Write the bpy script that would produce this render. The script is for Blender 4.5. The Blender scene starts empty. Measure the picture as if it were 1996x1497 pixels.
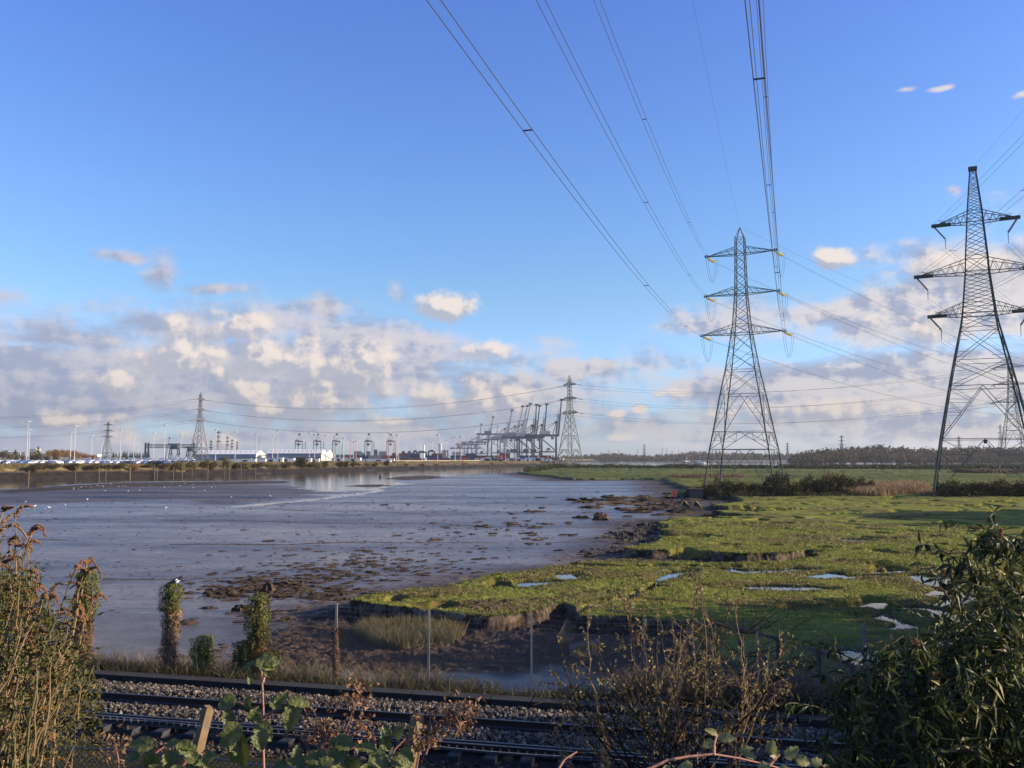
import bpy, math, random
import numpy as np
from mathutils import Vector, Matrix
R = math.radians
random.seed(7); RNG = np.random.default_rng(7)
scene = bpy.context.scene
col = scene.collection

# ---------------------------------------------------------------- camera
F = 1728.6; HC = 7.0; TH = math.atan((892.5-748.5)/F)     # focal length in photo pixels, eye height, pitch
cam_d = bpy.data.cameras.new('camera'); cam = bpy.data.objects.new('camera', cam_d); col.objects.link(cam)
cam.location = (0, 0, HC); cam.rotation_euler = (R(90)+TH, 0, 0)
cam_d.sensor_width = 36; cam_d.lens = 36*F/1996; cam_d.clip_start = 0.1; cam_d.clip_end = 40000
scene.camera = cam
def ray(px, py):
    u = (px-998)/F; v = (748.5-py)/F
    return np.array([u, math.cos(TH)-v*math.sin(TH), math.sin(TH)+v*math.cos(TH)])
def gp(px, py, z=0.0):            # point of the ground at height z seen at that pixel
    r = ray(px, py); t = (z-HC)/r[2]; return (r[0]*t, r[1]*t)
def at(px, py, y):                # point at forward distance y
    r = ray(px, py); t = y/r[1]; return (r[0]*t, y, HC+r[2]*t)
def azel(px, py):
    r = ray(px, py); return math.atan2(r[0], r[1]), math.atan2(r[2], math.hypot(r[0], r[1]))

# ---------------------------------------------------------------- light
SUN_AZ, SUN_EL = 93.0, 14.5
w = bpy.data.worlds.new('World'); scene.world = w; w.use_nodes = True
nt = w.node_tree; nt.nodes.clear()
class NT:
    def __init__(s, nt): s.nt = nt; s.L = nt.links
    def n(s, t, **k):
        o = s.nt.nodes.new(t)
        for a, b in k.items(): setattr(o, a, b)
        return o
    def put(s, sock, v):
        if hasattr(v, 'is_linked') or hasattr(v, 'links'): s.L.new(v, sock)
        else: sock.default_value = v
    def m(s, op, a, b=0.0, c=0.0, clamp=False):
        o = s.n('ShaderNodeMath', operation=op); o.use_clamp = clamp
        s.put(o.inputs[0], a); s.put(o.inputs[1], b)
        if op in ('MULTIPLY_ADD', 'SMOOTH_MIN', 'SMOOTH_MAX'): s.put(o.inputs[2], c)
        return o.outputs[0]
    def v(s, op, a, b=(0, 0, 0), c=(0, 0, 0)):
        o = s.n('ShaderNodeVectorMath', operation=op)
        s.put(o.inputs[0], a)
        if op not in ('LENGTH', 'NORMALIZE'): s.put(o.inputs[1], b)
        if op == 'MULTIPLY_ADD': s.put(o.inputs[2], c)
        return o.outputs['Value'] if op in ('LENGTH', 'DOT_PRODUCT', 'DISTANCE') else o.outputs[0]
    def noise(s, vec, scale, detail=4, rough=.55, out=0, dist=0.0):
        o = s.n('ShaderNodeTexNoise'); s.put(o.inputs['Vector'], vec)
        o.inputs['Scale'].default_value = scale; o.inputs['Detail'].default_value = detail
        o.inputs['Roughness'].default_value = rough; o.inputs['Distortion'].default_value = dist
        return o.outputs[out]
    def mr(s, x, a, b, c=0.0, d=1.0, smooth=True):
        o = s.n('ShaderNodeMapRange'); o.interpolation_type = 'SMOOTHSTEP' if smooth else 'LINEAR'
        for i, q in enumerate((x, a, b, c, d)): s.put(o.inputs[i], q)
        return o.outputs[0]
    def mix(s, f, a, b, blend='MIX'):
        o = s.n('ShaderNodeMix', data_type='RGBA', blend_type=blend)
        s.put(o.inputs[0], f); s.put(o.inputs[6], a if not isinstance(a, tuple) else (*a[:3], 1)); s.put(o.inputs[7], b if not isinstance(b, tuple) else (*b[:3], 1))
        return o.outputs[2]
    def ramp(s, x, pts):
        o = s.n('ShaderNodeValToRGB'); s.put(o.inputs[0], x); e = o.color_ramp.elements
        while len(e) < len(pts): e.new(.5)
        for q, (p, c) in zip(e, pts): q.position = p; q.color = (*c, 1)
        return o.outputs[0]
N = NT(nt)
sky = N.n('ShaderNodeTexSky', sky_type='NISHITA', sun_disc=False)
sky.sun_elevation = R(SUN_EL); sky.sun_rotation = R(SUN_AZ); sky.altitude = 0; sky.air_density = 1.0; sky.dust_density = 0.6; sky.ozone_density = 2.5
tc = N.n('ShaderNodeTexCoord')
sx = N.n('ShaderNodeSeparateXYZ'); N.L.new(tc.outputs['Generated'], sx.inputs[0])
az = N.m('ARCTAN2', sx.outputs[0], sx.outputs[1]); el = N.m('ARCSINE', sx.outputs[2])
cx = N.n('ShaderNodeCombineXYZ'); N.L.new(az, cx.inputs[0]); N.L.new(el, cx.inputs[1]); P = cx.outputs[0]
# domain warp so the cloud outlines are not ellipses
warp = N.v('SUBTRACT', N.noise(P, 9, 3, .5, 1), (.5, .5, .5))
PW = N.v('MULTIPLY_ADD', warp, (.05, .022, 0), P)
def blobs(lst, gain=1.0, vec=None):
    vec = PW if vec is None else vec
    acc = None
    for (px, py, rx, ry, s) in lst:
        a, e = azel(px, py); ia = F/rx/gain; ie = F/ry/gain
        L = N.v('LENGTH', N.v('MULTIPLY_ADD', vec, (ia, ie, 0), (-a*ia, -e*ie, 0)))
        f = N.m('MULTIPLY_ADD', L, -s, s)
        acc = f if acc is None else N.m('MAXIMUM', acc, f)
    return acc
# layer cloud
strat = blobs([(1110, 725, 60, 34, 2.2), (1165, 718, 48, 24, 2.0), (150, 745, 540, 95, 1.8), (620, 725, 430, 100, 1.6), (760, 665, 200, 40, 1.1), (100, 655, 330, 45, .9), (420, 640, 300, 60, .9), (310, 525, 42, 42, 1.0),
               (250, 502, 80, 14, .9), (430, 565, 60, 14, .7), (640, 615, 30, 36, .7), (1000, 760, 380, 85, .85), (950, 835, 420, 48, .6), (110, 862, 420, 36, .7),
               (1930, 600, 430, 72, 1.9), (1650, 612, 310, 45, 1.6), (1960, 520, 170, 60, 1.2), (1900, 745, 660, 66, 1.8), (1500, 760, 420, 42, 1.4),
               (1550, 830, 620, 60, .8), (1950, 850, 520, 60, .9), (1775, 174, 16, 4, .7), (1832, 174, 17, 5, .9), (1990, 188, 9, 4, .7), (1845, 364, 16, 8, .7), (765, 565, 20, 22, .75), (700, 845, 600, 28, .5), (2500, 700, 600, 260, 1.2), (-700, 700, 600, 190, 1.2)])
CUML = [(865, 600, 62, 30, 1.4), (1625, 507, 38, 20, 1.3), (345, 628, 30, 24, .9), (452, 640, 60, 28, .8), (355, 700, 78, 42, 1.0), (500, 700, 60, 36, 1.0), (590, 710, 64, 46, 1.0),
               (700, 722, 66, 58, 1.1), (232, 748, 42, 26, 1.0), (470, 762, 52, 36, 1.0), (620, 775, 74, 48, 1.0), (545, 800, 80, 30, .9), (955, 690, 42, 18, .8), (940, 790, 66, 42, .95), (1000, 780, 44, 34, 1.1), (770, 818, 34, 14, .8), (150, 820, 60, 16, .8), (250, 865, 50, 24, .8),
               (1208, 803, 20, 9, 1.1), (1252, 798, 16, 9, 1.1), (1208, 853, 24, 9, .8), (1290, 770, 30, 8, .6), (1800, 640, 66, 30, .7), (1900, 520, 110, 36, .8), (1420, 805, 60, 24, .7), (840, 770, 60, 20, .7), (1640, 800, 90, 20, .6), (420, 860, 60, 22, .8), (505, 682, 16, 10, 1.2), (380, 690, 24, 16, 1.1), (560, 700, 26, 18, 1.1), (655, 705, 26, 20, 1.1), (720, 700, 30, 22, 1.2), (640, 748, 30, 18, 1.0), (590, 790, 34, 20, 1.1), (660, 780, 16, 9, 1.2), (415, 722, 26, 14, .9), (925, 780, 24, 16, 1.0), (1015, 765, 20, 14, 1.2), (985, 765, 26, 18, 1.2), (945, 770, 18, 12, 1.0)]
cumul = blobs(CUML, 1.12); cumul2 = blobs(CUML, 1.12, N.v('ADD', PW, (.0085, .0085, 0)))
PS = N.v('MULTIPLY', P, (1.0, 2.9, 1.0))
n1 = N.noise(PS, 7.5, 7, .58); n2 = N.noise(P, 30, 9, .6)
n3 = N.noise(N.v('ADD', P, (.008, .007, 0)), 30, 6, .6)
sd = N.m('ADD', N.m('MULTIPLY', N.m('SUBTRACT', n2, .5), .85), N.m('ADD', strat, N.m('MULTIPLY', N.m('SUBTRACT', n1, .5), 3.2)))
smask = N.mr(sd, -.3, .75, 0, .95)
cd = N.m('ADD', cumul, N.m('MULTIPLY', N.m('SUBTRACT', n2, .5), 2.7))
cmask = N.mr(cd, -.22, .55, 0, .93)
relief = N.m('MULTIPLY_ADD', N.m('SUBTRACT', n2, n3), 3.2, N.m('MULTIPLY_ADD', N.m('SUBTRACT', cumul, cumul2), 1.25, .40))
# side of the puff that faces the sun is the bright one
lit = N.mr(relief, .22, 1.12)
nl = N.noise(N.v('MULTIPLY_ADD', P, (1.0, 3.5, 1.0), (3.1, 1.7, 0)), 9, 5, .6)
azm = N.mr(az, -.6, .7, 0, 1, False)
nl = N.m('MULTIPLY_ADD', N.m('SUBTRACT', n2, n3), .75, nl)
scol = N.mix(N.mr(nl, .35, .68), (.50, .56, .76), (.84, .81, .91))
scol = N.mix(N.m('MULTIPLY', azm, N.mr(nl, .38, .56)), scol, (1.10, 1.02, 1.0))
ccol = N.mix(lit, (.64, .67, .80), (1.25, 1.10, 1.0))
# the sky itself: the physical sky, a little more saturated as the phone camera shows it
hs = N.n('ShaderNodeHueSaturation'); hs.inputs['Hue'].default_value = .513; hs.inputs['Saturation'].default_value = 1.12; N.L.new(sky.outputs[0], hs.inputs['Color'])
SKYS = .066
def sc3(c): return N.v('MULTIPLY', c, (3.0, 3.0, 3.0))
grade = N.ramp(N.m('MULTIPLY', el, 2.0, clamp=True), [(0, (.36, .47, .90)), (.18, (.42, .50, .70)), (.35, (.46, .52, .565)), (.56, (.463, .54, .63)), (1.0, (.443, .513, .71))])
skyc = N.v('MULTIPLY', hs.outputs[0], sc3(grade))
CB = 5.2
def sc(c, k): return N.v('MULTIPLY', c, (k, k, k))
c1 = N.mix(smask, skyc, sc(scol, CB)); c2 = N.mix(cmask, c1, sc(ccol, CB))
lowf = N.mr(el, 0.0, .13, .70, 1.0); cl3 = N.n('ShaderNodeCombineXYZ'); [N.L.new(lowf, cl3.inputs[i]) for i in range(3)]; c2 = N.v('MULTIPLY', c2, cl3.outputs[0])
below = N.mr(el, -.02, 0.0, 1, 0)
bg = N.n('ShaderNodeBackground'); bg.inputs['Strength'].default_value = SKYS
N.L.new(N.mix(below, c2, (1.2, 1.3, 1.5)), bg.inputs[0])
wo = N.n('ShaderNodeOutputWorld'); N.L.new(bg.outputs[0], wo.inputs[0])
w.cycles.sampling_method = 'MANUAL'; w.cycles.sample_map_resolution = 512

sl = bpy.data.lights.new('sun', 'SUN'); sl.energy = 5.0; sl.angle = R(.5); sl.color = (1.0, .82, .58)
so = bpy.data.objects.new('sun', sl); col.objects.link(so)
sdir = Vector((math.sin(R(SUN_AZ))*math.cos(R(SUN_EL)), math.cos(R(SUN_AZ))*math.cos(R(SUN_EL)), math.sin(R(SUN_EL))))
so.rotation_euler = sdir.to_track_quat('Z', 'Y').to_euler(); so.location = (60, 10, 60)
scene.view_settings.view_transform = 'Standard'; scene.view_settings.look = 'None'
scene.view_settings.exposure = 1.09; scene.view_settings.gamma = 1.0
scene.render.resolution_x = 1024; scene.render.resolution_y = 768

# ---------------------------------------------------------------- helpers
def tagp(o, label=None, cat=None, group=None, kind=None):
    if label: o['label'] = label
    if cat: o['category'] = cat
    if group: o['group'] = group
    if kind: o['kind'] = kind
    return o
def empty(name, loc, label=None, cat=None, group=None, rz=0.0):
    o = bpy.data.objects.new(name, None); col.objects.link(o); o.location = loc; o.rotation_euler = (0, 0, rz); o.empty_display_size = .2
    return tagp(o, label, cat, group)
def mkmesh(name, V, Fc, mats, midx=None, smooth=False):
    me = bpy.data.meshes.new(name)
    V = np.asarray(V, dtype=np.float32).reshape(-1, 3)
    if isinstance(Fc, np.ndarray):
        k = Fc.shape[1]; n = len(Fc)
        me.vertices.add(len(V)); me.vertices.foreach_set('co', V.ravel())
        me.loops.add(n*k); me.loops.foreach_set('vertex_index', Fc.astype(np.int32).ravel())
        me.polygons.add(n); me.polygons.foreach_set('loop_start', np.arange(0, n*k, k, dtype=np.int32))
        if midx is not None: me.polygons.foreach_set('material_index', np.asarray(midx, dtype=np.int32))
        me.polygons.foreach_set('use_smooth', np.full(n, smooth))
        me.update(calc_edges=True); me.validate()
    else:
        me.from_pydata([tuple(map(float, v)) for v in V], [], Fc)
        if midx is not None: me.polygons.foreach_set('material_index', np.asarray(midx, dtype=np.int32))
        if smooth: me.polygons.foreach_set('use_smooth', np.full(len(me.polygons), True))
        me.update()
    for m in (mats if isinstance(mats, (list, tuple)) else [mats]): me.materials.append(m)
    return me
def link(name, me, parent=None, **k):
    o = bpy.data.objects.new(name, me); col.objects.link(o); o.parent = parent
    return tagp(o, **k)
class MB:
    """collects boxes, bars, tubes into one mesh"""
    def __init__(s): s.V = []; s.F = []; s.M = []; s.mi = 0
    def add(s, V, Fc):
        b = len(s.V); s.V += [tuple(v) for v in V]; s.F += [tuple(i+b for i in f) for f in Fc]; s.M += [s.mi]*len(Fc)
    def box(s, x0, x1, y0, y1, z0, z1, M=None):
        V = [(x, y, z) for z in (z0, z1) for (x, y) in ((x0, y0), (x1, y0), (x1, y1), (x0, y1))]
        if M is not None: V = [M @ Vector(v) for v in V]
        s.add(V, [(3, 2, 1, 0), (4, 5, 6, 7), (0, 1, 5, 4), (1, 2, 6, 5), (2, 3, 7, 6), (3, 0, 4, 7)])
    def bar(s, a, b, r0, r1=None, n=4, cap=True):
        r1 = r0 if r1 is None else r1
        a = Vector(a); b = Vector(b); d = b-a
        if d.length < 1e-6: return
        d.normalize(); up = Vector((0, 0, 1)) if abs(d.z) < .95 else Vector((1, 0, 0))
        e = d.cross(up).normalized(); f = e.cross(d)
        off = math.pi/4 if n == 4 else 0
        V = []
        for (p, r) in ((a, r0), (b, r1)):
            for i in range(n):
                t = off+2*math.pi*i/n; V.append(p+e*(r*math.cos(t))+f*(r*math.sin(t)))
        Fc = [(i, (i+1) % n, n+(i+1) % n, n+i) for i in range(n)]
        if cap: Fc += [tuple(range(n-1, -1, -1)), tuple(range(n, 2*n))]
        s.add(V, Fc)
    def tube(s, pts, rs, n=5):
        pts = [Vector(p) for p in pts]; k = len(pts)
        if not hasattr(rs, '__len__'): rs = [rs]*k
        V = []; e = None
        for i, p in enumerate(pts):
            d = (pts[min(i+1, k-1)]-pts[max(i-1, 0)])
            d = d.normalized() if d.length > 1e-9 else Vector((0, 0, 1))
            if e is None: e = d.cross(Vector((0, 0, 1)) if abs(d.z) < .95 else Vector((1, 0, 0))).normalized()
            else:
                e = e-d*e.dot(d); e = e.normalized() if e.length > 1e-6 else d.orthogonal().normalized()
            f = e.cross(d)
            for j in range(n):
                t = 2*math.pi*j/n; V.append(p+e*(rs[i]*math.cos(t))+f*(rs[i]*math.sin(t)))
        Fc = [(i*n+j, i*n+(j+1) % n, (i+1)*n+(j+1) % n, (i+1)*n+j) for i in range(k-1) for j in range(n)]
        Fc += [tuple(range(n-1, -1, -1)), tuple(range((k-1)*n, k*n))]
        s.add(V, Fc)
    def lathe(s, prof, n=12, M=None):
        V = []
        for (r, z) in prof:
            for j in range(n):
                t = 2*math.pi*j/n; v = Vector((r*math.cos(t), r*math.sin(t), z)); V.append(M @ v if M is not None else v)
        k = len(prof)
        Fc = [(i*n+j, i*n+(j+1) % n, (i+1)*n+(j+1) % n, (i+1)*n+j) for i in range(k-1) for j in range(n)]
        Fc += [tuple(range(n-1, -1, -1)), tuple(range((k-1)*n, k*n))]
        s.add(V, Fc)
    def mesh(s, name, mats, smooth=False): return mkmesh(name, s.V, s.F, mats, s.M, smooth)
    def build(s, name, mats, parent=None, smooth=False, **k): return link(name, s.mesh(name, mats, smooth), parent, **k)
def dup(o, loc=None, rz=None, parent=None, label=None, sc_=None):
    c = o.copy(); col.objects.link(c)
    if parent is not None: c.parent = parent
    if loc is not None: c.location = loc
    if rz is not None: c.rotation_euler = (0, 0, rz)
    if sc_ is not None: c.scale = sc_
    if label: c['label'] = label
    for ch in o.children:
        d = ch.copy(); col.objects.link(d); d.parent = c
        for g in ch.children:
            h = g.copy(); col.objects.link(h); h.parent = d
    return c

# value noise in numpy
def _hash(ix, iy, seed):
    h = (ix.astype(np.int64)*374761393 + iy.astype(np.int64)*668265263 + seed*1442695041) & 0xffffffff
    h = ((h ^ (h >> 13))*1274126177) & 0xffffffff
    return ((h ^ (h >> 16)) & 0xffffff)/float(0xffffff)
def vn(x, y, seed=0):
    x = np.asarray(x, dtype=np.float64); y = np.asarray(y, dtype=np.float64)
    ix = np.floor(x); iy = np.floor(y); fx = x-ix; fy = y-iy; fx = fx*fx*(3-2*fx); fy = fy*fy*(3-2*fy)
    a = _hash(ix, iy, seed); b = _hash(ix+1, iy, seed); c = _hash(ix, iy+1, seed); d = _hash(ix+1, iy+1, seed)
    return (a*(1-fx)+b*fx)*(1-fy)+(c*(1-fx)+d*fx)*fy
def fbm(x, y, oct=4, seed=0, g=.5):
    s = 0; a = 1; t = 0
    for i in range(oct):
        s = s+a*vn(x, y, seed+i*17); t += a; a *= g; x = x*2.03+11.3; y = y*2.03+7.7
    return s/t
def sstep(a, b, x):
    t = np.clip((x-a)/(b-a), 0, 1); return t*t*(3-2*t)
def psdf(x, y, poly):             # signed distance to a polygon, negative inside
    poly = np.asarray(poly, dtype=np.float64); n = len(poly)
    d2 = np.full(x.shape, 1e18); inside = np.zeros(x.shape, dtype=bool)
    for i in range(n):
        ax, ay = poly[i]; bx, by = poly[(i+1) % n]; ex, ey = bx-ax, by-ay
        L = ex*ex+ey*ey+1e-12; t = np.clip(((x-ax)*ex+(y-ay)*ey)/L, 0, 1)
        dx = x-ax-t*ex; dy = y-ay-t*ey; d2 = np.minimum(d2, dx*dx+dy*dy)
        c = ((ay > y) != (by > y)) & (x < (bx-ax)*(y-ay)/((by-ay) if by != ay else 1e-12)+ax)
        inside ^= c
    d = np.sqrt(d2); return np.where(inside, -d, d)

# materials
MATS = {}
def mat(name):
    m = bpy.data.materials.new(name); m.use_nodes = True; m.node_tree.nodes.clear(); q = NT(m.node_tree)
    b = q.n('ShaderNodeBsdfPrincipled'); o = q.n('ShaderNodeOutputMaterial'); q.L.new(b.outputs[0], o.inputs[0])
    MATS[name] = m; return m, q, b, o
def simple(name, c, rough=.7, metal=0.0, var=.25, scale=3.0, spec=.4, bump=0.0):
    m, q, b, o = mat(name)
    t = q.n('ShaderNodeTexCoord'); nz = q.noise(t.outputs['Object'], scale, 5, .6)
    oi = q.n('ShaderNodeObjectInfo')
    f = q.m('MULTIPLY_ADD', q.m('SUBTRACT', nz, .5), 2*var, 1.0)
    f = q.m('MULTIPLY', f, q.m('MULTIPLY_ADD', oi.outputs['Random'], var*.6, 1-var*.3))
    q.L.new(q.v('MULTIPLY', (*c,), q.v('MULTIPLY', (1, 1, 1), f)), b.inputs['Base Color'])
    b.inputs['Roughness'].default_value = rough; b.inputs['Metallic'].default_value = metal; b.inputs['Specular IOR Level'].default_value = spec
    if bump:
        bn = q.n('ShaderNodeBump'); bn.inputs['Strength'].default_value = bump; q.L.new(nz, bn.inputs['Height']); q.L.new(bn.outputs[0], b.inputs['Normal'])
    return m
def leafmat(name, cols, trans=.35, rough=.55, spec=.35):
    """colour differs leaf by leaf"""
    m, q, b, o = mat(name)
    g = q.n('ShaderNodeNewGeometry'); pts = [(i/(max(1, len(cols)-1)), c) for i, c in enumerate(cols)]
    c = q.ramp(g.outputs['Random Per Island'], pts)
    t = q.n('ShaderNodeTexCoord'); nz = q.noise(t.outputs['Object'], 22.0, 3, .6)
    c = q.mix(q.m('MULTIPLY', q.mr(nz, .4, .75), .4), c, q.mix(.5, c, (.30, .24, .06)))
    q.L.new(c, b.inputs['Base Color']); b.inputs['Roughness'].default_value = rough; b.inputs['Specular IOR Level'].default_value = spec
    if trans > 0:
        tr = q.n('ShaderNodeBsdfTranslucent'); q.L.new(c, tr.inputs[0]); mx = q.n('ShaderNodeMixShader'); mx.inputs[0].default_value = trans
        q.L.new(b.outputs[0], mx.inputs[1]); q.L.new(tr.outputs[0], mx.inputs[2]); q.L.new(mx.outputs[0], o.inputs[0])
    return m
# ---------------------------------------------------------------- ground
def G(lst, z): return [gp(x, y, z) for (x, y) in lst]
ZM = .75                        # top of the salt marsh above the mud
marsh = G([(674, 1170), (690, 1164), (720, 1158), (760, 1149), (800, 1142), (860, 1136), (900, 1130), (960, 1117), (1040, 1105), (1100, 1096), (1170, 1090), (1235, 1093), (1330, 1096), (1450, 1095), (1530, 1091), (1575, 1086), (1625, 1074),
    (1600, 1072), (1560, 1078), (1500, 1079), (1450, 1078), (1330, 1073), (1240, 1070), (1221, 1066), (1240, 1062), (1285, 1053), (1297, 1048), (1262, 1038), (1300, 1030), (1302, 1024), (1281, 1017), (1300, 1006), (1380, 1005), (1480, 1003), (1420, 999), (1400, 994), (1440, 991), (1425, 987),
    (1386, 983), (1386, 980), (1440, 976), (1450, 970), (1420, 966), (1345, 966), (1335, 960), (1333, 950), (1318, 941), (1304, 937), (1304, 933), (1250, 931.5), (1180, 931.5), (1110, 932), (1085, 928), (1050, 925), (1018, 921)], ZM)
marsh += G([(1030, 918.5), (1080, 911.5), (1140, 910), (1300, 909.5), (1500, 909.5), (1700, 911), (2000, 912), (2800, 914)], ZM)
marsh += [(60, 18), (14, 17), (9, 19)]
marsh += G([(1640, 1345), (1500, 1322), (1400, 1292), (1345, 1255), (1330, 1222), (1300, 1211), (1200, 1201), (1113, 1194), (1108, 1184), (1092, 1174), (1062, 1180), (1056, 1191), (1000, 1197), (960, 1198), (900, 1197), (830, 1191), (740, 1184), (700, 1178)], ZM)
port = G([(-900, 950), (-300, 941), (0, 935.5), (200, 931), (385, 928.5), (392, 926.5), (450, 925), (600, 921), (700, 917.5), (900, 912), (1000, 909.5), (1090, 907.3), (1119, 906.6)], -.1)
port += [(75, 950), (70, 1300), (150, 1700), (190, 1900), (0, 3600), (-3000, 9000), (-9000, 9000), (-9000, 400), (-1200, 250)]
far = G([(1000, 897.6), (1110, 898.0), (1300, 898.4), (1450, 899.2), (1560, 901.6), (1700, 902.6), (2000, 903.4), (2600, 904.5)], 0)
far += [(3000, 500), (9000, 500), (9000, 12000), (-3000, 12000), (-200, 3500)]
wet = G([(-900, 965), (0, 953), (60, 951), (110, 945), (250, 938), (450, 936.5), (560, 935), (572, 939), (570, 944), (585, 950), (612, 956), (645, 958), (690, 955), (727, 956), (700, 960), (650, 966), (600, 973), (450, 986), (460, 987), (610, 975), (680, 966), (735, 957), (735, 950), (772, 945), (790, 943), (770, 939), (755, 936),
    (800, 931), (860, 929), (950, 924), (1010, 922), (1060, 915), (1080, 912.5), (1140, 911.5), (1300, 911), (2000, 913.5), (2800, 915)], 0)
wet += [(1800, 1300), (1200, 2600), (0, 3600), (-400, 1700), (-900, 500)]
bars = G([(668, 946.5), (700, 944), (740, 943.2), (770, 945), (735, 949), (700, 948.5)], 0)
bars2 = G([(742, 933), (780, 928), (830, 926), (870, 929), (840, 934), (800, 936)], 0)
BOWL = G([(560, 1215), (640, 1190), (690, 1192), (900, 1206), (1060, 1200), (1110, 1205), (1300, 1220), (1420, 1232), (1560, 1300), (1400, 1340), (1250, 1345), (1120, 1300), (950, 1303), (700, 1312), (560, 1300), (480, 1280)], .1)
FARD = G([(-50, 960), (60, 955), (250, 947), (560, 944), (585, 953), (640, 961), (455, 982), (300, 975), (0, 985), (-50, 985)], 0)+[]
DARKM = G([(100, 948), (250, 940.5), (450, 938.5), (560, 937.5), (568, 941), (450, 944.5), (250, 950), (0, 962), (0, 955)], 0)
def tl(X): return 19.45-.235*X          # line of the far rail, running slightly towards us on the right
CT = math.cos(math.atan(.235)); FD = Vector((CT, -.235*CT, 0)); FN = Vector((.235*CT, CT, 0))    # along and across the line
pools = [  # px ellipses or polylines (px, py, halfwidth px) of standing water on the marsh
    [(1022, 1141, 2), (1040, 1136, 5), (1066, 1134, 3.5), (1100, 1133, 1.5)], [(1086, 1127, 2), (1096, 1120, 3.5), (1106, 1115, 2)],
    [(1425, 1112, 4), (1440, 1113, 6), (1475, 1113, 4), (1520, 1111, 3), (1568, 1108, 2.5)],
    [(1455, 1143, 3), (1490, 1144, 6), (1530, 1146, 7), (1570, 1146, 6), (1598, 1148, 3)],
    [(1562, 1124, 2), (1590, 1123, 5), (1620, 1120, 5), (1650, 1125, 3), (1712, 1121, 2)],
    [(1644, 1052, 2), (1660, 1051.5, 3.2), (1677, 1052, 1.8)], [(1558, 1045, 1), (1566, 1045.5, 1)],
    [(1790, 1121, 4), (1812, 1124, 8), (1822, 1133, 7), (1822, 1142, 3)], [(1845, 1153, 5), (1862, 1162, 9), (1882, 1164, 6), (1845, 1171, 3), (1830, 1178, 3)],
    [(1752, 1184, 4), (1790, 1185, 6), (1830, 1190, 6), (1845, 1200, 7), (1835, 1209, 3)], [(1700, 1200, 4), (1712, 1206, 5), (1735, 1213, 3), (1748, 1222, 4)], [(1720, 1188, 2), (1728, 1188, 2)],
    [(1636, 1264, 4), (1660, 1273, 9), (1690, 1287, 9), (1700, 1296, 5)], [(1765, 1268, 6), (1790, 1264, 5)], [(1835, 1247, 4), (1858, 1256, 7), (1882, 1258, 6)],
    [(1283, 1131, 2.2), (1300, 1124, 3.0), (1322, 1114, 2.5)], [(1950, 1215, 6), (2050, 1225, 10)], [(1960, 1120, 3), (2050, 1126, 5)]]
creeks = [ # dark runnels: (px, py), width m, depth
    ([(1108, 1190), (1170, 1172), (1215, 1158), (1260, 1145), (1290, 1130), (1325, 1112)], .34, .36), ([(1110, 1098), (1200, 1102), (1330, 1104), (1400, 1106)], .5, .35), ([(1150, 1101), (1180, 1104), (1240, 1103)], .6, .4),
    ([(1300, 1022), (1400, 1021), (1470, 1022), (1600, 1019), (1700, 1024)], .5, .3), ([(1400, 1034), (1500, 1031), (1560, 1034)], .4, .3), ([(1480, 991), (1600, 990), (1720, 988)], .9, .3),
    ([(1440, 981), (1600, 981), (1700, 979)], .8, .3), ([(1700, 1030), (1800, 1037), (1960, 1040), (2050, 1044)], .6, .35), ([(1600, 1072), (1700, 1069), (1800, 1072), (1880, 1070)], .45, .3),
    ([(1560, 1060), (1640, 1052)], .4, .25), ([(1690, 1098), (1850, 1103), (1960, 1098)], .4, .3), ([(1640, 1200), (1700, 1192), (1760, 1183)], .4, .3), ([(1560, 1010), (1700, 1006), (1900, 1012)], .6, .3),
    ([(1300, 930), (1500, 929), (1700, 928)], 2.5, .4), ([(1700, 938), (1850, 940), (2000, 937)], 2.0, .4), ([(790, 1161), (835, 1164)], .35, .3), ([(720, 1172), (770, 1173)], .25, .2), ([(1140, 1155), (1200, 1152)], .4, .3), ([(1340, 1096), (1420, 1102), (1500, 1098)], .35, .3), ([(1010, 1143), (1120, 1130), (1180, 1128)], .4, .2)]
def seg_d(x, y, pts):
    d = np.full(x.shape, 1e9); w_ = np.zeros(x.shape)
    for (a, b) in zip(pts[:-1], pts[1:]):
        ex, ey = b[0]-a[0], b[1]-a[1]; L = ex*ex+ey*ey+1e-12; t = np.clip(((x-a[0])*ex+(y-a[1])*ey)/L, 0, 1)
        q = np.hypot(x-a[0]-t*ex, y-a[1]-t*ey); ww = a[2]+(b[2]-a[2])*t if len(a) > 2 else 0
        m_ = q-ww < d-w_; d = np.where(m_, q, d); w_ = np.where(m_, ww, w_)
    return d-w_
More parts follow.
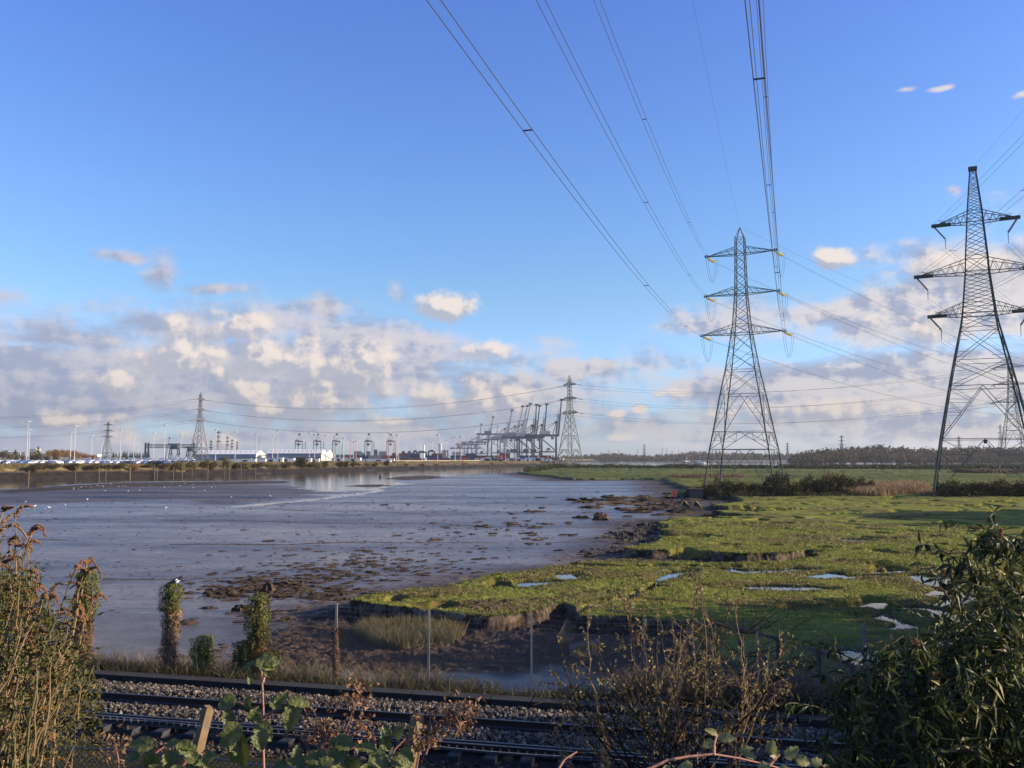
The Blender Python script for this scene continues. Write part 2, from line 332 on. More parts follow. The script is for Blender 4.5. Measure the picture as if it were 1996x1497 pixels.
def ground(x, y):
    """height and cover (grass, dry bank, ballast/soil, weed) of the ground"""
    x = np.asarray(x, float); y = np.asarray(y, float); r = np.hypot(x, y)
    k = np.clip(r/40, .35, 6)                                  # raggedness grows with the scale of the shore
    wx = (fbm(x/1.7, y/1.7, 4, 3)-.5); wy = (fbm(x/1.7, y/1.7, 4, 9)-.5)
    bx = (fbm(x/9, y/9, 3, 23)-.5); by = (fbm(x/9, y/9, 3, 29)-.5)
    xs = x+wx*1.3*k**.4+bx*1.2*k; ys = y+wy*1.3*k**.4+by*1.2*k
    near = r < 420
    # mud
    z = (fbm(x/6, y/6, 3, 41)-.5)*.10+(fbm(x/.45, y/.7, 3, 43)-.5)*.035*np.clip(60/r, 0.1, 1)
    z += .03*(fbm(x/25, y/7, 3, 47)-.5)*2
    # long low ledges across the flat
    led = (y+5*np.sin(x/37)+34*(fbm(x/38, y/60, 3, 51)-.5))/23
    z += .09*(led-np.floor(led))**6*np.clip(1.6-r/260, 0.2, 1)
    grass = np.zeros_like(x); bank = np.zeros_like(x); soil = np.zeros_like(x); weed = np.zeros_like(x)
    dw = psdf(xs+0, ys+0, wet); db = np.minimum(psdf(x+wx*4, y+wy*4, bars), psdf(x+wx*4, y+wy*4, bars2))
    dw = np.maximum(dw, -db)
    z = np.where(dw < 0, -.12-.55*sstep(0, 14, -dw), z+.0)+0
    z = np.where((dw > 0) & (dw < 9), np.minimum(z, -.13+dw*.02), z)
    # marsh
    dm = psdf(xs, ys, marsh)
    top = ZM+(fbm(x/.9, y/.9, 4, 61)-.5)*.12+(fbm(x/5, y/5, 3, 67)-.5)*.19*np.clip(r/60, .5, 2.0)+(fbm(x/.22, y/.22, 2, 71)-.5)*.08*np.clip(50/r, .15, 1)
    # a tidal hollow every few metres
    h = fbm(x/3.1+5, y/2.1, 3, 73); th__ = .335+.045*np.clip((r-45)/60, 0, 1); top -= .34*sstep(th__, th__-.05, h)*np.clip(r/45, .3, 1.5); hol = sstep(.42, .31, h)
    cliff = sstep(.0, -.35*np.clip(k*.5, .6, 1.2), dm)
    pd = np.full(x.shape, 9.0); pn = near & (dm < 2) & (x > 0)
    X2 = (x+wx*1.7+bx*.8)[pn]; Y2 = (y+wy*1.3)[pn]
    if X2.size:
        q = np.full(X2.shape, 9.0)
        for P_ in pools:
            pts = []
            for (px, py, hw) in P_:
                g = gp(px, py, ZM-.08); g2 = gp(px, py-hw, ZM-.08); pts.append((g[0], g[1], abs(g2[1]-g[1])*.9))
            q = np.minimum(q, seg_d(X2, Y2, pts))
        pd[pn] = q
        cr = np.zeros(X2.shape); 
        for (P_, wd, dp) in creeks:
            pts = [(*gp(px, py, ZM), 0.0) for (px, py) in P_]
            kk = 1.0+.9*(fbm(X2/1.3, Y2/1.3, 2, 77)-.5)
            cr = np.maximum(cr, dp*sstep(wd*kk, wd*.35*kk, seg_d(X2, Y2, pts)))
        c2 = np.zeros(x.shape); c2[pn] = cr; top = top-c2
    else: c2 = np.zeros(x.shape)
    top = np.where(pd < .6, top-(top-(ZM-.075))*sstep(.6, .1, pd), top)
    top = np.where(pd < .15, top-.22*sstep(.15, -.2, pd), top)
    z = z*(1-cliff)+top*cliff
    grass = sstep(-.22-.02*k, -.42, dm)*(1-np.clip(c2*2.6, 0, 1))*sstep(.0, .16, pd)
    brn = np.clip(hol*.8+sstep(1.6, .2, pd)*.8+sstep(.50, .63, fbm(x/4, y/3, 3, 79))*.85, 0, 1)*(dm < 0)
    weed = sstep(6.5*k**.5, .3, dm)*(dm > -.45)
    bowl = sstep(.6, -.6, psdf(x+wx*2.5, y+wy*2.5, BOWL))*(dm > -.1)
    z += weed*(dm > 0)*(fbm(x/.6, y/.5, 3, 83))*.22+bowl*(fbm(x/.35, y/.3, 4, 85, .65)-.35)*.30
    ln = (led-np.floor(led)); weed = np.maximum(weed, sstep(.985-.0004*np.clip(r, 0, 90), .993, ln)*(vn(x/11, y/60, 87) > .35)*(dm > 0))
    weed = np.maximum(weed, sstep(1, -1, psdf(x+wx*6, y+wy*6, DARKM))); weed = np.maximum(weed, sstep(1, -1, db)*.9)
    # the trodden hollow inside the fence
    # the port's bank, 4 m of rough grass over dark stone
    dp = psdf(x+wx*3+bx*5, y+wy*3+by*5, port)
    pz = -.1+sstep(0, -6, dp)*1.3+sstep(-6, -20, dp)*3.3+(fbm(x/7, y/7, 4, 91)-.5)*.9*sstep(0, -6, dp)*sstep(-45, -22, dp)
    z = np.where(dp < 0, np.maximum(z, pz), z); bank = np.where(dp < 0, sstep(-10, -13, dp), bank); stone = np.where(dp < 3, sstep(3, 1, dp)*(1-sstep(-9.5, -13, dp)), 0)
    grass = np.where(dp < 1, 0, grass); brn = np.where(dp < 1, 0, brn)
    df = psdf(x+bx*30, y+by*30, far)
    z = np.where(df < 0, .2+1.6*sstep(0, -60, df), z); grass = np.where(df < 0, .35, grass); bank = np.where(df < 0, .5, bank)
    # railway formation, verge and the slope we stand on
    s = (tl(x)-y)*CT                                           # + towards us from the far rail
    tr = 1.15-.30*sstep(-2.8, -3.6, s)-sstep(-4.3, -6.0-.8*bx, s)*(.78)
    tr = tr+(fbm(x/.5, y/.5, 3, 97)-.5)*.10*sstep(-1.6, -2.6, s)
    up = sstep(2.6, 3.4, s)*.25+np.clip((s-6.2), 0, None)*.43
    tr = np.where(s > 2.6, 1.15+np.minimum(up, 4.15), tr)+np.where(s > 6, (fbm(x/1.1, y/1.1, 3, 99)-.5)*.25, 0)
    on = sstep(-7.2, -5.2, s)
    z = z*(1-on)+tr*on
    ball = sstep(-1.55, -1.3, s)*sstep(2.5, 2.1, s)
    vg = sstep(-6.4, -5.0, s+1.2*wx)*(1-ball)
    grass *= (1-on); brn *= (1-on); weed *= (1-on)
    bowl *= (1-on)*(dm > -.1); far_shade = sstep(135, 200, r)*(dm < 0)*(.45+.55*sstep(.4, .6, fbm(x/60, y/14, 3, 111)))*(dp > 1)*(df > 0)  # far turf darkened to stand in for tussock and cloud shade
    weed = np.maximum(weed, .42*sstep(4, -4, psdf(x+bx*12, y+by*12, FARD))*(dm > 0)*(dw > 0))
    return z, grass, brn, bank, stone, vg, ball, weed, bowl, far_shade
# one sheet from the camera's feet to the horizon, finer where it is near
nr_ = 1150; rr = 1.5*np.exp(np.linspace(0, math.log(7000/1.5), nr_))
dens = np.ones(nr_)
rr = np.concatenate([np.linspace(1.5, 20, 60, endpoint=False), 20*np.exp(np.linspace(0, math.log(400/20.), 880, endpoint=False)), 400*np.exp(np.linspace(0, math.log(7000/400.), 190))])
aa = np.concatenate([np.linspace(-1.25, -.56, 60, endpoint=False), np.linspace(-.56, .56, 820), np.linspace(.56, 1.25, 61)[1:]])
RR, AA = np.meshgrid(rr, aa, indexing='ij'); GX = RR*np.sin(AA); GY = RR*np.cos(AA)
Z, g_, b_, bk, st, vg, ba, wd, bw, fsh = ground(GX.ravel(), GY.ravel())
ni, nj = RR.shape; idx = np.arange(ni*nj).reshape(ni, nj)
Q = np.stack([idx[:-1, :-1], idx[:-1, 1:], idx[1:, 1:], idx[1:, :-1]], -1).reshape(-1, 4)[:, ::-1]
gm, q, b, o = mat('ground')
def attr(q, n): a = q.n('ShaderNodeAttribute', attribute_name=n); return a
a1 = attr(q, 'cover'); s1 = q.n('ShaderNodeSeparateColor'); q.L.new(a1.outputs['Color'], s1.inputs[0])
a2 = attr(q, 'cover2'); s2 = q.n('ShaderNodeSeparateColor'); q.L.new(a2.outputs['Color'], s2.inputs[0])
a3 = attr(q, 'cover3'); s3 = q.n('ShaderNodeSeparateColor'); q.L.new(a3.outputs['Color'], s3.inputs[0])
t = q.n('ShaderNodeTexCoord').outputs['Object']
nA = q.noise(t, 2.2, 6, .65); nB = q.noise(t, .13, 5, .6); nC = q.noise(t, 11.0, 5, .7); nD = q.noise(q.v('MULTIPLY', t, (.5, 1.6, 1)), .55, 6, .65)
mud = q.mix(q.mr(nB, .35, .65), (.115, .086, .062), (.185, .14, .095)); nE = q.noise(q.v('MULTIPLY', t, (.35, 1.5, 1)), .045, 6, .62); mud = q.mix(q.mr(nA, .5, .72), mud, (.04, .03, .025)); mud = q.mix(q.m('MULTIPLY', q.mr(nE, .42, .62), .55), mud, (.035, .026, .022))
mud = q.mix(q.m('MULTIPLY', q.mr(q.noise(t, 4.5, 7, .75), .52, .68), .75), mud, (.022, .017, .015))
gr = q.ramp(nA, [(.25, (.07, .072, .014)), (.42, (.155, .15, .026)), (.58, (.225, .205, .040)), (.78, (.33, .27, .075))])
gr = q.mix(q.mr(nD, .35, .62), gr, (.165, .18, .028)); gr = q.mix(q.m('MULTIPLY', q.mr(nC, .55, .75), .35), gr, (.055, .065, .014))
gb = q.mix(q.mr(nC, .35, .65), (.085, .060, .022), (.15, .115, .040))
gr = q.mix(q.m('MULTIPLY', s1.outputs[1], q.mr(nA, .3, .6, .4, .95)), gr, gb)
c = q.mix(s1.outputs[0], mud, gr)
c = q.mix(q.m('MULTIPLY', s3.outputs[1], q.mr(nA, .38, .58)), c, (.028, .019, .010))
bkc = q.mix(q.mr(q.noise(t, .12, 6, .7), .35, .65), (.11, .08, .032), (.32, .23, .09)); bkc = q.mix(q.mr(q.noise(t, .5, 4, .7), .5, .7), bkc, (.06, .055, .022))
c = q.mix(s3.outputs[2], c, q.mix(q.mr(nC, .35, .65), (.028, .019, .014), (.085, .058, .042)))
c = q.mix(s3.outputs[0], c, (.075, .095, .026))  # dark olive paints that shade onto the far marsh
c = q.mix(s1.outputs[2], c, bkc)
c = q.mix(s2.outputs[0], c, q.mix(nC, (.018, .015, .012), (.05, .04, .03)))
c = q.mix(s2.outputs[1], c, q.mix(q.mr(nA, .35, .65), (.014, .015, .007), (.036, .031, .014)))
c = q.mix(s2.outputs[2], c, q.mix(nC, (.03, .026, .022), (.08, .07, .06)))
q.L.new(c, b.inputs['Base Color'])
dry = q.m('MAXIMUM', q.m('MAXIMUM', q.m('MAXIMUM', s1.outputs[0], s2.outputs[0]), s1.outputs[2]), q.m('MAXIMUM', q.m('MAXIMUM', s2.outputs[1], s2.outputs[2]), q.m('MAXIMUM', q.m('MULTIPLY', s3.outputs[1], .85), s3.outputs[2])))
mudspk = 1
wet_r = q.ramp(q.m('MULTIPLY_ADD', nE, .5, q.m('MULTIPLY', nD, .5)), [(.30, (.14,)*3), (.44, (.24,)*3), (.55, (.36,)*3), (.68, (.52,)*3)])
sp = q.mr(nC, .60, .72)                         # worm casts and bits of weed are duller
rg = q.mix(dry, q.mix(sp, wet_r, (.6,)*3), (.92,)*3)
q.L.new(rg, b.inputs['Roughness'])
q.put(b.inputs['Specular IOR Level'], q.mr(dry, 0, 1, .46, .06, False))
bn = q.n('ShaderNodeBump'); bn.inputs['Strength'].default_value = .8; bn.inputs['Distance'].default_value = .03
hgt = q.m('ADD', q.noise(t, 26, 4, .7), q.m('MULTIPLY', nA, 1.2)); q.L.new(hgt, bn.inputs['Height']); q.L.new(bn.outputs[0], b.inputs['Normal'])
me = mkmesh('ground', np.stack([GX.ravel(), GY.ravel(), Z], -1), Q, gm, smooth=True)
for nm, (A_, B_, C_) in (('cover', (g_, b_, bk)), ('cover2', (st, vg, ba)), ('cover3', (fsh, wd, bw))):
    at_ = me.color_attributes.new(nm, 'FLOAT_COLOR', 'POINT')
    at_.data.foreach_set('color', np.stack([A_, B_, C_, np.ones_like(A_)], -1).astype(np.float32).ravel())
link('ground', me, kind='structure')

# estuary water and the standing pools of the marsh
wm, q, b, o = mat('water'); b.inputs['Base Color'].default_value = (.012, .018, .024, 1); b.inputs['Roughness'].default_value = .06; b.inputs['IOR'].default_value = 1.33
t = q.n('ShaderNodeTexCoord').outputs['Object']; bn = q.n('ShaderNodeBump'); bn.inputs['Strength'].default_value = .14; bn.inputs['Distance'].default_value = .05
q.L.new(q.noise(q.v('MULTIPLY', t, (.7, 1.5, 1)), .9, 4, .6), bn.inputs['Height']); q.L.new(bn.outputs[0], b.inputs['Normal'])
V = [(-5500, 60, -.12), (5500, 60, -.12), (5500, 6500, -.12), (-5500, 6500, -.12)]
link('water', mkmesh('water', V, [(0, 1, 2, 3)], wm), kind='structure')
pm, q, b, o = mat('pool_water'); b.inputs['Base Color'].default_value = (.012, .014, .014, 1); b.inputs['Roughness'].default_value = .03; b.inputs['IOR'].default_value = 1.33
gx, gy = np.meshgrid(np.arange(-2, 66, .25), np.arange(22, 100, .25)); q = np.full(gx.shape, 9.0)
for P_ in pools:
    pts = []
    for (px, py, hw) in P_:
        g = gp(px, py, ZM-.08); g2 = gp(px, py-hw, ZM-.08); pts.append((g[0], g[1], abs(g2[1]-g[1])))
    q = np.minimum(q, seg_d(gx, gy, pts))
V = []; Fc = []; ids = {}
for j, i in zip(*np.nonzero(q < .9)):
    f = []
    for (dj, di) in ((0, 0), (0, 1), (1, 1), (1, 0)):
        k_ = (j+dj, i+di)
        if k_ not in ids: ids[k_] = len(V); V.append((-2+.25*k_[1], 22+.25*k_[0], ZM-.13))
        f.append(ids[k_])
    Fc.append(tuple(f))
link('pool_water', mkmesh('pool_water', V, Fc, pm), kind='structure')
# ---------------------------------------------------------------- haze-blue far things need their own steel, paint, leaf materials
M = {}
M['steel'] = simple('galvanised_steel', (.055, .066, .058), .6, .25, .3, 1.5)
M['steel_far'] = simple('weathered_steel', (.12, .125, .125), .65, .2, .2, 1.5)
M['wire'] = simple('conductor', (.06, .065, .08), .6, .2, .1)
M['glass_disc'] = simple('insulator_glaze', (.85, .74, .30), .25, 0, .25, 8.0, .6)
M['dark_disc'] = simple('brown_insulator', (.07, .06, .055), .3, 0, .2, 8.0, .6)
M['crane_blue'] = simple('crane_paint_blue', (.035, .05, .075), .55, 0, .2, .3)
M['crane_grey'] = simple('crane_paint_grey', (.17, .185, .20), .55, 0, .2, .3)
M['crane_white'] = simple('crane_paint_pale', (.36, .35, .34), .55, 0, .2, .3)
M['crane_orange'] = simple('crane_paint_orange', (.42, .16, .11), .55, 0, .2, .3)
M['teal'] = simple('crane_paint_teal', (.025, .06, .07), .55, 0, .2, .5)
M['black'] = simple('black_rubber', (.02, .02, .022), .7, 0, .2)
M['white'] = simple('white_paint', (.72, .70, .66), .5, 0, .15)
M['cream'] = simple('cream_cladding', (.66, .60, .46), .6, 0, .12, .5)
M['bluegrey'] = simple('blue_grey_cladding', (.16, .21, .29), .6, 0, .15, .4)
M['roof'] = simple('sheet_roof', (.72, .69, .63), .6, 0, .2, .15)
M['dark'] = simple('dark_opening', (.025, .028, .035), .7, 0, .2)
M['pole'] = simple('mast_steel', (.42, .43, .43), .5, .2, .1)
M['pole_red'] = simple('mast_steel_red', (.46, .22, .18), .5, .1, .1)
M['lamp'] = simple('lamp_housing', (.55, .56, .58), .3, .3, .1)
M['wood'] = simple('weathered_wood', (.14, .105, .07), .9, 0, .5, 6.0, .2)
M['concrete'] = simple('rough_concrete', (.30, .27, .22), .9, 0, .3, 2.0, .2, .4)
M['brick'] = simple('old_brick', (.30, .20, .15), .9, 0, .4, 3.0, .2, .4)
CTC = [(.035, .045, .11), (.16, .035, .03), (.20, .22, .24), (.05, .11, .10), (.22, .08, .05), (.10, .11, .13), (.30, .29, .27)]
for i, c_ in enumerate(CTC): M['ct%d' % i] = simple('container_paint_%d' % i, c_, .6, 0, .25, .5)
def zpx(py, d): return HC+d*math.tan(math.atan((748.5-py)/F)+TH)

# ---------------------------------------------------------------- lattice towers
def pylon(name, label, loc, yaw, lv, arms, leg, brace, steel, ins=None, cat='pylon', group=None, detail=2, cap=None):
    """lv: (z, half side, panels, style) from the bottom up; arms: (z, depth, reach, half side)"""
    root = empty(name, loc, label, cat, group, yaw)
    mb = MB(); mb2 = MB()
    def corner(z, h): return [Vector((sx*h, sy*h, z)) for sx, sy in ((1, 1), (1, -1), (-1, -1), (-1, 1))]
    for (a, b_) in zip(lv[:-1], lv[1:]):
        z0, h0, n, sty = a; z1, h1 = b_[0], b_[1]
        c0 = corner(z0, h0); c1 = corner(z1, h1)
        for i in range(4): mb.bar(c0[i], c1[i], leg*(.6+.4*min(1, h0/5)), n=4)
        for k in range(n):
            t0, t1 = k/n, (k+1)/n
            L0 = [c0[i].lerp(c1[i], t0) for i in range(4)]; L1 = [c0[i].lerp(c1[i], t1) for i in range(4)]
            for i in range(4):
                j = (i+1) % 4; A, B, C_, D = L0[i], L0[j], L1[j], L1[i]
                if sty == 'X':
                    mb2.bar(A, C_, brace, cap=False); mb2.bar(B, D, brace, cap=False)
                    if k == 0 and h0 > 1.0: mb2.bar(A, B, brace, cap=False)
                    if h0 > 2.6 and detail > 1:
                        X_ = (A+C_)*.5
                        for (P0, P1, Pc) in ((A, D, X_), (B, C_, X_)):
                            for (s0, s1) in ((.25, .25), (.75, .75)):
                                E = P0.lerp(P1, s0); q_ = P0 if s0 < .5 else P1
                                mb2.bar(E, q_.lerp(Pc, .5), brace*.7, cap=False)
                elif sty == 'V':      # inverted V up to the middle of the top girt, with redundants
                    Mid = (D+C_)*.5; mb2.bar(D, C_, brace*1.2, cap=False)
                    for (P0, P1) in ((A, D), (B, C_)):
                        mb2.bar(P0, Mid, brace*1.15, cap=False)
                        if detail > 1:
                            m_ = 4
                            for s in range(1, m_+1):
                                u = s/(m_+.0)
                                E = P0.lerp(P1, min(u, .999)); H = P0.lerp(Mid, u*.98)
                                if u < .97: mb2.bar(E, H, brace*.7, cap=False)
                                mb2.bar(E, P0.lerp(Mid, (s-1)/m_) if s % 2 else P0.lerp(Mid, (s-1)/m_), brace*.6, cap=False)
                elif sty == 'W':      # base panel: X hung under a girt
                    Mid = (D+C_)*.5; mb2.bar(D, C_, brace*1.3, cap=False); q1 = D.lerp(C_, .25); q2 = D.lerp(C_, .75)
                    mb2.bar(A, Mid, brace*1.2, cap=False); mb2.bar(B, Mid, brace*1.2, cap=False)
                    mA = A.lerp(Mid, .5); mB = B.lerp(Mid, .5); mb2.bar(q1, mA, brace, cap=False); mb2.bar(q2, mB, brace, cap=False)
                    mb2.bar(A.lerp(D, .5), mA, brace*.8, cap=False); mb2.bar(B.lerp(C_, .5), mB, brace*.8, cap=False); mb2.bar(D, mA, brace*.8, cap=False); mb2.bar(C_, mB, brace*.8, cap=False)
    zt, ht = lv[-1][0], lv[-1][1]
    if cap == 'point':
        for c_ in corner(zt, ht): mb.bar(c_, (0, 0, zt+2.1), leg*.5)
        cc = corner(zt, ht)
        for i in range(4): mb2.bar(cc[i], cc[(i+1) % 4], brace, cap=False)
    elif cap == 'block': mb.box(-ht-.25, ht+.25, -ht-.15, ht+.15, zt-.1, zt+.45)
    mb.build('corner_legs', steel, root); mb2.build('bracing', steel, root)
    tips = []
    for (z, dep, reach, h) in arms:
        for sx in (-1, 1):
            a = MB(); tip = Vector((sx*reach, 0, z+.15)); lows = [Vector((sx*h, sy*h, z)) for sy in (-1, 1)]; ups = [Vector((sx*h*.96, sy*h*.96, z+dep)) for sy in (-1, 1)]
            n = 5
            for sI in (0, 1):
                a.bar(lows[sI], tip, brace*1.5); a.bar(ups[sI], tip, brace*1.3)
                for k in range(n):
                    u0, u1 = k/n, (k+.5)/n
                    a.bar(lows[sI].lerp(tip, u0), ups[sI].lerp(tip, u1), brace*.75, cap=False); a.bar(ups[sI].lerp(tip, u1), lows[sI].lerp(tip, (k+1)/n), brace*.75, cap=False)
            for k in range(n):
                a.bar(lows[0].lerp(tip, k/n), lows[1].lerp(tip, (k+1)/n), brace*.7, cap=False); a.bar(lows[1].lerp(tip, k/n), lows[0].lerp(tip, k/n), brace*.7, cap=False)
            a.bar(lows[0]-Vector((sx*h, 0, 0)), lows[0], brace); a.bar(lows[1]-Vector((sx*h, 0, 0)), lows[1], brace)
            if ins == 'plate':
                a.box(*sorted((sx*(reach-2.6), sx*(reach+.5))), -.28, .28, z-.12, z+.42)
            ao = a.build('crossarm', steel, root)
            tips.append((Vector((sx*reach, 0, z)), ao, sx))
    return root, tips
def disc_string(mb, a, b, r, n):
    a = Vector(a); b = Vector(b); d = (b-a); L = d.length; rot = d.to_track_quat('Z', 'Y').to_matrix().to_4x4(); rot.translation = a
    prof = [(r*.25, 0)]
    for i in range(n):
        z0 = L*i/n; prof += [(r*.35, z0+L*.12/n), (r, z0+L*.45/n), (r*.95, z0+L*.6/n), (r*.35, z0+L*.9/n)]
    prof += [(r*.25, L)]
    mb.lathe(prof, 8, rot)
def W(root, v):
    c, s = math.cos(root.rotation_euler.z), math.sin(root.rotation_euler.z)
    return Vector((v.x*c-v.y*s+root.location.x, v.x*s+v.y*c+root.location.y, v.z+root.location.z))
def Winv(root, d):        # world direction into the tower's own axes
    c, s = math.cos(-root.rotation_euler.z), math.sin(-root.rotation_euler.z)
    return Vector((d.x*c-d.y*s, d.x*s+d.y*c, d.z))

# the near tension tower
D1 = 173.0; c1x = gp(1452, 945, .6)[0]*1.0
P1 = Vector((at(1452, 900, D1)[0], D1, .6)); Y1 = R(-26)
def z1(py): return zpx(py, D1)-.6
kx = math.cos(R(31))/math.sqrt(2)*1.414
def hw(e): return e*D1/F/math.cos(R(31))/math.sqrt(2)
lv1 = [(-.5, hw(80), 1, 'W'), (z1(876), hw(67), 1, 'W'), (z1(842), hw(59.5), 1, 'V'), (z1(770), hw(45), 1, 'X'), (z1(722), hw(34), 2, 'X'), (z1(650), hw(21), 1, 'X'), (z1(633), hw(18.5), 3, 'X'), (z1(575), hw(13.2), 1, 'X'), (z1(562), hw(12.6), 4, 'X'), (z1(498), hw(10.8), 1, 'X'), (z1(483), hw(10.6), 1, 'X'), (z1(464), hw(10.2), 1, 'X')]
arms1 = [(z1(651), 1.75, 7.9, hw(21)), (z1(574), 1.5, 7.0, hw(13.2)), (z1(496), 1.5, 6.7, hw(10.8))]
t1, tips1 = pylon('pylon', 'tall grey-green marsh pylon with yellow insulator strings, whole in the picture', P1, Y1, lv1, arms1, .16, .052, M['steel'], cap='point')
fdir = Vector((math.sin(R(45)), math.cos(R(45)), -.16)).normalized()      # away, to the next tower on the right
bdir = Vector((-math.sin(R(15)), -math.cos(R(15)), -.10)).normalized()    # back over our heads
ends = {}
for k, (tp, ao, sx) in enumerate(tips1):
    lf = Winv(t1, fdir); lb = Winv(t1, bdir)
    m_ = MB(); e1 = tp+lf*3.6
    side = lf.cross(Vector((0, 0, 1))).normalized()*.22
    e2 = tp+lb*3.6
    for s_ in (-1, 1):
        m_ = MB(); disc_string(m_, tp+lf*.6+side*s_, tp+lf*3.1+side*s_, .15, 16); m_.build('insulator_string', M['glass_disc'], ao)
        m_ = MB(); disc_string(m_, tp+lb*.6+side*s_, tp+lb*3.1+side*s_, .15, 16); m_.build('insulator_string', M['dark_disc'], ao)
    for P_, dd in ((tp+lf*3.2, lf), (tp+lf*.3, lf), (tp+lb*.4, lb)):       # corona rings
        m_ = MB(); u_ = dd.cross(Vector((0, 0, 1))).normalized(); pts = [P_+u_*(.42*math.cos(t_))+Vector((0, 0, .25+.25*math.sin(t_))) for t_ in np.linspace(0, 2*math.pi, 13)]
        m_.tube(pts, .03, 4); m_.build('corona_ring', M['steel'], ao)
    for s_ in (-1, 1):
        m_ = MB(); pts = [(tp+lb*.3+side*s_).lerp(e1+side*s_, u)+Vector((0, 0, -4.6*math.sin(math.pi*u)**.8)) for u in np.linspace(0, 1, 17)]
        m_.tube(pts, .026, 4); m_.build('jumper_cable', M['wire'], ao)
    ends[k] = (W(t1, e1), W(t1, e2), side)
def wire(name, label, a, b, sag, r, sep=0.0, mat_=None, group=None, n=60, spacers=()):
    a = Vector(a); b = Vector(b); mb = MB(); d = b-a; sd_ = Vector((d.y, -d.x, 0)).normalized()*sep*.5
    f = lambda u: a.lerp(b, u)+Vector((0, 0, -4*sag*u*(1-u)))
    us = [(1-math.cos(math.pi*i/n))/2*0+i/n for i in range(n+1)]
    for s_ in ((-1, 1) if sep else (0,)):
        mb.tube([f(u)+sd_*s_ for u in us], r, 4)
    for u in spacers:
        p = f(u); mb.bar(p-sd_*1.1, p+sd_*1.1, r*1.8, n=4)
    return mb.build(name, mat_ or M['wire'], None, label=label, cat='power line', group=group)
def ndup(o): return o
WG = 'conductor pairs and earth wires between the pylons'
# over our heads: end points behind us are found from where the photo shows each wire leave the frame
def overhead(p0, xt, sag=10.0, S=350.0, yt=0.0):
    r_ = ray(xt, yt); best = None
    for Yt in np.linspace(8, 140, 1320):
        X = r_[0]*Yt/r_[1]; s = math.hypot(p0.x-X, p0.y-Yt)
        z = p0.z-4*sag*(s/S)*(1-s/S); zr = HC+r_[2]*Yt/r_[1]
        if best is None or abs(z-zr) < best[0]: best = (abs(z-zr), X, Yt)
    _, X, Yt = best; d = Vector((X-p0.x, Yt-p0.y, 0)).normalized()
    return Vector((p0.x, p0.y, p0.z))+d*S
names = {0: ('lowest left', 845), 1: ('lowest right', 1466), 2: ('middle left', 1054), 3: ('middle right', 1470), 4: ('topmost left', 1163), 5: ('topmost right', 1481)}
for k in range(6):
    nm, xt = names[k]; a = ends[k][1]
    b_ = overhead(a, xt)
    wire('power_line', 'twin power line rising overhead from the %s arm of the yellow-insulator pylon' % nm, a, b_, 10.0, .021, .42, group=WG, n=90, spacers=[.12, .27, .40, .47, .6])
pk = Vector((P1.x, P1.y, z1(443)+.6))
wire('power_line', 'single thin wire rising overhead from the peak of the yellow-insulator pylon', pk, overhead(pk, 1350, 8), 8.0, .012, group=WG)
# onwards to a tower off to the right
q1 = Vector((262, 385, .6)); qd = Vector((math.cos(R(-40)), math.sin(R(-40)), 0))
for k, (nm, _) in names.items():
    tp = tips1[k][0]; e_ = q1+qd*(tp.x)+Vector((0, 0, tp.z+.6+(-4)))
    wire('power_line', 'twin power line sagging right from the %s arm of the yellow-insulator pylon' % nm, ends[k][0], e_, 7.5, .020, .42, group=WG)
wire('power_line', 'single wire sagging right from the peak of the yellow-insulator pylon', pk, q1+Vector((0, 0, 50)), 5.5, .02, group=WG)

# the cropped suspension tower at the right edge
D2 = 150.0
P2 = Vector((at(1921, 900, D2)[0], D2, .7)); Y2 = R(-27)
def z2(py): return zpx(py, D2)-.7
def h2(e): return e*D2/F*math.cos(R(27.7))*1.02
lv2 = [(-.5, h2(103), 1, 'V'), (z2(856), h2(84), 1, 'V'), (z2(754), h2(63), 1, 'X'), (z2(704), h2(52), 1, 'X'), (z2(640), h2(37), 1, 'X'), (z2(612), h2(32), 1, 'X'), (z2(592), h2(30), 4, 'X'), (z2(530), h2(23), 1, 'X'), (z2(500), h2(21.5), 4, 'X'), (z2(428), h2(15.5), 1, 'X'), (z2(412), h2(14.5), 7, 'X'), (z2(331), h2(5.6), 1, 'X')]
arms2 = [(z2(613), 1.9, 7.5, h2(32)), (z2(532), 2.3, 9.4, h2(23)), (z2(434), 1.9, 6.3, h2(15.5))]
t2, tips2 = pylon('pylon', 'tallest dark lattice pylon with long plated crossarms, cut off by the right edge', P2, Y2, lv2, arms2, .2, .058, M['steel'], ins='plate', cap='block')
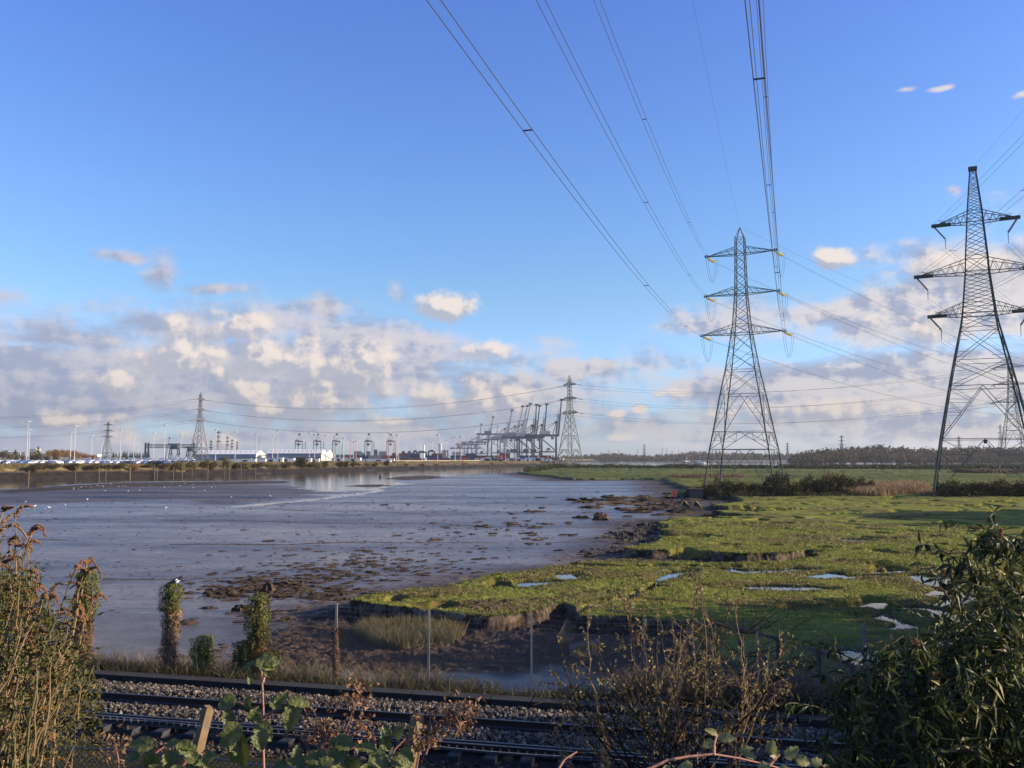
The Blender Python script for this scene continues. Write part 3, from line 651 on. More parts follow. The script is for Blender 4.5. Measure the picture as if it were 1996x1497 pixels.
for k, (tp, ao, sx) in enumerate(tips2):
    m_ = MB(); lf = Winv(t2, Vector((math.sin(R(39)), math.cos(R(39)), 0)))
    base = tp+Vector((0, 0, -.1)); bot = tp+lf*.5+Vector((-sx*1.5, 0, -2.2))
    for s_ in (-1, 1):
        m_ = MB(); disc_string(m_, base+lf*.22*s_, bot+lf*.22*s_, .17, 14); m_.build('insulator_string', M['dark_disc'], ao)
    m_ = MB(); m_.bar(bot, bot+Vector((0, 0, -1.9)), .05); m_.bar(bot+lf*.25, bot+lf*.1+Vector((0, 0, -1.8)), .03); m_.bar(bot+lf*.25, bot, .04); m_.build('hanger', M['steel'], ao)
    m_ = MB(); u_ = lf; pts = [tp+Vector((-sx*1.2, 0, .85))+u_*(.5*math.cos(t_))+Vector((sx*.5*math.sin(t_), 0, .1*math.sin(t_))) for t_ in np.linspace(0, 2*math.pi, 13)]; m_.tube(pts, .03, 4); m_.build('corona_ring', M['steel'], ao)
    nm = ['lowest left', 'lowest right', 'middle left', 'middle right', 'topmost left', 'topmost right'][k]
    a = W(t2, bot+Vector((0, 0, -2.4))) if 0 else W(t2, tp+Vector((0, 0, .2)))
    dd = Vector((-math.sin(R(15.5)), -math.cos(R(15.5)), 0))
    wire('power_line', 'power line rising off the right edge from the %s arm of the cropped pylon' % nm, a, a+dd*330+Vector((0, 0, 6)), 8.0, .02, .9, group=WG, spacers=[.09, .2, .35])
    b_ = Vector((330, 420, .6))+Vector((tp.x*math.cos(R(-40)), tp.x*math.sin(R(-40)), tp.z-6))
    wire('power_line', 'power line sagging down right behind the %s arm of the cropped pylon' % nm, W(t2, bot+Vector((0, 0, -1.9))), b_, 9.0, .024, .9, group=WG)
pk2 = P2+Vector((0, 0, z2(325)))
wire('power_line', 'single thin earth wire leaving the block on top of the cropped pylon', pk2, pk2+Vector((-math.sin(R(15.5)), -math.cos(R(15.5)), .01))*330, 6.0, .012, group=WG)
m_ = MB(); m_.box(-.25, .25, -.2, .2, -.3, .3); m_.build('junction_box', M['dark'], t2).location = (0, -h2(84)*.95, z2(862))

# generic far tower, 52 m, scaled per instance
lvg = [(-.5, 5.4, 1, 'W'), (7.2, 4.6, 1, 'W'), (10.8, 4.1, 1, 'V'), (18.5, 3.1, 1, 'X'), (23.5, 2.3, 2, 'X'), (30.6, 1.45, 4, 'X'), (38.4, .95, 4, 'X'), (46.2, .75, 1, 'X'), (49.8, .65, 1, 'X')]
armg = [(30.8, 1.6, 7.6, 1.45), (38.6, 1.5, 6.8, .95), (46.3, 1.5, 6.5, .78)]
def far_pylon(label, px, ptop, d, yaw, zb, leg, br, steel, group=None, det=2):
    x = at(px, 880, d)[0]; top = zpx(ptop, d); s = (top-zb)/51.9
    r_, tp = pylon('pylon', label, (x, d, zb), yaw, lvg, armg, leg/s, br/s, steel, cap='point', group=group, detail=det)
    r_.scale = (s, s, s)
    def w_(v):
        c, q_ = math.cos(yaw), math.sin(yaw); return Vector((s*(v.x*c-v.y*q_)+x, s*(v.x*q_+v.y*c)+d, s*v.z+zb))
    return r_, [w_(t_[0]) for t_ in tp], w_(Vector((0, 0, 51.9))), tp, s
rM, tM, pM, tpM, sM = far_pylon('grey-green pylon at the water by the dock tip, beside the raised crane booms', 1111, 731, 560.0, R(-58), -.1, .22, .105, M['steel'])
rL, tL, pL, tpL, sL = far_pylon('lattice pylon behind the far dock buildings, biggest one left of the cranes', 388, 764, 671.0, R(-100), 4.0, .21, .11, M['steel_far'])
rQ, tQ, pQ, tpQ, sQ = far_pylon('distant lattice pylon seen through the right leg of the cropped pylon', 1976, 691, 390.0, R(-40), .5, .17, .08, M['steel'])
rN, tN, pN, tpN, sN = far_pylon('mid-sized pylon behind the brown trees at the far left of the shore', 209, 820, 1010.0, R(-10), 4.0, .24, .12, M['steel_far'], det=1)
for (ra, tpa, s_) in ((rM, tpM, sM), (rL, tpL, sL), (rQ, tpQ, sQ), (rN, tpN, sN)):
    for tp, ao, sx in tpa:
        for dd in (-1, 1):
            m_ = MB(); disc_string(m_, tp+Vector((0, dd*.5, -.1)), tp+Vector((0, dd*3.8, -.7)), .2, 8); m_.build('insulator_string', M['dark_disc'], ao)
nn = ['lowest left', 'lowest right', 'middle left', 'middle right', 'topmost left', 'topmost right']
for k in range(6):
    wire('power_line', 'faint power line between the dock-tip pylon and the left-shore pylon, %s arm' % nn[k], tM[k], tL[k], 11, .05, group=WG)
    wire('power_line', 'faint power line from the dock-tip pylon to the right edge, %s arm' % nn[k], tM[k], tQ[k], 8, .042, group=WG)
    wire('power_line', 'faint power line off to the left edge from the left-shore pylon, %s arm' % nn[k], tL[k], Vector((-620, 780, tL[k].z+8)) if 0 else Vector((tL[k].x-330, tL[k].y+60, tL[k].z-7)), 9, .05, group=WG)
for (px, pt, d, yw, lb) in [(425, 837, 1500, -30, 'small pylon above the long warehouse roof, tallest of the row there'), (411, 857, 1900, -20, 'small pylon just left of the tallest one above the warehouse roof'), (443, 849, 1900, -30, 'small pylon standing right of the tallest one above the warehouse roof'), (452, 855, 2300, -25, 'small pylon second from the right in the row above the warehouse roof'), (462, 859, 2400, -25, 'rightmost small pylon of the row above the warehouse roof'),
    (1256, 865, 3000, 10, 'tiny pylon on the horizon right of the dock-tip pylon, above the wood'), (1535, 862, 1900, 0, 'tiny pylon on the horizon just right of the tall pylon with yellow insulators'), (1641, 847, 1500, 0, 'small pale pylon rising behind the brown wood'), (1952, 826, 1350, 20, 'small pylon showing between the legs of the cropped pylon'), (1870, 849, 2200, 0, 'tiny pylon seen through the left leg of the cropped pylon')]:
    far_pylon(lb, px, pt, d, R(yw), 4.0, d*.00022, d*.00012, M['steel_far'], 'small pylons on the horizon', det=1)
mast_l = [(1291, 872), (1243, 875), (1300, 873), (1187, 877), (1206, 876), (1310, 878), (1323, 876)]
proto = None
for (px, py) in mast_l:
    d = 3000; x = at(px, 880, d)[0]
    if proto is None:
        m_ = MB(); m_.bar((0, 0, -10), (0, 0, 30), 1.1, .6); 
        for z in (14, 20, 26): m_.bar((-3, 0, z), (3, 0, z), .45)
        proto = m_.build('radio_mast', M['steel_far'], None, label='hair-thin mast on the horizon above the far wood', cat='mast', group='hair-thin masts on the horizon')
        o = proto
    else: o = dup(proto)
    o.location = (x, d, 8); o.scale = (1, 1, (zpx(py, d)-8)/30)
# ---------------------------------------------------------------- leaves and shrubs (used near and far)
def unit(v): return v/np.maximum(np.linalg.norm(v, axis=1, keepdims=True), 1e-9)
def leafgeo(pos, ax, nr, L, Wd, fold=.18, droop=.15):
    n = len(pos); ax = unit(ax); nr = unit(nr-ax*np.sum(ax*nr, 1, keepdims=True)); sd_ = np.cross(ax, nr)
    L = np.broadcast_to(L, (n,))[:, None]; Wd = np.broadcast_to(Wd, (n,))[:, None]
    b_ = pos; m_ = pos+ax*L*.45+nr*Wd*fold*0; l_ = pos+ax*L*.42+sd_*Wd*.5+nr*Wd*fold; r_ = pos+ax*L*.42-sd_*Wd*.5+nr*Wd*fold
    t_ = pos+ax*L-nr*L*droop
    V = np.stack([b_, l_, m_, r_, t_], 1).reshape(-1, 3); k = np.arange(n)[:, None]*5
    Fc = np.concatenate([k+np.array([[0, 2, 1]]), k+np.array([[0, 3, 2]]), k+np.array([[1, 2, 4]]), k+np.array([[2, 3, 4]])], 1).reshape(-1, 3)
    return V, Fc
def rvec(n): v = RNG.normal(size=(n, 3)); return unit(v)
def catmesh(parts):
    V = []; Fc = []; b_ = 0
    for v, f in parts: V.append(v); Fc.append(f+b_); b_ += len(v)
    return np.concatenate(V), np.concatenate(Fc)
def blobcloud(lobes, n, size, flat=1.0, core=True):
    """leaf clumps spread through the volume of several lobes (x, y, z, rx, ry, rz)"""
    lobes = np.array(lobes, float); vol = lobes[:, 3]*lobes[:, 4]*lobes[:, 5]; vol = vol**.75; k = RNG.choice(len(lobes), n, p=vol/vol.sum())
    d = rvec(n); rad = RNG.uniform(.25, 1, n)**.45*(1+.22*RNG.normal(size=n)); p = lobes[k, :3]+d*rad[:, None]*lobes[k, 3:]
    s = size*RNG.uniform(.5, 1.4, n)
    return leafgeo(p-rvec(n)*s[:, None]*.3, rvec(n)+d*.5, d+rvec(n)*.8, s, s*.8)
LM = {'rust': leafmat('leaves_rust', [(.10, .05, .018), (.20, .095, .03), (.26, .13, .04), (.13, .08, .03)], .2),
      'olive': leafmat('leaves_olive', [(.06, .07, .02), (.12, .11, .035), (.17, .13, .045), (.08, .07, .03)], .2),
      'darkgreen': leafmat('leaves_dark', [(.018, .028, .012), (.035, .05, .018), (.05, .06, .022)], .15, .75, .12),
      'drab': leafmat('leaves_drab', [(.025, .022, .014), (.06, .045, .025), (.08, .055, .03)], .1, .8, .1),
      'thicket': leafmat('leaves_thicket', [(.022, .024, .012), (.042, .038, .018), (.065, .046, .022), (.03, .034, .014)], .12, .8, .1),
      'brown': leafmat('twigs_brown', [(.09, .05, .03), (.17, .10, .05), (.13, .07, .04)], .15)}
M['bark'] = simple('bark', (.09, .065, .045), .9, 0, .4, 6.0, .2)
def tree_proto(h, wv, leaf, n, size, conifer=False):
    mb = MB(); mb.tube([(0, 0, -.5), (0, .1, h*.3), (.1, 0, h*.7)], [h*.028, h*.02, h*.008], 6)
    for i in range(5):
        a = i*2.4; z = h*(.28+.09*i); mb.tube([(0, 0, z), (math.cos(a)*wv*.45, math.sin(a)*wv*.45, z+h*.16)], [h*.01, h*.003], 5)
    tm = mb.mesh('trunk', M['bark'])
    if conifer: lobes = [(0, 0, h*(.2+.13*i), wv*(1-.15*i)*.5, wv*(1-.15*i)*.5, h*.12) for i in range(6)]
    else:
        lobes = [(0, 0, h*.6, wv*.42, wv*.42, h*.30)]
        for i in range(7):
            a = RNG.uniform(0, 6.28); lobes.append((math.cos(a)*wv*.33, math.sin(a)*wv*.33, h*RNG.uniform(.38, .82), wv*.24, wv*.24, h*.17))
    V, Fc = blobcloud(lobes, n, size); cm = mkmesh('crown', V, Fc, leaf)
    return tm, cm
def put_tree(name, meshes, loc, s, label, cat, group, rz=None):
    r_ = empty(name, loc, label, cat, group, random.uniform(0, 6.28) if rz is None else rz); r_.scale = s if hasattr(s, '__len__') else (s, s, s)
    link('trunk', meshes[0], r_); link('crown', meshes[1], r_); return r_
def zg(x, y): return float(ground(np.array([x]), np.array([y]))[0][0])

# brown trees behind the car park at the far left
tp_ = [tree_proto(9, 8, LM['rust'], 1500, .55), tree_proto(9, 9, LM['olive'], 1500, .55), tree_proto(9, 8, LM['rust'], 1500, .5), tree_proto(10, 4.5, LM['darkgreen'], 1200, .55, True), tree_proto(9, 8, LM['drab'], 1500, .55)]
GT = 'autumn trees behind the left car park'
tl_ = [(-30, 880, 0), (5, 877, 4), (22, 884, 1), (30, 878, 3), (44, 886, 0), (62, 884, 1), (74, 873, 3), (66, 888, 1), (88, 883, 1), (100, 876, 0), (112, 874, 0), (125, 876, 2), (137, 876, 0), (148, 880, 0), (160, 881, 2), (170, 884, 2), (178, 886, 0), (90, 889, 1), (110, 888, 1), (140, 889, 1), (192, 889, 4), (206, 889, 4), (222, 889, 0), (-60, 878, 2), (-95, 878, 0)]
kinds = ['russet', 'olive', 'russet', 'dark pointed', 'dull brown']
for i, (px, py, k) in enumerate(tl_):
    d = 640+(i % 5)*14; p = at(px, 890, d); h = max(2.5, zpx(py, d)-4.2)
    nb = 'left of the mid-sized pylon' if px < 190 else 'under the mid-sized pylon'
    put_tree('tree', tp_[k], (p[0], d, 4.2), (1.1*h/9, 1.1*h/9, h/9), ('%s tree number-less' % kinds[k]).replace(' number-less', '')+[' at the far left edge of the shore', ' among the low trees, near the left lamp masts', ' in the brown clump between the left lamp masts', ' at the thinning right end of the brown clump'][0 if px < 40 else 1 if px < 85 else 2 if px < 150 else 3], 'tree', GT)
cp = tree_proto(11, 3.6, LM['darkgreen'], 700, .5, True)
for i, px in enumerate((221, 226, 233, 240, 243, 247, 254, 258, 262, 267, 272, 279, 285, 290)):
    d = 900; put_tree('conifer', cp, (at(px, 890, d)[0], d, 4.2), (.9, .9, (zpx(random.uniform(880, 884), d)-4.2)/9.4), 'dark narrow conifer in the row left of the rail-yard gantry crane', 'tree', 'row of dark conifers')
# scrub on top of the bank
bp = []
for i, (lf, n) in enumerate((('drab', 1800), ('olive', 1700), ('thicket', 2400), ('rust', 1500))):
    lobes = [(RNG.uniform(-1.4, 1.4), RNG.uniform(-1, 1), RNG.uniform(.5, 1.5), 1.1, 1.0, .9) for _ in range(6)]
    V, Fc = blobcloud(lobes, n, .24); cm = mkmesh('foliage', V, Fc, LM[lf])
    mb = MB()
    for j in range(6): a = j*1.05; mb.tube([(0, 0, -.4), (math.cos(a)*.9, math.sin(a)*.7, 1.5)], [.06, .02], 4)
    bp.append((mb.mesh('stem', M['bark']), cm))
def shrub(k, px, ytop, d, wpx, label, group, zb=None, name='shrub'):
    p = at(px, 900, d); zb = zg(p[0], d)-.1 if zb is None else zb; h = zpx(ytop, d)-zb; wv = wpx*d/F
    r_ = empty(name, (p[0], d, zb), label, 'shrub', group, random.uniform(-.4, .4)); r_.scale = (wv/4.0, wv/4.0, h/2.15)
    link('stem', bp[k][0], r_); link('foliage', bp[k][1], r_); return r_
GS = 'shrubs along the top of the far bank'
bushes = [(0, 66, 903, 30), (0, 84, 903, 34), (0, 104, 904, 26), (2, 140, 903, 30), (0, 181, 904, 26), (2, 205, 906, 24), (0, 232, 903, 26), (3, 262, 905, 18), (0, 288, 904, 22), (0, 318, 903, 26), (0, 340, 902, 18), (1, 352, 897, 16), (0, 363, 902, 18), (1, 376, 899, 16), (0, 398, 897, 20), (0, 412, 900, 22), (1, 442, 891, 17), (2, 458, 902, 14), (1, 475, 900, 24), (0, 500, 902, 30), (1, 530, 903, 28), (0, 556, 902, 26), (2, 586, 892, 22), (0, 604, 901, 20), (1, 616, 900, 22), (0, 632, 899, 16), (2, 662, 899, 14), (2, 674, 898, 12), (0, 688, 899, 12), (3, 700, 902, 13), (1, 716, 901, 12), (0, 730, 902, 14), (2, 753, 897, 10), (1, 790, 903, 14), (0, 822, 904, 12), (1, 850, 904, 12), (0, 905, 903, 12), (1, 958, 902, 10), (0, 1068, 896, 10), (1, 1058, 898, 8), (0, 1079, 899, 8)]
wh = lambda px: ('at the left end of the bank, under the cars' if px < 130 else 'before the rows of stored cars' if px < 335 else 'below the big left-shore pylon' if px < 420 else 'in front of the long warehouses' if px < 650 else 'before the red and white lamp masts' if px < 800 else 'on the bank near the quay cranes')
kn = ['drab brown low shrub', 'yellow-olive rounded shrub', 'dark green shrub', 'rusty orange shrub']
from collections import Counter
cnt = Counter()
for (k, px, py, wp) in bushes:
    # front of the port land at this bearing
    dd = 250.0; a = (px-998)/F
    ys = np.arange(250, 1000, 3.0); sdv = psdf(ys*a, ys, port); dd = float(ys[np.argmax(sdv < -9)])+2
    shrub(k, px, py, dd, wp, kn[k]+' '+wh(px), GS)

# ---------------------------------------------------------------- far wood
def wood(name, prof, d0, zb, n, mats, step, label=None, seed=3):
    rg = np.random.default_rng(seed); xs_ = [p[0] for p in prof]; parts = []
    cs = []
    for px in np.arange(xs_[0], xs_[-1], step):
        top = np.interp(px, xs_, [p[1] for p in prof])
        for r_ in range(n):
            f = (r_+rg.uniform(.2, .9))/n; d = d0+f*150+rg.uniform(-15, 15); q = px+rg.uniform(-step, step)
            zt = zb+(zpx(top+rg.uniform(-1.0, 1.6), d)-zb)*(.38+.62*f)
            cs.append((at(q, 895, d)[0], d, zt, rg.uniform(.8, 1.25)))
    for (x, y, zt, s) in cs:
        R_ = 4.6*s*d0/1100*.75 if d0 > 1500 else 4.6*s
        h = max(5, (zt-zb)*.8); m_ = 70
        dv = unit(rg.normal(size=(m_, 3))); p = np.array([x, y, zt-R_])+dv*np.array([R_, R_, R_*.95])*rg.uniform(.7, 1.1, m_)[:, None]
        lo = rg.uniform(0, 1, m_) < .35; p[lo, 2] = zb+rg.uniform(0, 1, lo.sum())*(zt-zb-R_*.8)
        sz = R_*rg.uniform(.35, .7, m_); parts.append(leafgeo(p, unit(rg.normal(size=(m_, 3))), dv, sz, sz*.9))
    V, Fc = catmesh(parts); o = link(name, mkmesh(name, V, Fc, mats), kind='stuff')
    if label: o['label'] = label
    return o
wdm = leafmat('far_wood_leaves', [(.035, .032, .022), (.06, .045, .03), (.085, .055, .035), (.045, .045, .028), (.11, .06, .03)], .1, .9, .05)
wood('woodland', [(1545, 884), (1558, 880), (1600, 873), (1640, 872), (1660, 869), (1690, 866), (1712, 865), (1735, 868), (1780, 872), (1830, 872), (1880, 869), (1920, 868), (1960, 872), (2010, 868), (2100, 866), (2300, 870)], 1060, 1.5, 4, wdm, 6.0)
wood('woodland', [(1060, 889), (1085, 889), (1130, 886), (1160, 884.5), (1185, 882.5), (1210, 882.5), (1232, 885), (1262, 886.5), (1300, 885), (1320, 882), (1345, 878.5), (1362, 877.5), (1385, 880), (1420, 881), (1470, 882), (1500, 883), (1530, 882), (1560, 884), (1600, 884)], 2000, 1.5, 3, wdm, 3.6, seed=5)
# black ditch scrub on the sea wall of the far marsh
def scrubline(name, pts, hgt, dep, n, size, leaf, zt=None, seed=11):
    rg = np.random.default_rng(seed); pts = np.array(pts, float); t_ = rg.uniform(0, len(pts)-1-1e-6, n); i = t_.astype(int); f = (t_-i)[:, None]
    c_ = pts[i]*(1-f)+pts[i+1]*f; d = np.hypot(c_[:, 0], c_[:, 1])
    env = (.45+.9*fbm(c_[:, 0]/7, c_[:, 1]/7, 3, 5)); off = rg.normal(size=n)*dep
    x = c_[:, 0]+rg.normal(size=n)*.5; y = c_[:, 1]+off
    z0 = ground(x, y)[0]; hh = hgt*env*np.exp(-(off/dep)**2*.35); z = z0+hh*rg.uniform(0, 1, n)**.6
    s = size*rg.uniform(.5, 1.4, n)*np.clip(d/200, .6, 3)
    V, Fc = leafgeo(np.stack([x, y, z], 1), unit(rg.normal(size=(n, 3))+np.array([0, 0, .6])), unit(rg.normal(size=(n, 3))), s, s*.7)
    return link(name, mkmesh(name, V, Fc, leaf), kind='stuff')
scrubline('scrub', G([(1025, 919), (1060, 915.5), (1085, 912), (1140, 912), (1200, 912), (1300, 912.5), (1400, 912.5), (1500, 913), (1700, 914), (1850, 914), (2050, 914.5)], ZM), 1.9, 5.0, 30000, .36, LM['darkgreen'])
scrubline('scrub', G([(1310, 930), (1360, 931), (1450, 930)], ZM), 1.1, 4.0, 5000, .25, LM['brown'], seed=13)
scrubline('scrub', G([(1870, 921), (1940, 922), (2050, 923)], ZM), 1.6, 5.0, 7000, .3, LM['brown'], seed=14)
# thicket round the foot of the near tower
th = [(2, 1352, 948, 36), (2, 1380, 942, 44), (0, 1410, 938, 40), (2, 1432, 940, 40), (2, 1458, 942, 40), (0, 1484, 940, 44), (2, 1510, 941, 44), (2, 1535, 943, 44), (2, 1560, 938, 44), (2, 1590, 932, 46), (2, 1622, 926, 62), (2, 1640, 932, 50), (0, 1570, 928, 30), (0, 1505, 922, 34), (0, 1524, 925, 30), (1, 1402, 930, 26), (3, 1620, 921, 26), (0, 1668, 932, 34), (0, 1686, 938, 34)]
thl = ['dark brambly bush beside the concrete box', 'dark low bush left of the pylon foot', 'straw-brown bush left of the pylon legs', 'dark bush just left of the front pylon leg', 'dark bush in front of the pylon legs', 'thin brown bush between the pylon legs', 'dark bush right of the front pylon leg', 'dark bush below the right pylon legs', 'dark bush between the pylon and the big round bush', 'dark bush touching the big round bush on its left',
       'big round dark bush, tallest of the thicket right of the pylon', 'dark bush on the right flank of the big round bush', 'thin brown bush behind the thicket, right of the pylon', 'tan twiggy bush at the right rear pylon leg', 'tan twiggy bush right of the rear pylon legs', 'pale reed-like bush at the left rear pylon leg', 'orange-brown bush poking out above the big round bush', 'brown bush right of the big round bush', 'brown bush at the right end of the thicket']
for (k, px, py, wp), lb in zip(th, thl):
    shrub(k, px, py, 150+random.uniform(-3, 6) if k == 2 else 160, wp, lb, 'bushes of the thicket under the near pylon', name='bush')
for (k, px, py, wp, lb) in [(0, 1845, 937, 46, 'dull bush behind the foot of the cropped pylon'), (2, 1885, 940, 60, 'dark bush right of the foot of the cropped pylon'), (0, 1930, 936, 60, 'brown bush right of the cropped pylon foot'), (2, 1975, 939, 70, 'dark bush at the right edge behind the shaded marsh'), (0, 2020, 936, 70, 'brown bush on the right edge of the picture, behind the shade')]:
    shrub(k, px, py, 148, wp, lb, 'bushes beside the cropped pylon', name='bush')
# tan reeds
def blades(name, x, y, h, wv, leaf, lean=.35, seed=1, kind='stuff', zoff=0.0, parent=None, bend=.35):
    rg = np.random.default_rng(seed); n = len(x); z = ground(x, y)[0]+zoff
    p = np.stack([x, y, z], 1); d = rg.normal(size=(n, 3))*lean; d[:, 2] = 1; d = unit(d); s = np.cross(d, unit(rg.normal(size=(n, 3)))); s = unit(s)
    h = h[:, None]; m_ = p+d*h*.55; side = unit(np.stack([d[:, 0], d[:, 1], np.zeros(n)], 1)+1e-6); t_ = p+d*h*.95+side*h*bend*.5
    wv = np.broadcast_to(wv, (n,))[:, None]
    V = np.stack([p-s*wv, p+s*wv, m_-s*wv*.8, m_+s*wv*.8, t_], 1).reshape(-1, 3); k = np.arange(n)[:, None]*5
    Fc = np.concatenate([k+np.array([[0, 1, 3]]), k+np.array([[0, 3, 2]]), k+np.array([[2, 3, 4]])], 1).reshape(-1, 3)
    return link(name, mkmesh(name, V, Fc, leaf), parent, kind=kind)
GRM = {'green': leafmat('grass_green', [(.085, .10, .015), (.16, .175, .028), (.24, .23, .045)], .3), 'dry': leafmat('grass_dry', [(.07, .05, .025), (.16, .115, .055), (.27, .20, .10), (.10, .09, .035)], .25),
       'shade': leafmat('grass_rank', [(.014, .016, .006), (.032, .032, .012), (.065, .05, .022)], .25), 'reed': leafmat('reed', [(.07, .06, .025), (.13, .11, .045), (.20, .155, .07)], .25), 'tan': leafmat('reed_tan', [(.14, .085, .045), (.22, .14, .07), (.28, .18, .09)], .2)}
rg = np.random.default_rng(21)
def pxarea(n, poly, z, rg):
    poly = np.array(G(poly, z)); lo = poly.min(0); hi = poly.max(0); out = np.zeros((0, 2))
    while len(out) < n:
        q_ = rg.uniform(lo, hi, (n*2, 2)); out = np.concatenate([out, q_[psdf(q_[:, 0], q_[:, 1], poly) < 0]])
    return out[:n, 0], out[:n, 1]
x, y = pxarea(16000, [(1655, 966), (1655, 958), (1700, 950), (1790, 948), (1810, 955), (1790, 963), (1720, 967)], .7, rg)
blades('reeds', x, y, rg.uniform(.7, 1.9, len(x)), .035, GRM['tan'], .25, 22)
x, y = pxarea(14000, [(1790, 966), (1800, 957), (1900, 956), (2050, 957), (2050, 966), (1900, 968)], .7, rg)
blades('reeds', x, y, rg.uniform(.4, 1.1, len(x)), .035, GRM['tan'], .3, 23)
x, y = pxarea(9000, [(1380, 968), (1400, 958), (1650, 958), (1650, 968)], .7, rg)
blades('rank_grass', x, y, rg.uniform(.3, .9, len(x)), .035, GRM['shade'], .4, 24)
# rough grass over the far bank
n = 60000; px_ = rg.uniform(-40, 1118, n); a_ = (px_-998)/F; ys = np.arange(260, 900, 4.0)
tabx = np.arange(-60, 1130, 10.0); tabd = np.array([float(ys[np.argmax(psdf(ys*((q_-998)/F), ys, port) < -6)]) for q_ in tabx])
dd = np.interp(px_, tabx, tabd)+rg.uniform(5, 30, n); x = dd*a_; y = dd
blades('bank_grass', x, y, rg.uniform(.2, .6, n), .09, GRM['dry'], .4, 25)
# ---------------------------------------------------------------- the port
def warehouse(label, x0, x1, y0, dep, eave, ridge, bays=1, doors=()):
    r_ = empty('warehouse', ((x0+x1)/2, y0, 4.3), label, 'warehouse', 'long dock warehouses'); L = (x1-x0)/2
    for b_ in range(bays):
        o_ = b_*dep; w_ = MB(); w_.mi = 0
        w_.add([(-L, o_, 0), (L, o_, 0), (L, o_, eave), (-L, o_, eave)], [(0, 1, 2, 3)])
        w_.build('wall', M['bluegrey'], r_)
        w_ = MB(); w_.add([(-L, o_+dep, 0), (L, o_+dep, 0), (L, o_+dep, eave), (-L, o_+dep, eave)], [(3, 2, 1, 0)]); w_.build('wall', M['bluegrey'], r_)
        for s_ in (-1, 1):
            g_ = MB(); x = s_*(L+.05); g_.add([(x, o_, 0), (x, o_+dep, 0), (x, o_+dep, eave), (x, o_+dep/2, ridge), (x, o_, eave)], [(0, 1, 2, 3, 4) if s_ > 0 else (4, 3, 2, 1, 0)])
            go = g_.build('gable_wall', M['cream'], r_)
            dm = MB(); dm.box(*sorted((x, x+s_*.12)), o_+dep*.35, o_+dep*.65, 0, eave*.62); dm.build('door', M['roof'], go)
        rf = MB(); n = 18
        for i in range(n):
            a0 = -L-.4+(2*L+.8)*i/n; a1 = -L-.4+(2*L+.8)*(i+1)/n-.12
            for (ya, za, yb, zb_) in ((o_-.5, eave-.1, o_+dep/2, ridge+.15), (o_+dep+.5, eave-.1, o_+dep/2, ridge+.15)):
                rf.add([(a0, ya, za), (a1, ya, za), (a1, yb, zb_), (a0, yb, zb_), (a0, ya, za-.2), (a1, ya, za-.2)], [(0, 1, 2, 3), (4, 5, 1, 0)])
        rf.build('roof', M['roof'], r_)
        sk = MB()
        for i in range(12):
            a0 = -L+2*L*(i+.4)/12; y_a = o_+dep*.18; y_b = o_+dep*.33; z_ = lambda yy: eave+(ridge-eave)*(yy-o_)/(dep/2)+.22
            sk.add([(a0, y_a, z_(y_a)), (a0+1.1, y_a, z_(y_a)), (a0+1.1, y_b, z_(y_b)), (a0, y_b, z_(y_b))], [(0, 1, 2, 3)])
        sk.build('skylight', M['bluegrey'], r_)
    dk = MB(); dk.box(-L*.2, L*.96, -.08, 0, .1, eave*.45); dk.build('loading_bay', M['dark'], r_)
    return r_
xa = lambda px, d: at(px, 890, d)[0]
warehouse('low warehouse with cream gable, left one, beside the big left-shore pylon', xa(380, 880), xa(499, 880), 880, 32, 6.6, 10.2)
warehouse('longer warehouse with two cream gables at its right end', xa(520, 850), xa(626, 850), 850, 27, 7.2, 10.8, 2)
cn = empty('canopy', (xa(519, 870), 872, 4.3), 'flat white canopy roof sticking out between the two warehouses', 'canopy'); m_ = MB(); m_.box(-7.5, 6.5, -3, 9, 4.4, 5.3); m_.build('roof', M['white'], cn)
m_ = MB(); m_.box(-7, 2, 0, 8, 0, 3.0); m_.build('wall', M['cream'], cn)
cv = empty('conveyor', (xa(636, 830), 830, 4.3), 'sloping dark conveyor leaning on the cream gables', 'conveyor'); m_ = MB(); m_.bar((-5.5, 0, 7.3), (5.5, 0, 1.0), .55); m_.build('belt', M['wood'], cv)
m_ = MB(); m_.bar((-5, 0, 0), (-5, 0, 7), .25); m_.build('trestle', M['dark'], cv); m_ = MB(); m_.bar((-1, 0, 0), (-1, 0, 4.4), .2); m_.build('trestle', M['dark'], cv)
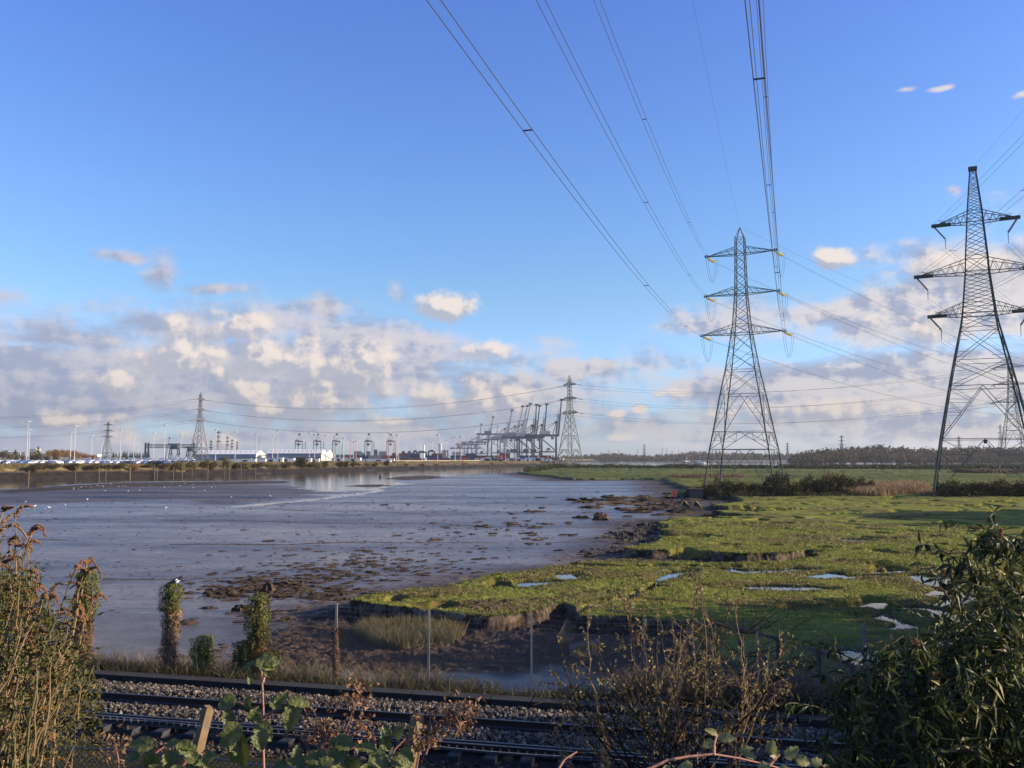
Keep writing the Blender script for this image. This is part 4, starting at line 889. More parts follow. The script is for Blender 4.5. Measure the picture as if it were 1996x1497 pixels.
# light masts
LP = [(52, 820, 480, 0, 'tall light mast at the far left, taller of the close pair'), (56, 836, 560, 0, 'light mast just right of the taller one at the far left'), (145, 829, 520, 0, 'tall light mast in front of the brown trees'), (137, 842, 640, 0, 'shorter light mast in front of the brown trees'), (178, 848, 700, 0, 'light mast at the right end of the brown trees'), (197, 862, 800, 0, 'short light mast left of the mid-sized pylon'), (234, 837, 560, 0, 'light mast just right of the mid-sized pylon'),
      (260, 851, 760, 0, 'light mast over the dark conifers'), (299, 843, 650, 0, 'light mast crossing the left end of the yard gantry'), (320, 827, 520, 0, 'tall light mast before the yard gantry crane'), (352, 847, 700, 0, 'light mast right of the teal gantry trolley'), (420, 836, 620, 0, 'light mast left of the tallest small pylon'), (458, 841, 650, 0, 'light mast before the left warehouse'), (499, 845, 700, 0, 'light mast at the left warehouse gable'), (509, 860, 900, 0, 'short faint light mast above the gap between warehouses'),
      (531, 848, 760, 0, 'light mast left of the tall dark one above the warehouses'), (541, 838, 600, 0, 'tall light mast at the left end of the longer warehouse'), (603, 842, 640, 0, 'bright light mast before the longer warehouse'), (613, 845, 640, 0, 'light mast by the second end-on crane'), (635, 847, 680, 0, 'light mast above the cream gables'), (652, 850, 700, 0, 'light mast right of the cream gables'), (662, 862, 800, 0, 'short light mast right of the cream gables'),
      (669, 853, 620, 0, 'greenish light mast right of the third end-on crane'), (683, 856, 640, 1, 'reddish light mast, left one of the tight trio'), (689, 860, 680, 1, 'reddish light mast, middle and shortest of the tight trio'), (694, 858, 650, 1, 'reddish light mast, right one of the tight trio'), (758, 843, 640, 1, 'pinkish light mast beside the red crane'), (773, 848, 760, 0, 'light mast just right of the red crane'), (776, 846, 820, 0, 'faint light mast, second to the right of the red crane'), (853, 847, 600, 1, 'pinkish light mast over the red containers'),
      (870, 857, 900, 0, 'far light mast in the receding line, left of the quay cranes'), (887, 851, 760, 0, 'light mast nearest the last pink one before the quay cranes'), (898, 850, 620, 1, 'pink light mast at the left end of the quay cranes'), (985, 872, 720, 1, 'short pink light mast beneath the grey cranes'), (1068, 877, 760, 1, 'short pink light mast at the right of the blue cranes'), (1049, 876, 800, 1, 'short pink light mast among the blue crane legs'), (1031, 872, 820, 0, 'short grey light mast among the blue crane legs'), (842, 861, 1100, 0, 'tiny light mast in the receding line above the containers')]
mp = {}
for red in (0, 1):
    m_ = MB(); m_.tube([(0, 0, -.5), (0, 0, .3), (0, 0, 1)], [.5, .5, .5], 8)
    mp[red] = None
for (px, py, d, red, lb) in LP:
    h = zpx(py, d)-4.3; th_ = max(.16, .00033*d); m_ = MB(); m_.tube([(0, 0, -.5), (0, 0, h*.5), (0, 0, h-.4)], [th_*1.25, th_*.9, th_*.6], 8)
    r_ = m_.build('light_mast', M['pole_red' if red else 'pole'], None, label=lb, cat='light mast', group='tall light masts of the docks'); r_.location = (at(px, 890, d)[0], d, 4.3)
    s = max(1, d/560)
    h_ = MB(); h_.lathe([(.2, h-.9), (.75*s, h-.55), (.8*s, h-.25), (.3, h)], 8)
    for k in range(4):
        a = k*1.57+.5; M_ = Matrix.Translation((math.cos(a)*1.2*s, math.sin(a)*1.2*s, h-.5)) @ Matrix.Rotation(a, 4, 'Z') @ Matrix.Rotation(.5, 4, 'Y'); h_.box(-.45*s, .45*s, -.32*s, .32*s, -.16, .16, M_); h_.bar((0, 0, h-.5), (math.cos(a)*1.1*s, math.sin(a)*1.1*s, h-.5), .07)
    h_.build('floodlight_ring', M['lamp'], r_)
# end-on quay cranes behind the warehouses
def endon(px, d, red, lb):
    r_ = empty('quay_crane', (xa(px, d), d, 4.2), lb, 'crane', 'end-on quay cranes behind the warehouses'); s = d/1700; mt = M['crane_grey'] if not red else M['crane_orange']; mg = M['crane_grey']
    for sx in (-1, 1):
        m_ = MB()
        m_.box(*sorted((sx*6.2, sx*7.4)), -.9, .9, 0, 35); m_.box(*sorted((sx*6.3, sx*7.3)), 24, 26, 0, 35); m_.box(*sorted((sx*6.4, sx*7.2)), .9, 24, 9, 10.2); m_.build('portal_leg', mt, r_)
    m_ = MB(); m_.box(-7.4, 7.4, -1, 1, 33, 35.6); m_.box(-3.0, 3.0, -14, 34, 35.8, 37.4); m_.build('girder', mg, r_)
    m_ = MB()
    for sx in (-1, 1): m_.bar((sx*6.6, 0, 35.5), (sx*1.2, 4, 47), .4); m_.bar((sx*3, -12, 37), (sx*.8, 4, 47), .3)
    m_.bar((-4.2, 1, 40.5), (4.2, 1, 40.5), .3); m_.build('a_frame', mg, r_)
    m_ = MB(); m_.box(-1.6, 1.6, 2, 6, 46, 49.5); m_.build('sheave_house', M['dark'], r_)
    m_ = MB(); m_.box(-3.6, 3.6, -6, -1, 28, 30.5); m_.box(-2.0, 2.0, -5, -2, 26, 28.4); m_.bar((0, -3.5, 30), (0, -3.5, 33), .5); m_.build('trolley_cab', mg, r_)
    return r_
for (px, red, lb) in ((582, 0, 'end-on grey quay crane above the longer warehouse, leftmost of five'), (618, 0, 'end-on grey quay crane, second from the left above the warehouse'), (655, 0, 'end-on grey quay crane just right of the cream gables'), (718, 0, 'end-on grey quay crane standing alone over the grey container stacks'), (761, 1, 'end-on quay crane with red legs')):
    endon(px, 1700, red, lb)
# side-on ship-to-shore cranes with raised booms
def sts(px_tip, ytip, px_leg, d, mt, lb, boom=83.0, yaw=0.0, back=45, H=42, reach=58):
    zt = zpx(ytip, d); r_ = empty('quay_crane', (xa(px_leg, d), d, 4.3), lb, 'crane', 'quay cranes with booms raised beside the water', R(yaw)); k = (zt-4.3)/100.0; r_.scale = (k, k, k)
    lean = (px_tip-px_leg)*d/F/k
    gH = 38.0
    for (x, y) in ((0, -9), (0, 9), (-27, -9), (-27, 9)):
        m_ = MB(); m_.bar((x, y, 2), (x*1.0, y*.82, gH), 1.95, 1.5); m_.box(x-2.5, x+2.5, y-1.6, y+1.6, 0, 2.6); m_.build('portal_leg', mt, r_)
    m_ = MB()
    for y in (-8.6, 8.6):
        m_.bar((0, y, 13), (-27, y, 13), 1.2); m_.bar((0, y, 14), (-27, y*.85, gH-1), .8)
    for x in (0, -27): m_.bar((x, -8.6, 13), (x, 8.6, 13), .9); m_.bar((x, -8, gH-2), (x, 8, gH-2), 1.0)
    m_.build('sill_frame', mt, r_)
    m_ = MB(); m_.box(-27-back+27, 5, -3.4, -1.6, gH, gH+3.4); m_.box(-27-back+27, 5, 1.6, 3.4, gH, gH+3.4)
    for i in range(9): x = -back+i*(back+3)/8; m_.box(x, x+.8, -1.6, 1.6, gH+.4, gH+1.6)
    m_.build('girder', mt, r_)
    m_ = MB(); m_.box(-26, -10, -4.4, 4.4, gH+3.6, gH+9.5); m_.build('machinery_house', M['crane_white'] if mt is not M['crane_white'] else M['crane_grey'], r_)
    m_ = MB(); top = gH+23
    for y in (-3.6, 3.6): m_.bar((0, y*1.6, gH), (1, y*.5, top), 1.0, .8); m_.bar((-5, y, gH+3), (0, y*.5, top), .7, .6)
    m_.box(-2.2, 3.2, -2.4, 2.4, top-1, top+2.4); m_.build('mast_frame', mt, r_)
    m_ = MB()
    for y in (-1.8, 1.8): m_.bar((0, y, top+1), (-27, y*1.6, gH+3), .55); m_.bar((0, y, top+1), (-back+2, y*1.4, gH+3), .4)
    m_.build('backstay', mt, r_)
    # raised boom: two lattice-braced chords
    m_ = MB(); b0 = Vector((4, 0, gH+2)); b1 = Vector((lean, 0, 100)); ax = (b1-b0).normalized(); nr = Vector((ax.z, 0, -ax.x))
    for y in (-2.4, 2.4):
        m_.bar(b0+Vector((0, y, 0)), b1+Vector((0, y*.7, 0)), 1.7, 1.2)
        m_.bar(b0+Vector((0, y, 0))+nr*-3.4, b0.lerp(b1, .55)+Vector((0, y*.85, 0))-nr*3.0, .55); 
        for i in range(12):
            u = .02+i*.044; m_.bar(b0.lerp(b1, u)+Vector((0, y, 0)), b0.lerp(b1, u+.022)+Vector((0, y, 0))-nr*3.2, .25); m_.bar(b0.lerp(b1, u+.022)+Vector((0, y, 0))-nr*3.2, b0.lerp(b1, u+.044)+Vector((0, y, 0)), .25)
    for i in range(14):
        u = i/13.0; m_.bar(b0.lerp(b1, u)+Vector((0, -2.2, 0)), b0.lerp(b1, u)+Vector((0, 2.2, 0)), .5)
    m_.build('boom', mt, r_)
    m_ = MB(); m_.box(-3, 3, -2.6, 2.6, 97.5, 100.4, Matrix.Translation((lean, 0, 0))); m_.build('boom_tip', M['dark'], r_)
    m_ = MB()
    for f in (.4, .75): m_.bar((1, 0, top+1), b0.lerp(b1, f)-nr*2.8, .3)
    m_.build('forestay', mt, r_)
    rw = MB(); Mx = Matrix.Translation((-13, -9.5, 15.6)) @ Matrix.Rotation(R(90), 4, 'X'); rw.lathe([(.3, -1), (3.4, -1), (3.6, 0), (3.4, 1), (.3, 1)], 14, Mx); rw.build('cable_reel', M['dark'], r_)
    m_ = MB(); m_.box(-20, -6, -9.3, -8.2, 11.2, 12.6); m_.build('walkway', M['crane_white'], r_)
    m_ = MB(); m_.box(-8.5, -3.5, -2.5, 2.5, gH-4.6, gH-.4); m_.build('operator_cab', M['crane_grey'], r_)
    return r_
B_, G_, W_ = M['crane_blue'], M['crane_grey'], M['crane_white']
for a in [(1095, 778, 1084, 1450, B_, 'dark blue quay crane with raised boom, rightmost and tallest, touching the pylon', 80, 0, 52), (1066, 787, 1056, 1500, B_, 'dark blue quay crane with raised boom, second from the right'), (1052, 790, 1041, 1560, B_, 'dark blue quay crane, left one of the near-touching boom pair by the right'), (1046, 788, 1037, 1530, B_, 'dark blue quay crane, leftmost of the dark boomed ones, back arm to the left', 83, 0, 55),
          (1034, 786, 1017, 1640, W_, 'pale quay crane with the highest of the pinkish lattice booms'), (1028, 790, 1011, 1690, W_, 'pale quay crane, second of the pinkish lattice booms from the right'), (1019, 791, 1003, 1740, W_, 'pale quay crane, third of the pinkish lattice booms from the right'), (998, 799, 984, 1850, G_, 'grey quay crane standing before the bright cumulus'), (961, 812, 950, 2000, G_, 'grey quay crane, second from the left, thin slanting boom'), (938, 826, 930, 2200, G_, 'small dark grey quay crane, leftmost with a raised boom')]:
    sts(*a)
def sts_down(px, d, yg, lb):
    """boom lowered, seen side on"""
    r_ = empty('quay_crane', (xa(px, d), d, 4.3), lb, 'crane', 'quay cranes with booms lowered'); gH = zpx(yg, d)-4.3; mt = M['crane_grey']
    for (x, y) in ((0, -8), (0, 8), (-20, -8), (-20, 8)):
        m_ = MB(); m_.bar((x, y, 0), (x*.9, y*.8, gH), 1.2, 1.0); m_.build('portal_leg', mt, r_)
    m_ = MB(); m_.box(-42, 30, -3, -1.4, gH, gH+3.2); m_.box(-42, 30, 1.4, 3, gH, gH+3.2); m_.box(-26, -12, -4, 4, gH+3.4, gH+8); m_.build('girder', mt, r_)
    m_ = MB(); m_.bar((-2, 0, gH), (0, 0, gH+18), .8); m_.bar((0, 0, gH+18), (28, 0, gH+3), .35); m_.bar((0, 0, gH+18), (-38, 0, gH+3), .35); m_.build('mast_frame', mt, r_)
    m_ = MB()
    for y in (-8, 8): m_.bar((0, y, 12), (-20, y, 12), .7); m_.bar((0, y, gH-2), (-20, y, 12), .4)
    m_.build('sill_frame', mt, r_)
sts_down(919, 2300, 867, 'grey quay crane with a lowered boom, leftmost of the quay cranes'); sts_down(970, 1750, 848, 'pale grey quay crane with a lowered boom, amid the raised booms'); sts_down(912, 2100, 875, 'low grey quay crane with a short lowered boom beneath the leftmost ones')
# rail-yard gantry with its lattice bridge
d = 800; gr_ = empty('gantry_crane', (xa(331, d), d, 4.3), 'wide dark gantry crane with a lattice bridge, left of the big shore pylon', 'crane'); hb = zpx(873, d)-4.3; ht_ = zpx(866.5, d)-4.3; xl, xr = xa(284, d)-xa(331, d), xa(381, d)-xa(331, d)
m_ = MB()
for z in (hb, ht_): m_.bar((xl, -1.5, z), (xr, -1.5, z), .3); m_.bar((xl, 1.5, z), (xr, 1.5, z), .3)
n = 18
for i in range(n):
    u0 = xl+(xr-xl)*i/n; u1 = xl+(xr-xl)*(i+.5)/n; u2 = xl+(xr-xl)*(i+1)/n
    for y in (-1.5, 1.5): m_.bar((u0, y, hb), (u1, y, ht_), .18); m_.bar((u1, y, ht_), (u2, y, hb), .18)
m_.build('lattice_bridge', M['teal'], gr_)
for x in (xl-.5, xl+2.2, xr-1.5):
    m_ = MB(); m_.box(x-.55, x+.55, -.7, .7, 0, ht_+1.6); m_.bar((x, -.5, ht_*.5), (x, 4, 0), .3); m_.build('portal_leg', M['teal'], gr_)
for (pxc, s, w_, lb) in ((340, 1.0, 9.5, 'teal boxy cargo crane with splayed legs on the yard gantry line'), (372, .62, 8.0, 'smaller dark portal crane at the right end of the yard gantry')):
    r_ = empty('portal_crane', (xa(pxc, d-8), d-8, 4.3), lb, 'crane'); H_ = (zpx(864.5, d-8)-4.3)*s if s == 1 else zpx(871, d-8)-4.3
    for sx in (-1, 1):
        m_ = MB()
        for y in (-3, 3): m_.bar((sx*w_*.52, y, 0), (sx*w_*.32, y*.6, H_*.72), .42); m_.bar((sx*w_*.1, y, 0), (sx*w_*.42, y*.6, H_*.6), .3)
        m_.build('portal_leg', M['teal'], r_)
    m_ = MB(); m_.box(-w_*.5, w_*.5, -2.5, 2.5, H_*.93, H_); m_.build('top_beam', M['teal'], r_)
    m_ = MB(); m_.box(-w_*.34, w_*.34, -2.2, 2.2, H_*.72, H_*.90); m_.box(-w_*.48, w_*.48, -1, 1, H_*.68, H_*.72); m_.build('machine_house', M['teal'], r_)
r_ = empty('mobile_crane', (xa(322, 790), 790, 4.3), 'thin leaning jib of a mobile crane above the yard gantry', 'crane'); m_ = MB(); m_.bar((0, 0, 2), (3.4, 0, zpx(853, 790)-4.3), .35, .2); m_.build('jib', M['steel_far'], r_); m_ = MB(); m_.box(-3, 1.5, -1.4, 1.4, .4, 2.8); m_.build('body', M['teal'], r_)
m_ = MB(); m_.box(2.9, 3.9, -.4, .4, zpx(855, 790)-4.3, zpx(852, 790)-4.3); m_.build('pulley_head', M['dark'], r_)
# containers
def cont_proto(i, L):
    m_ = MB(); m_.box(-L/2, L/2, -1.2, 1.2, 0, 2.55); n = int(L/1.2)
    for k in range(n): x = -L/2+(k+.5)*L/n; m_.box(x-.22, x+.22, -1.26, -1.2, .15, 2.4)
    return m_.mesh('container', M['ct%d' % i])
CP = {(i, L): cont_proto(i, L) for i in range(7) for L in (12.2, 6.1)}
CN = ['navy', 'maroon', 'grey', 'dark green', 'rust-red', 'charcoal', 'pale grey']
def stack(x, d, nh, L, pal, lb):
    for k in range(nh):
        i = random.choice(pal); o = link('container', CP[(i, L)], None, label='%s shipping container %s' % (CN[i], lb), cat='container', group='stacked shipping containers'); o.location = (x, d+random.uniform(-.1, .1), 4.35+k*2.6)
px = 694
while px < 1086:
    L = 12.2 if random.random() < .75 else 6.1; wpx = (L+.5)*F/900; pal = [0, 0, 0, 6] if px < 716 else [2, 2, 6] if px < 738 else [4, 4, 1] if px < 756 else random.choice([[0, 0, 3], [1, 4, 1], [0, 1, 5], [1, 0]])
    lb = 'in the low front row, %s' % ('under the lone end-on crane' if px < 740 else 'beneath the red-legged crane' if px < 790 else 'left of the pink mast' if px < 850 else 'right of the last pink mast' if px < 900 else 'at the foot of the quay cranes')
    if not (775 < px < 780): stack(xa(px+wpx/2, 900), 900, 2 if random.random() < .8 else 1, L, pal, lb)
    px += wpx
px = 775
while px < 1000:
    L = 12.2; wpx = (L+.5)*F/1000
    if random.random() < .6: stack(xa(px+wpx/2, 1000), 1000, random.choice((2, 3, 3)), L, [0, 1, 5, 1, 0], 'in the second row, %s' % ('before the white chimney' if px < 840 else 'around the twin chimneys' if px < 880 else 'left of the quay cranes'))
    px += wpx
for (pa, pb, nh, pal) in ((655, 672, 4, [3, 0]), (672, 690, 4, [3, 5, 1]), (690, 704, 6, [1, 2, 5]), (704, 713, 5, [2, 5]), (714, 723, 6, [5, 2]), (728, 738, 7, [5, 2]), (738, 746, 6, [2, 6]), (746, 758, 6, [2, 1]), (764, 774, 5, [4, 4, 1])):
    q_ = pa
    while q_ < pb-4:
        stack(xa(q_+4, 1400), 1400, nh-1, 6.1, pal, 'in the tall back stacks %s' % ('right of the cream gables' if pa < 700 else 'around the lone end-on crane' if pa < 745 else 'at the red-legged crane')); q_ += 8
def straddle(px, d, wv, H_, lb, body=False):
    r_ = empty('straddle_carrier', (xa(px, d), d, 4.3), lb, 'straddle carrier', 'straddle carriers among the containers')
    for sx in (-1, 1):
        m_ = MB(); m_.box(*sorted((sx*wv*.5, sx*(wv*.5-.9))), -4, -3, 1, H_); m_.box(*sorted((sx*wv*.5, sx*(wv*.5-.9))), 3, 4, 1, H_); m_.box(*sorted((sx*wv*.5, sx*(wv*.5-1.1))), -4.5, 4.5, .1, 1.3); m_.build('side_frame', M['dark'], r_)
    m_ = MB(); m_.box(-wv*.5, wv*.5, -4, 4, H_, H_+1.0); m_.box(-wv*.3, wv*.3, -2, 2, H_+1, H_+2.2); m_.build('top_frame', M['dark'], r_)
for a in ((786.5, 1050, 3.8, 8.6, 'straddle carrier arch, left one of three behind the containers'), (798, 1050, 4.0, 8.6, 'straddle carrier arch, middle one of three behind the containers'), (809.5, 950, 4.6, 8.6, 'straddle carrier arch, right and tallest-looking one of three'), (822, 1000, 11, 8.2, 'wide dark gantry above the containers, beside the white tower'), (841, 1000, 7.5, 9.4, 'dark gantry with a hood, left of the pink mast')): straddle(*a)
# tanks and chimneys beyond
def cyl(name, px, ytop, d, r__, mt, lb, cat, grp=None, cone=False, ladder=True):
    h = zpx(ytop, d)-4.2; r_ = empty(name, (xa(px, d), d, 4.2), lb, cat, grp); m_ = MB(); m_.lathe([(r__, 0), (r__, h*.5), (r__*(.93 if cone else 1), h-.6), (r__*.6 if not cone else r__*.9, h)], 14); m_.build('shell', mt, r_, smooth=False)
    m_ = MB(); pts = [(r__*1.05*math.cos(t_), r__*1.05*math.sin(t_), h*.86) for t_ in np.linspace(0, 6.283, 15)]; m_.tube(pts, max(.18, r__*.06), 4); m_.build('gallery', M['steel_far'], r_)
cyl('chimney', 826.5, 867, 1900, 1.6, M['white'], 'white chimney standing alone behind the containers', 'chimney', None, True)
cyl('chimney', 856, 864, 1900, 1.2, M['steel_far'], 'grey chimney, left one of the twin pair', 'chimney', 'twin chimneys', True); cyl('chimney', 860, 864, 1900, 1.2, M['white'], 'paler chimney, right one of the twin pair', 'chimney', 'twin chimneys', True)
for i, px in enumerate((863.5, 866, 868.5, 871, 873.5)): cyl('storage_tank', px, 877 if i < 2 else 876.5, 1900, 1.35, M['crane_grey'], 'slim grey storage tank in the cluster right of the twin chimneys', 'tank', 'slim tanks by the twin chimneys')
for i, px in enumerate((883, 886, 889, 892, 895, 898)): cyl('storage_tank', px, 880.5, 1900, 1.5, M['crane_grey'], 'slim grey storage tank in the cluster left of the quay cranes', 'tank', 'slim tanks left of the quay cranes')
# parked cars and vans
def car_proto(i, c_):
    m = simple('car_paint_%d' % i, c_, .3, 0, .1, .5, .6); b_ = MB()
    sec = [(-2.15, .35, .75), (-2.0, .3, .95), (-1.1, .3, 1.0), (-.55, .3, 1.42), (.75, .3, 1.45), (1.7, .3, 1.05), (2.1, .3, .85), (2.15, .35, .6)]
    V = []
    for (x, z0, z1_) in sec:
        wt = .62 if z1_ > 1.3 else .84; V += [(x, -.86, z0), (x, -.86, min(z1_, .95)), (x, -wt, z1_), (x, wt, z1_), (x, .86, min(z1_, .95)), (x, .86, z0)]
    Fc = [(k*6+j, k*6+(j+1) % 6, (k+1)*6+(j+1) % 6, (k+1)*6+j) for k in range(7) for j in range(6)]+[(5, 4, 3, 2, 1, 0), tuple(range(42, 48))]
    b_.add(V, Fc); b_.mi = 1
    for s_ in (-1, 1): b_.add([(-.95, s_*.845, .98), (1.45, s_*.845, 1.0), (.7, s_*.66, 1.38), (-.5, s_*.66, 1.36)], [(0, 1, 2, 3)])
    for x in (-1.35, 1.35):
        for y in (-.8, .8): b_.lathe([(.1, -.1), (.33, -.1), (.33, .1), (.1, .1)], 10, Matrix.Translation((x, y*1.03, .33)) @ Matrix.Rotation(R(90), 4, 'X'))
    return b_.mesh('car', [m, M['dark']])
CC = [('white', (.70, .71, .74)), ('silver', (.36, .40, .46)), ('dark blue', (.03, .06, .16)), ('black', (.02, .022, .03)), ('blue', (.08, .16, .34)), ('red', (.3, .03, .025))]
CAR = [car_proto(i, c[1]) for i, c in enumerate(CC)]
n_ = 0
for (row, d, p0, p1) in (('front', 352, 20, 330), ('second', 372, 0, 340), ('third', 400, -10, 350), ('fourth', 440, 0, 365), ('back', 500, -5, 380)):
    px = p0
    while px < p1:
        if random.random() < .86:
            k = random.choices(range(6), (5, 3, 3, 2, 2, .4))[0]; o = link('car', CAR[k], None, label='%s car in the packed %s row of the left dockside car park' % (CC[k][0], row), cat='car', group='cars stored behind the left bank')
            x = xa(px, d); o.location = (x, d+random.uniform(-.5, .5), 4.45); o.rotation_euler = (0, 0, R(random.choice((70, 74, -108))))
        px += 2.7*F/d
def van_proto():
    b_ = MB(); sec = [(-2.9, .4, 2.3, .95), (1.5, .4, 2.35, .95), (2.1, .4, 1.5, .95), (2.9, .45, 1.1, .9)]; V = []
    for (x, z0, z1_, wv) in sec: V += [(x, -wv, z0), (x, -wv*.95, z1_), (x, wv*.95, z1_), (x, wv, z0)]
    b_.add(V, [(k*4+j, k*4+(j+1) % 4, (k+1)*4+(j+1) % 4, (k+1)*4+j) for k in range(3) for j in range(4)]+[(3, 2, 1, 0), (12, 13, 14, 15)]); b_.mi = 1
    b_.add([(1.62, -.9, 2.2), (2.08, -.92, 1.55), (2.08, .92, 1.55), (1.62, .9, 2.2)], [(0, 1, 2, 3)])
    for x in (-1.8, 1.9):
        for y in (-.9, .9): b_.lathe([(.1, -.12), (.38, -.12), (.38, .12), (.1, .12)], 10, Matrix.Translation((x, y, .38)) @ Matrix.Rotation(R(90), 4, 'X'))
    return b_.mesh('van', [M['white'], M['dark']])
VAN = van_proto(); px = 172
while px < 372:
    o = link('van', VAN, None, label='white van in the long bright row behind the stored cars', cat='van', group='white vans in a long row'); o.location = (xa(px, 600), 600, 4.4); o.rotation_euler = (0, 0, R(random.choice((3, -3, 178)))); o.scale = (1, 1, 1.15); px += 5.9*F/600*.98
# trailers, huts, odds and ends along the front
def shed(px, d, wv, hh, dep, lb, mt, pitched=False, cat='shed', name='shed'):
    r_ = empty(name, (xa(px, d), d, 4.35), lb, cat); m_ = MB(); m_.box(-wv/2, wv/2, 0, dep, 0, hh); m_.build('wall', mt, r_)
    m_ = MB()
    if pitched: m_.add([(-wv/2-.2, -.2, hh), (wv/2+.2, -.2, hh), (wv/2+.2, dep/2, hh+dep*.22), (-wv/2-.2, dep/2, hh+dep*.22), (-wv/2-.2, dep+.2, hh), (wv/2+.2, dep+.2, hh)], [(0, 1, 2, 3), (3, 2, 5, 4), (0, 3, 4), (1, 5, 2)])
    else: m_.box(-wv/2-.15, wv/2+.15, -.15, dep+.15, hh, hh+.2)
    m_.build('roof', M['roof'], r_); m_ = MB(); m_.box(-wv*.1, wv*.1, -.06, 0, 0, hh*.75); m_.build('door', M['dark'], r_); return r_
for a in [(464, 600, 17, 1.9, 3, 'low white trailer row left of the longer warehouse', M['white']), (478, 590, 14, 1.7, 3, 'low white trailer beneath the left warehouse gable', M['white']), (500, 610, 12, 1.8, 3, 'white trailer under the flat canopy', M['white']), (528, 620, 15, 2.1, 3, 'white trailer right of the canopy', M['white']), (557, 600, 11, 2.3, 4, 'white cabin before the longer warehouse', M['white']), (545, 560, 4, 2.6, 3, 'small white kiosk before the longer warehouse', M['white']),
          (599, 600, 5, 2.2, 3, 'little white hut right of the big bank shrub', M['white']), (612, 610, 7, 2.0, 3, 'little white hut under the second end-on crane', M['white']), (688, 560, 9.5, 2.5, 4, 'square cream hut below the trio of reddish masts', M['cream']), (660, 700, 11, 2.6, 3, 'white hut right of the cream gables', M['white']), (738, 560, 15, 1.8, 5, 'white sloping-roofed store before the grey containers', M['white']), (715, 600, 12, 1.5, 3, 'low white wall block left of the sloping-roofed store', M['white'])]: shed(*a)
for i, (px, wv, hh, c_) in enumerate([(946, 8, 2.2, 'white'), (951, 5, 3, 'white'), (965, 3.5, 2.4, 'teal'), (974, 4.5, 4.2, 'crane_orange'), (988, 3, 1.8, 'white'), (1000, 3, 2.0, 'crane_orange'), (1009, 4, 2.6, 'white'), (1014, 5, 1.8, 'cream'), (1029, 6, 2.4, 'white'), (1040, 4, 3, 'white'), (1047, 3, 3, 'white'), (1053, 7, 2.6, 'cream'), (976, 3, 1.8, 'white'), (929, 3, 2, 'white'), (1070, 5, 1.6, 'white'), (826, 4, 2.4, 'white'), (764, 4, 1.8, 'white')]):
    shed(px, 745, wv, hh, 3, '%s cabin on the quay edge, %s' % ({'white': 'white', 'teal': 'green', 'crane_orange': 'pink', 'cream': 'cream'}[c_], ['by the pale pair left of the green cabin', 'tallest of the pale pair left of the green one', 'alone between the pale pair and the domed one', 'tallest of the front row', 'right of the tall pink one', 'at the foot of the grey cranes', 'under the pinkish booms', 'squat, under the pinkish booms', 'left of the blue crane legs', 'upright, under the blue boom pair', 'upright, second under the blue boom pair', 'wide, between blue crane legs', 'tiny, beside the tall pink one', 'tiny, left of the pale pair', 'low, right of the blue crane legs', 'small, before the white chimney', 'small, below the red-legged crane'][i]), M[c_], cat='cabin', name='cabin')
for (px, lb) in ((1091.5, 'orange-red striped buoy tank at the dock tip, left one'), (1096.5, 'white and red buoy tank at the dock tip, right one')):
    r_ = empty('marker_drum', (xa(px, 770), 770, 4.4), lb, 'drum'); m_ = MB(); m_.lathe([(.9, 0), (1.1, .4), (1.1, 2.4), (.8, 2.9)], 12); m_.build('drum', M['crane_orange'], r_); m_ = MB(); m_.lathe([(1.13, .9), (1.16, 1.0), (1.16, 1.7), (1.13, 1.8)], 12); m_.build('white_band', M['white'], r_)
m_ = MB()
for i in range(24):
    x0 = xa(1055+i*2.7, 758)
    m_.box(x0, x0+1.1, 758, 758.6, 3.9, 5.2)
m_.box(xa(1055, 758), xa(1117, 758), 757.6, 759, 3.6, 4.4); m_.build('quay_wall', M['concrete'], None, label='pale concrete quay wall along the dock tip', cat='quay wall')
r_ = empty('warning_post', (xa(1118, 752), 752, -.5), 'pale post standing in the water off the dock tip', 'post'); m_ = MB(); m_.bar((0, 0, 0), (0, 0, 5.2), .35); m_.build('pole', M['concrete'], r_); m_ = MB(); m_.box(-.9, .9, -.1, .1, 3.9, 5.3); m_.build('board', M['white'], r_)
# concrete edging of the port on the right part, long pale line
m_ = MB(); x0, x1 = xa(770, 640), xa(935, 700); m_.bar((x0, 640, 4.9), (x1, 700, 4.9), .5); m_.build('barrier', M['concrete'], None, label='long low pale barrier along the bank before the containers', cat='barrier')
# mooring stakes in the mud
SK = [(41, 912, 932), (48, 912, 930), (57, 913, 932), (55, 918, 950), (147, 910, 934), (193, 912, 935), (206, 912, 935), (253, 911, 935), (301, 911, 933), (306, 911, 932), (338, 911, 930), (355, 909, 929), (374, 911, 928), (402, 908, 928), (405, 907, 928), (438, 908, 928), (447, 908, 928), (470, 907, 926), (498, 908, 925), (580, 913, 921)]
for i, (px, yt, yb) in enumerate(SK):
    p = gp(px, yb, -.1); d = p[1]; m_ = MB(); h = zpx(yt, d)+.8; m_.tube([(0, 0, 0), (.03, 0, h*.5), (.0, .05, h)], [.17 if px == 253 else .11]*3, 6)
    o = m_.build('mooring_stake', M['wood'], None, label=('thick dark stake, stoutest in the row along the far mud' if px == 253 else 'thin upright stake in the far mud %s' % ('below the first lamp masts' if px < 100 else 'before the shaded left bank' if px < 220 else 'before the parked cars' if px < 345 else 'below the big shore pylon' if px < 420 else 'below the long warehouses')), cat='stake', group='stakes along the far waterline'); o.location = (p[0], d, -.7)
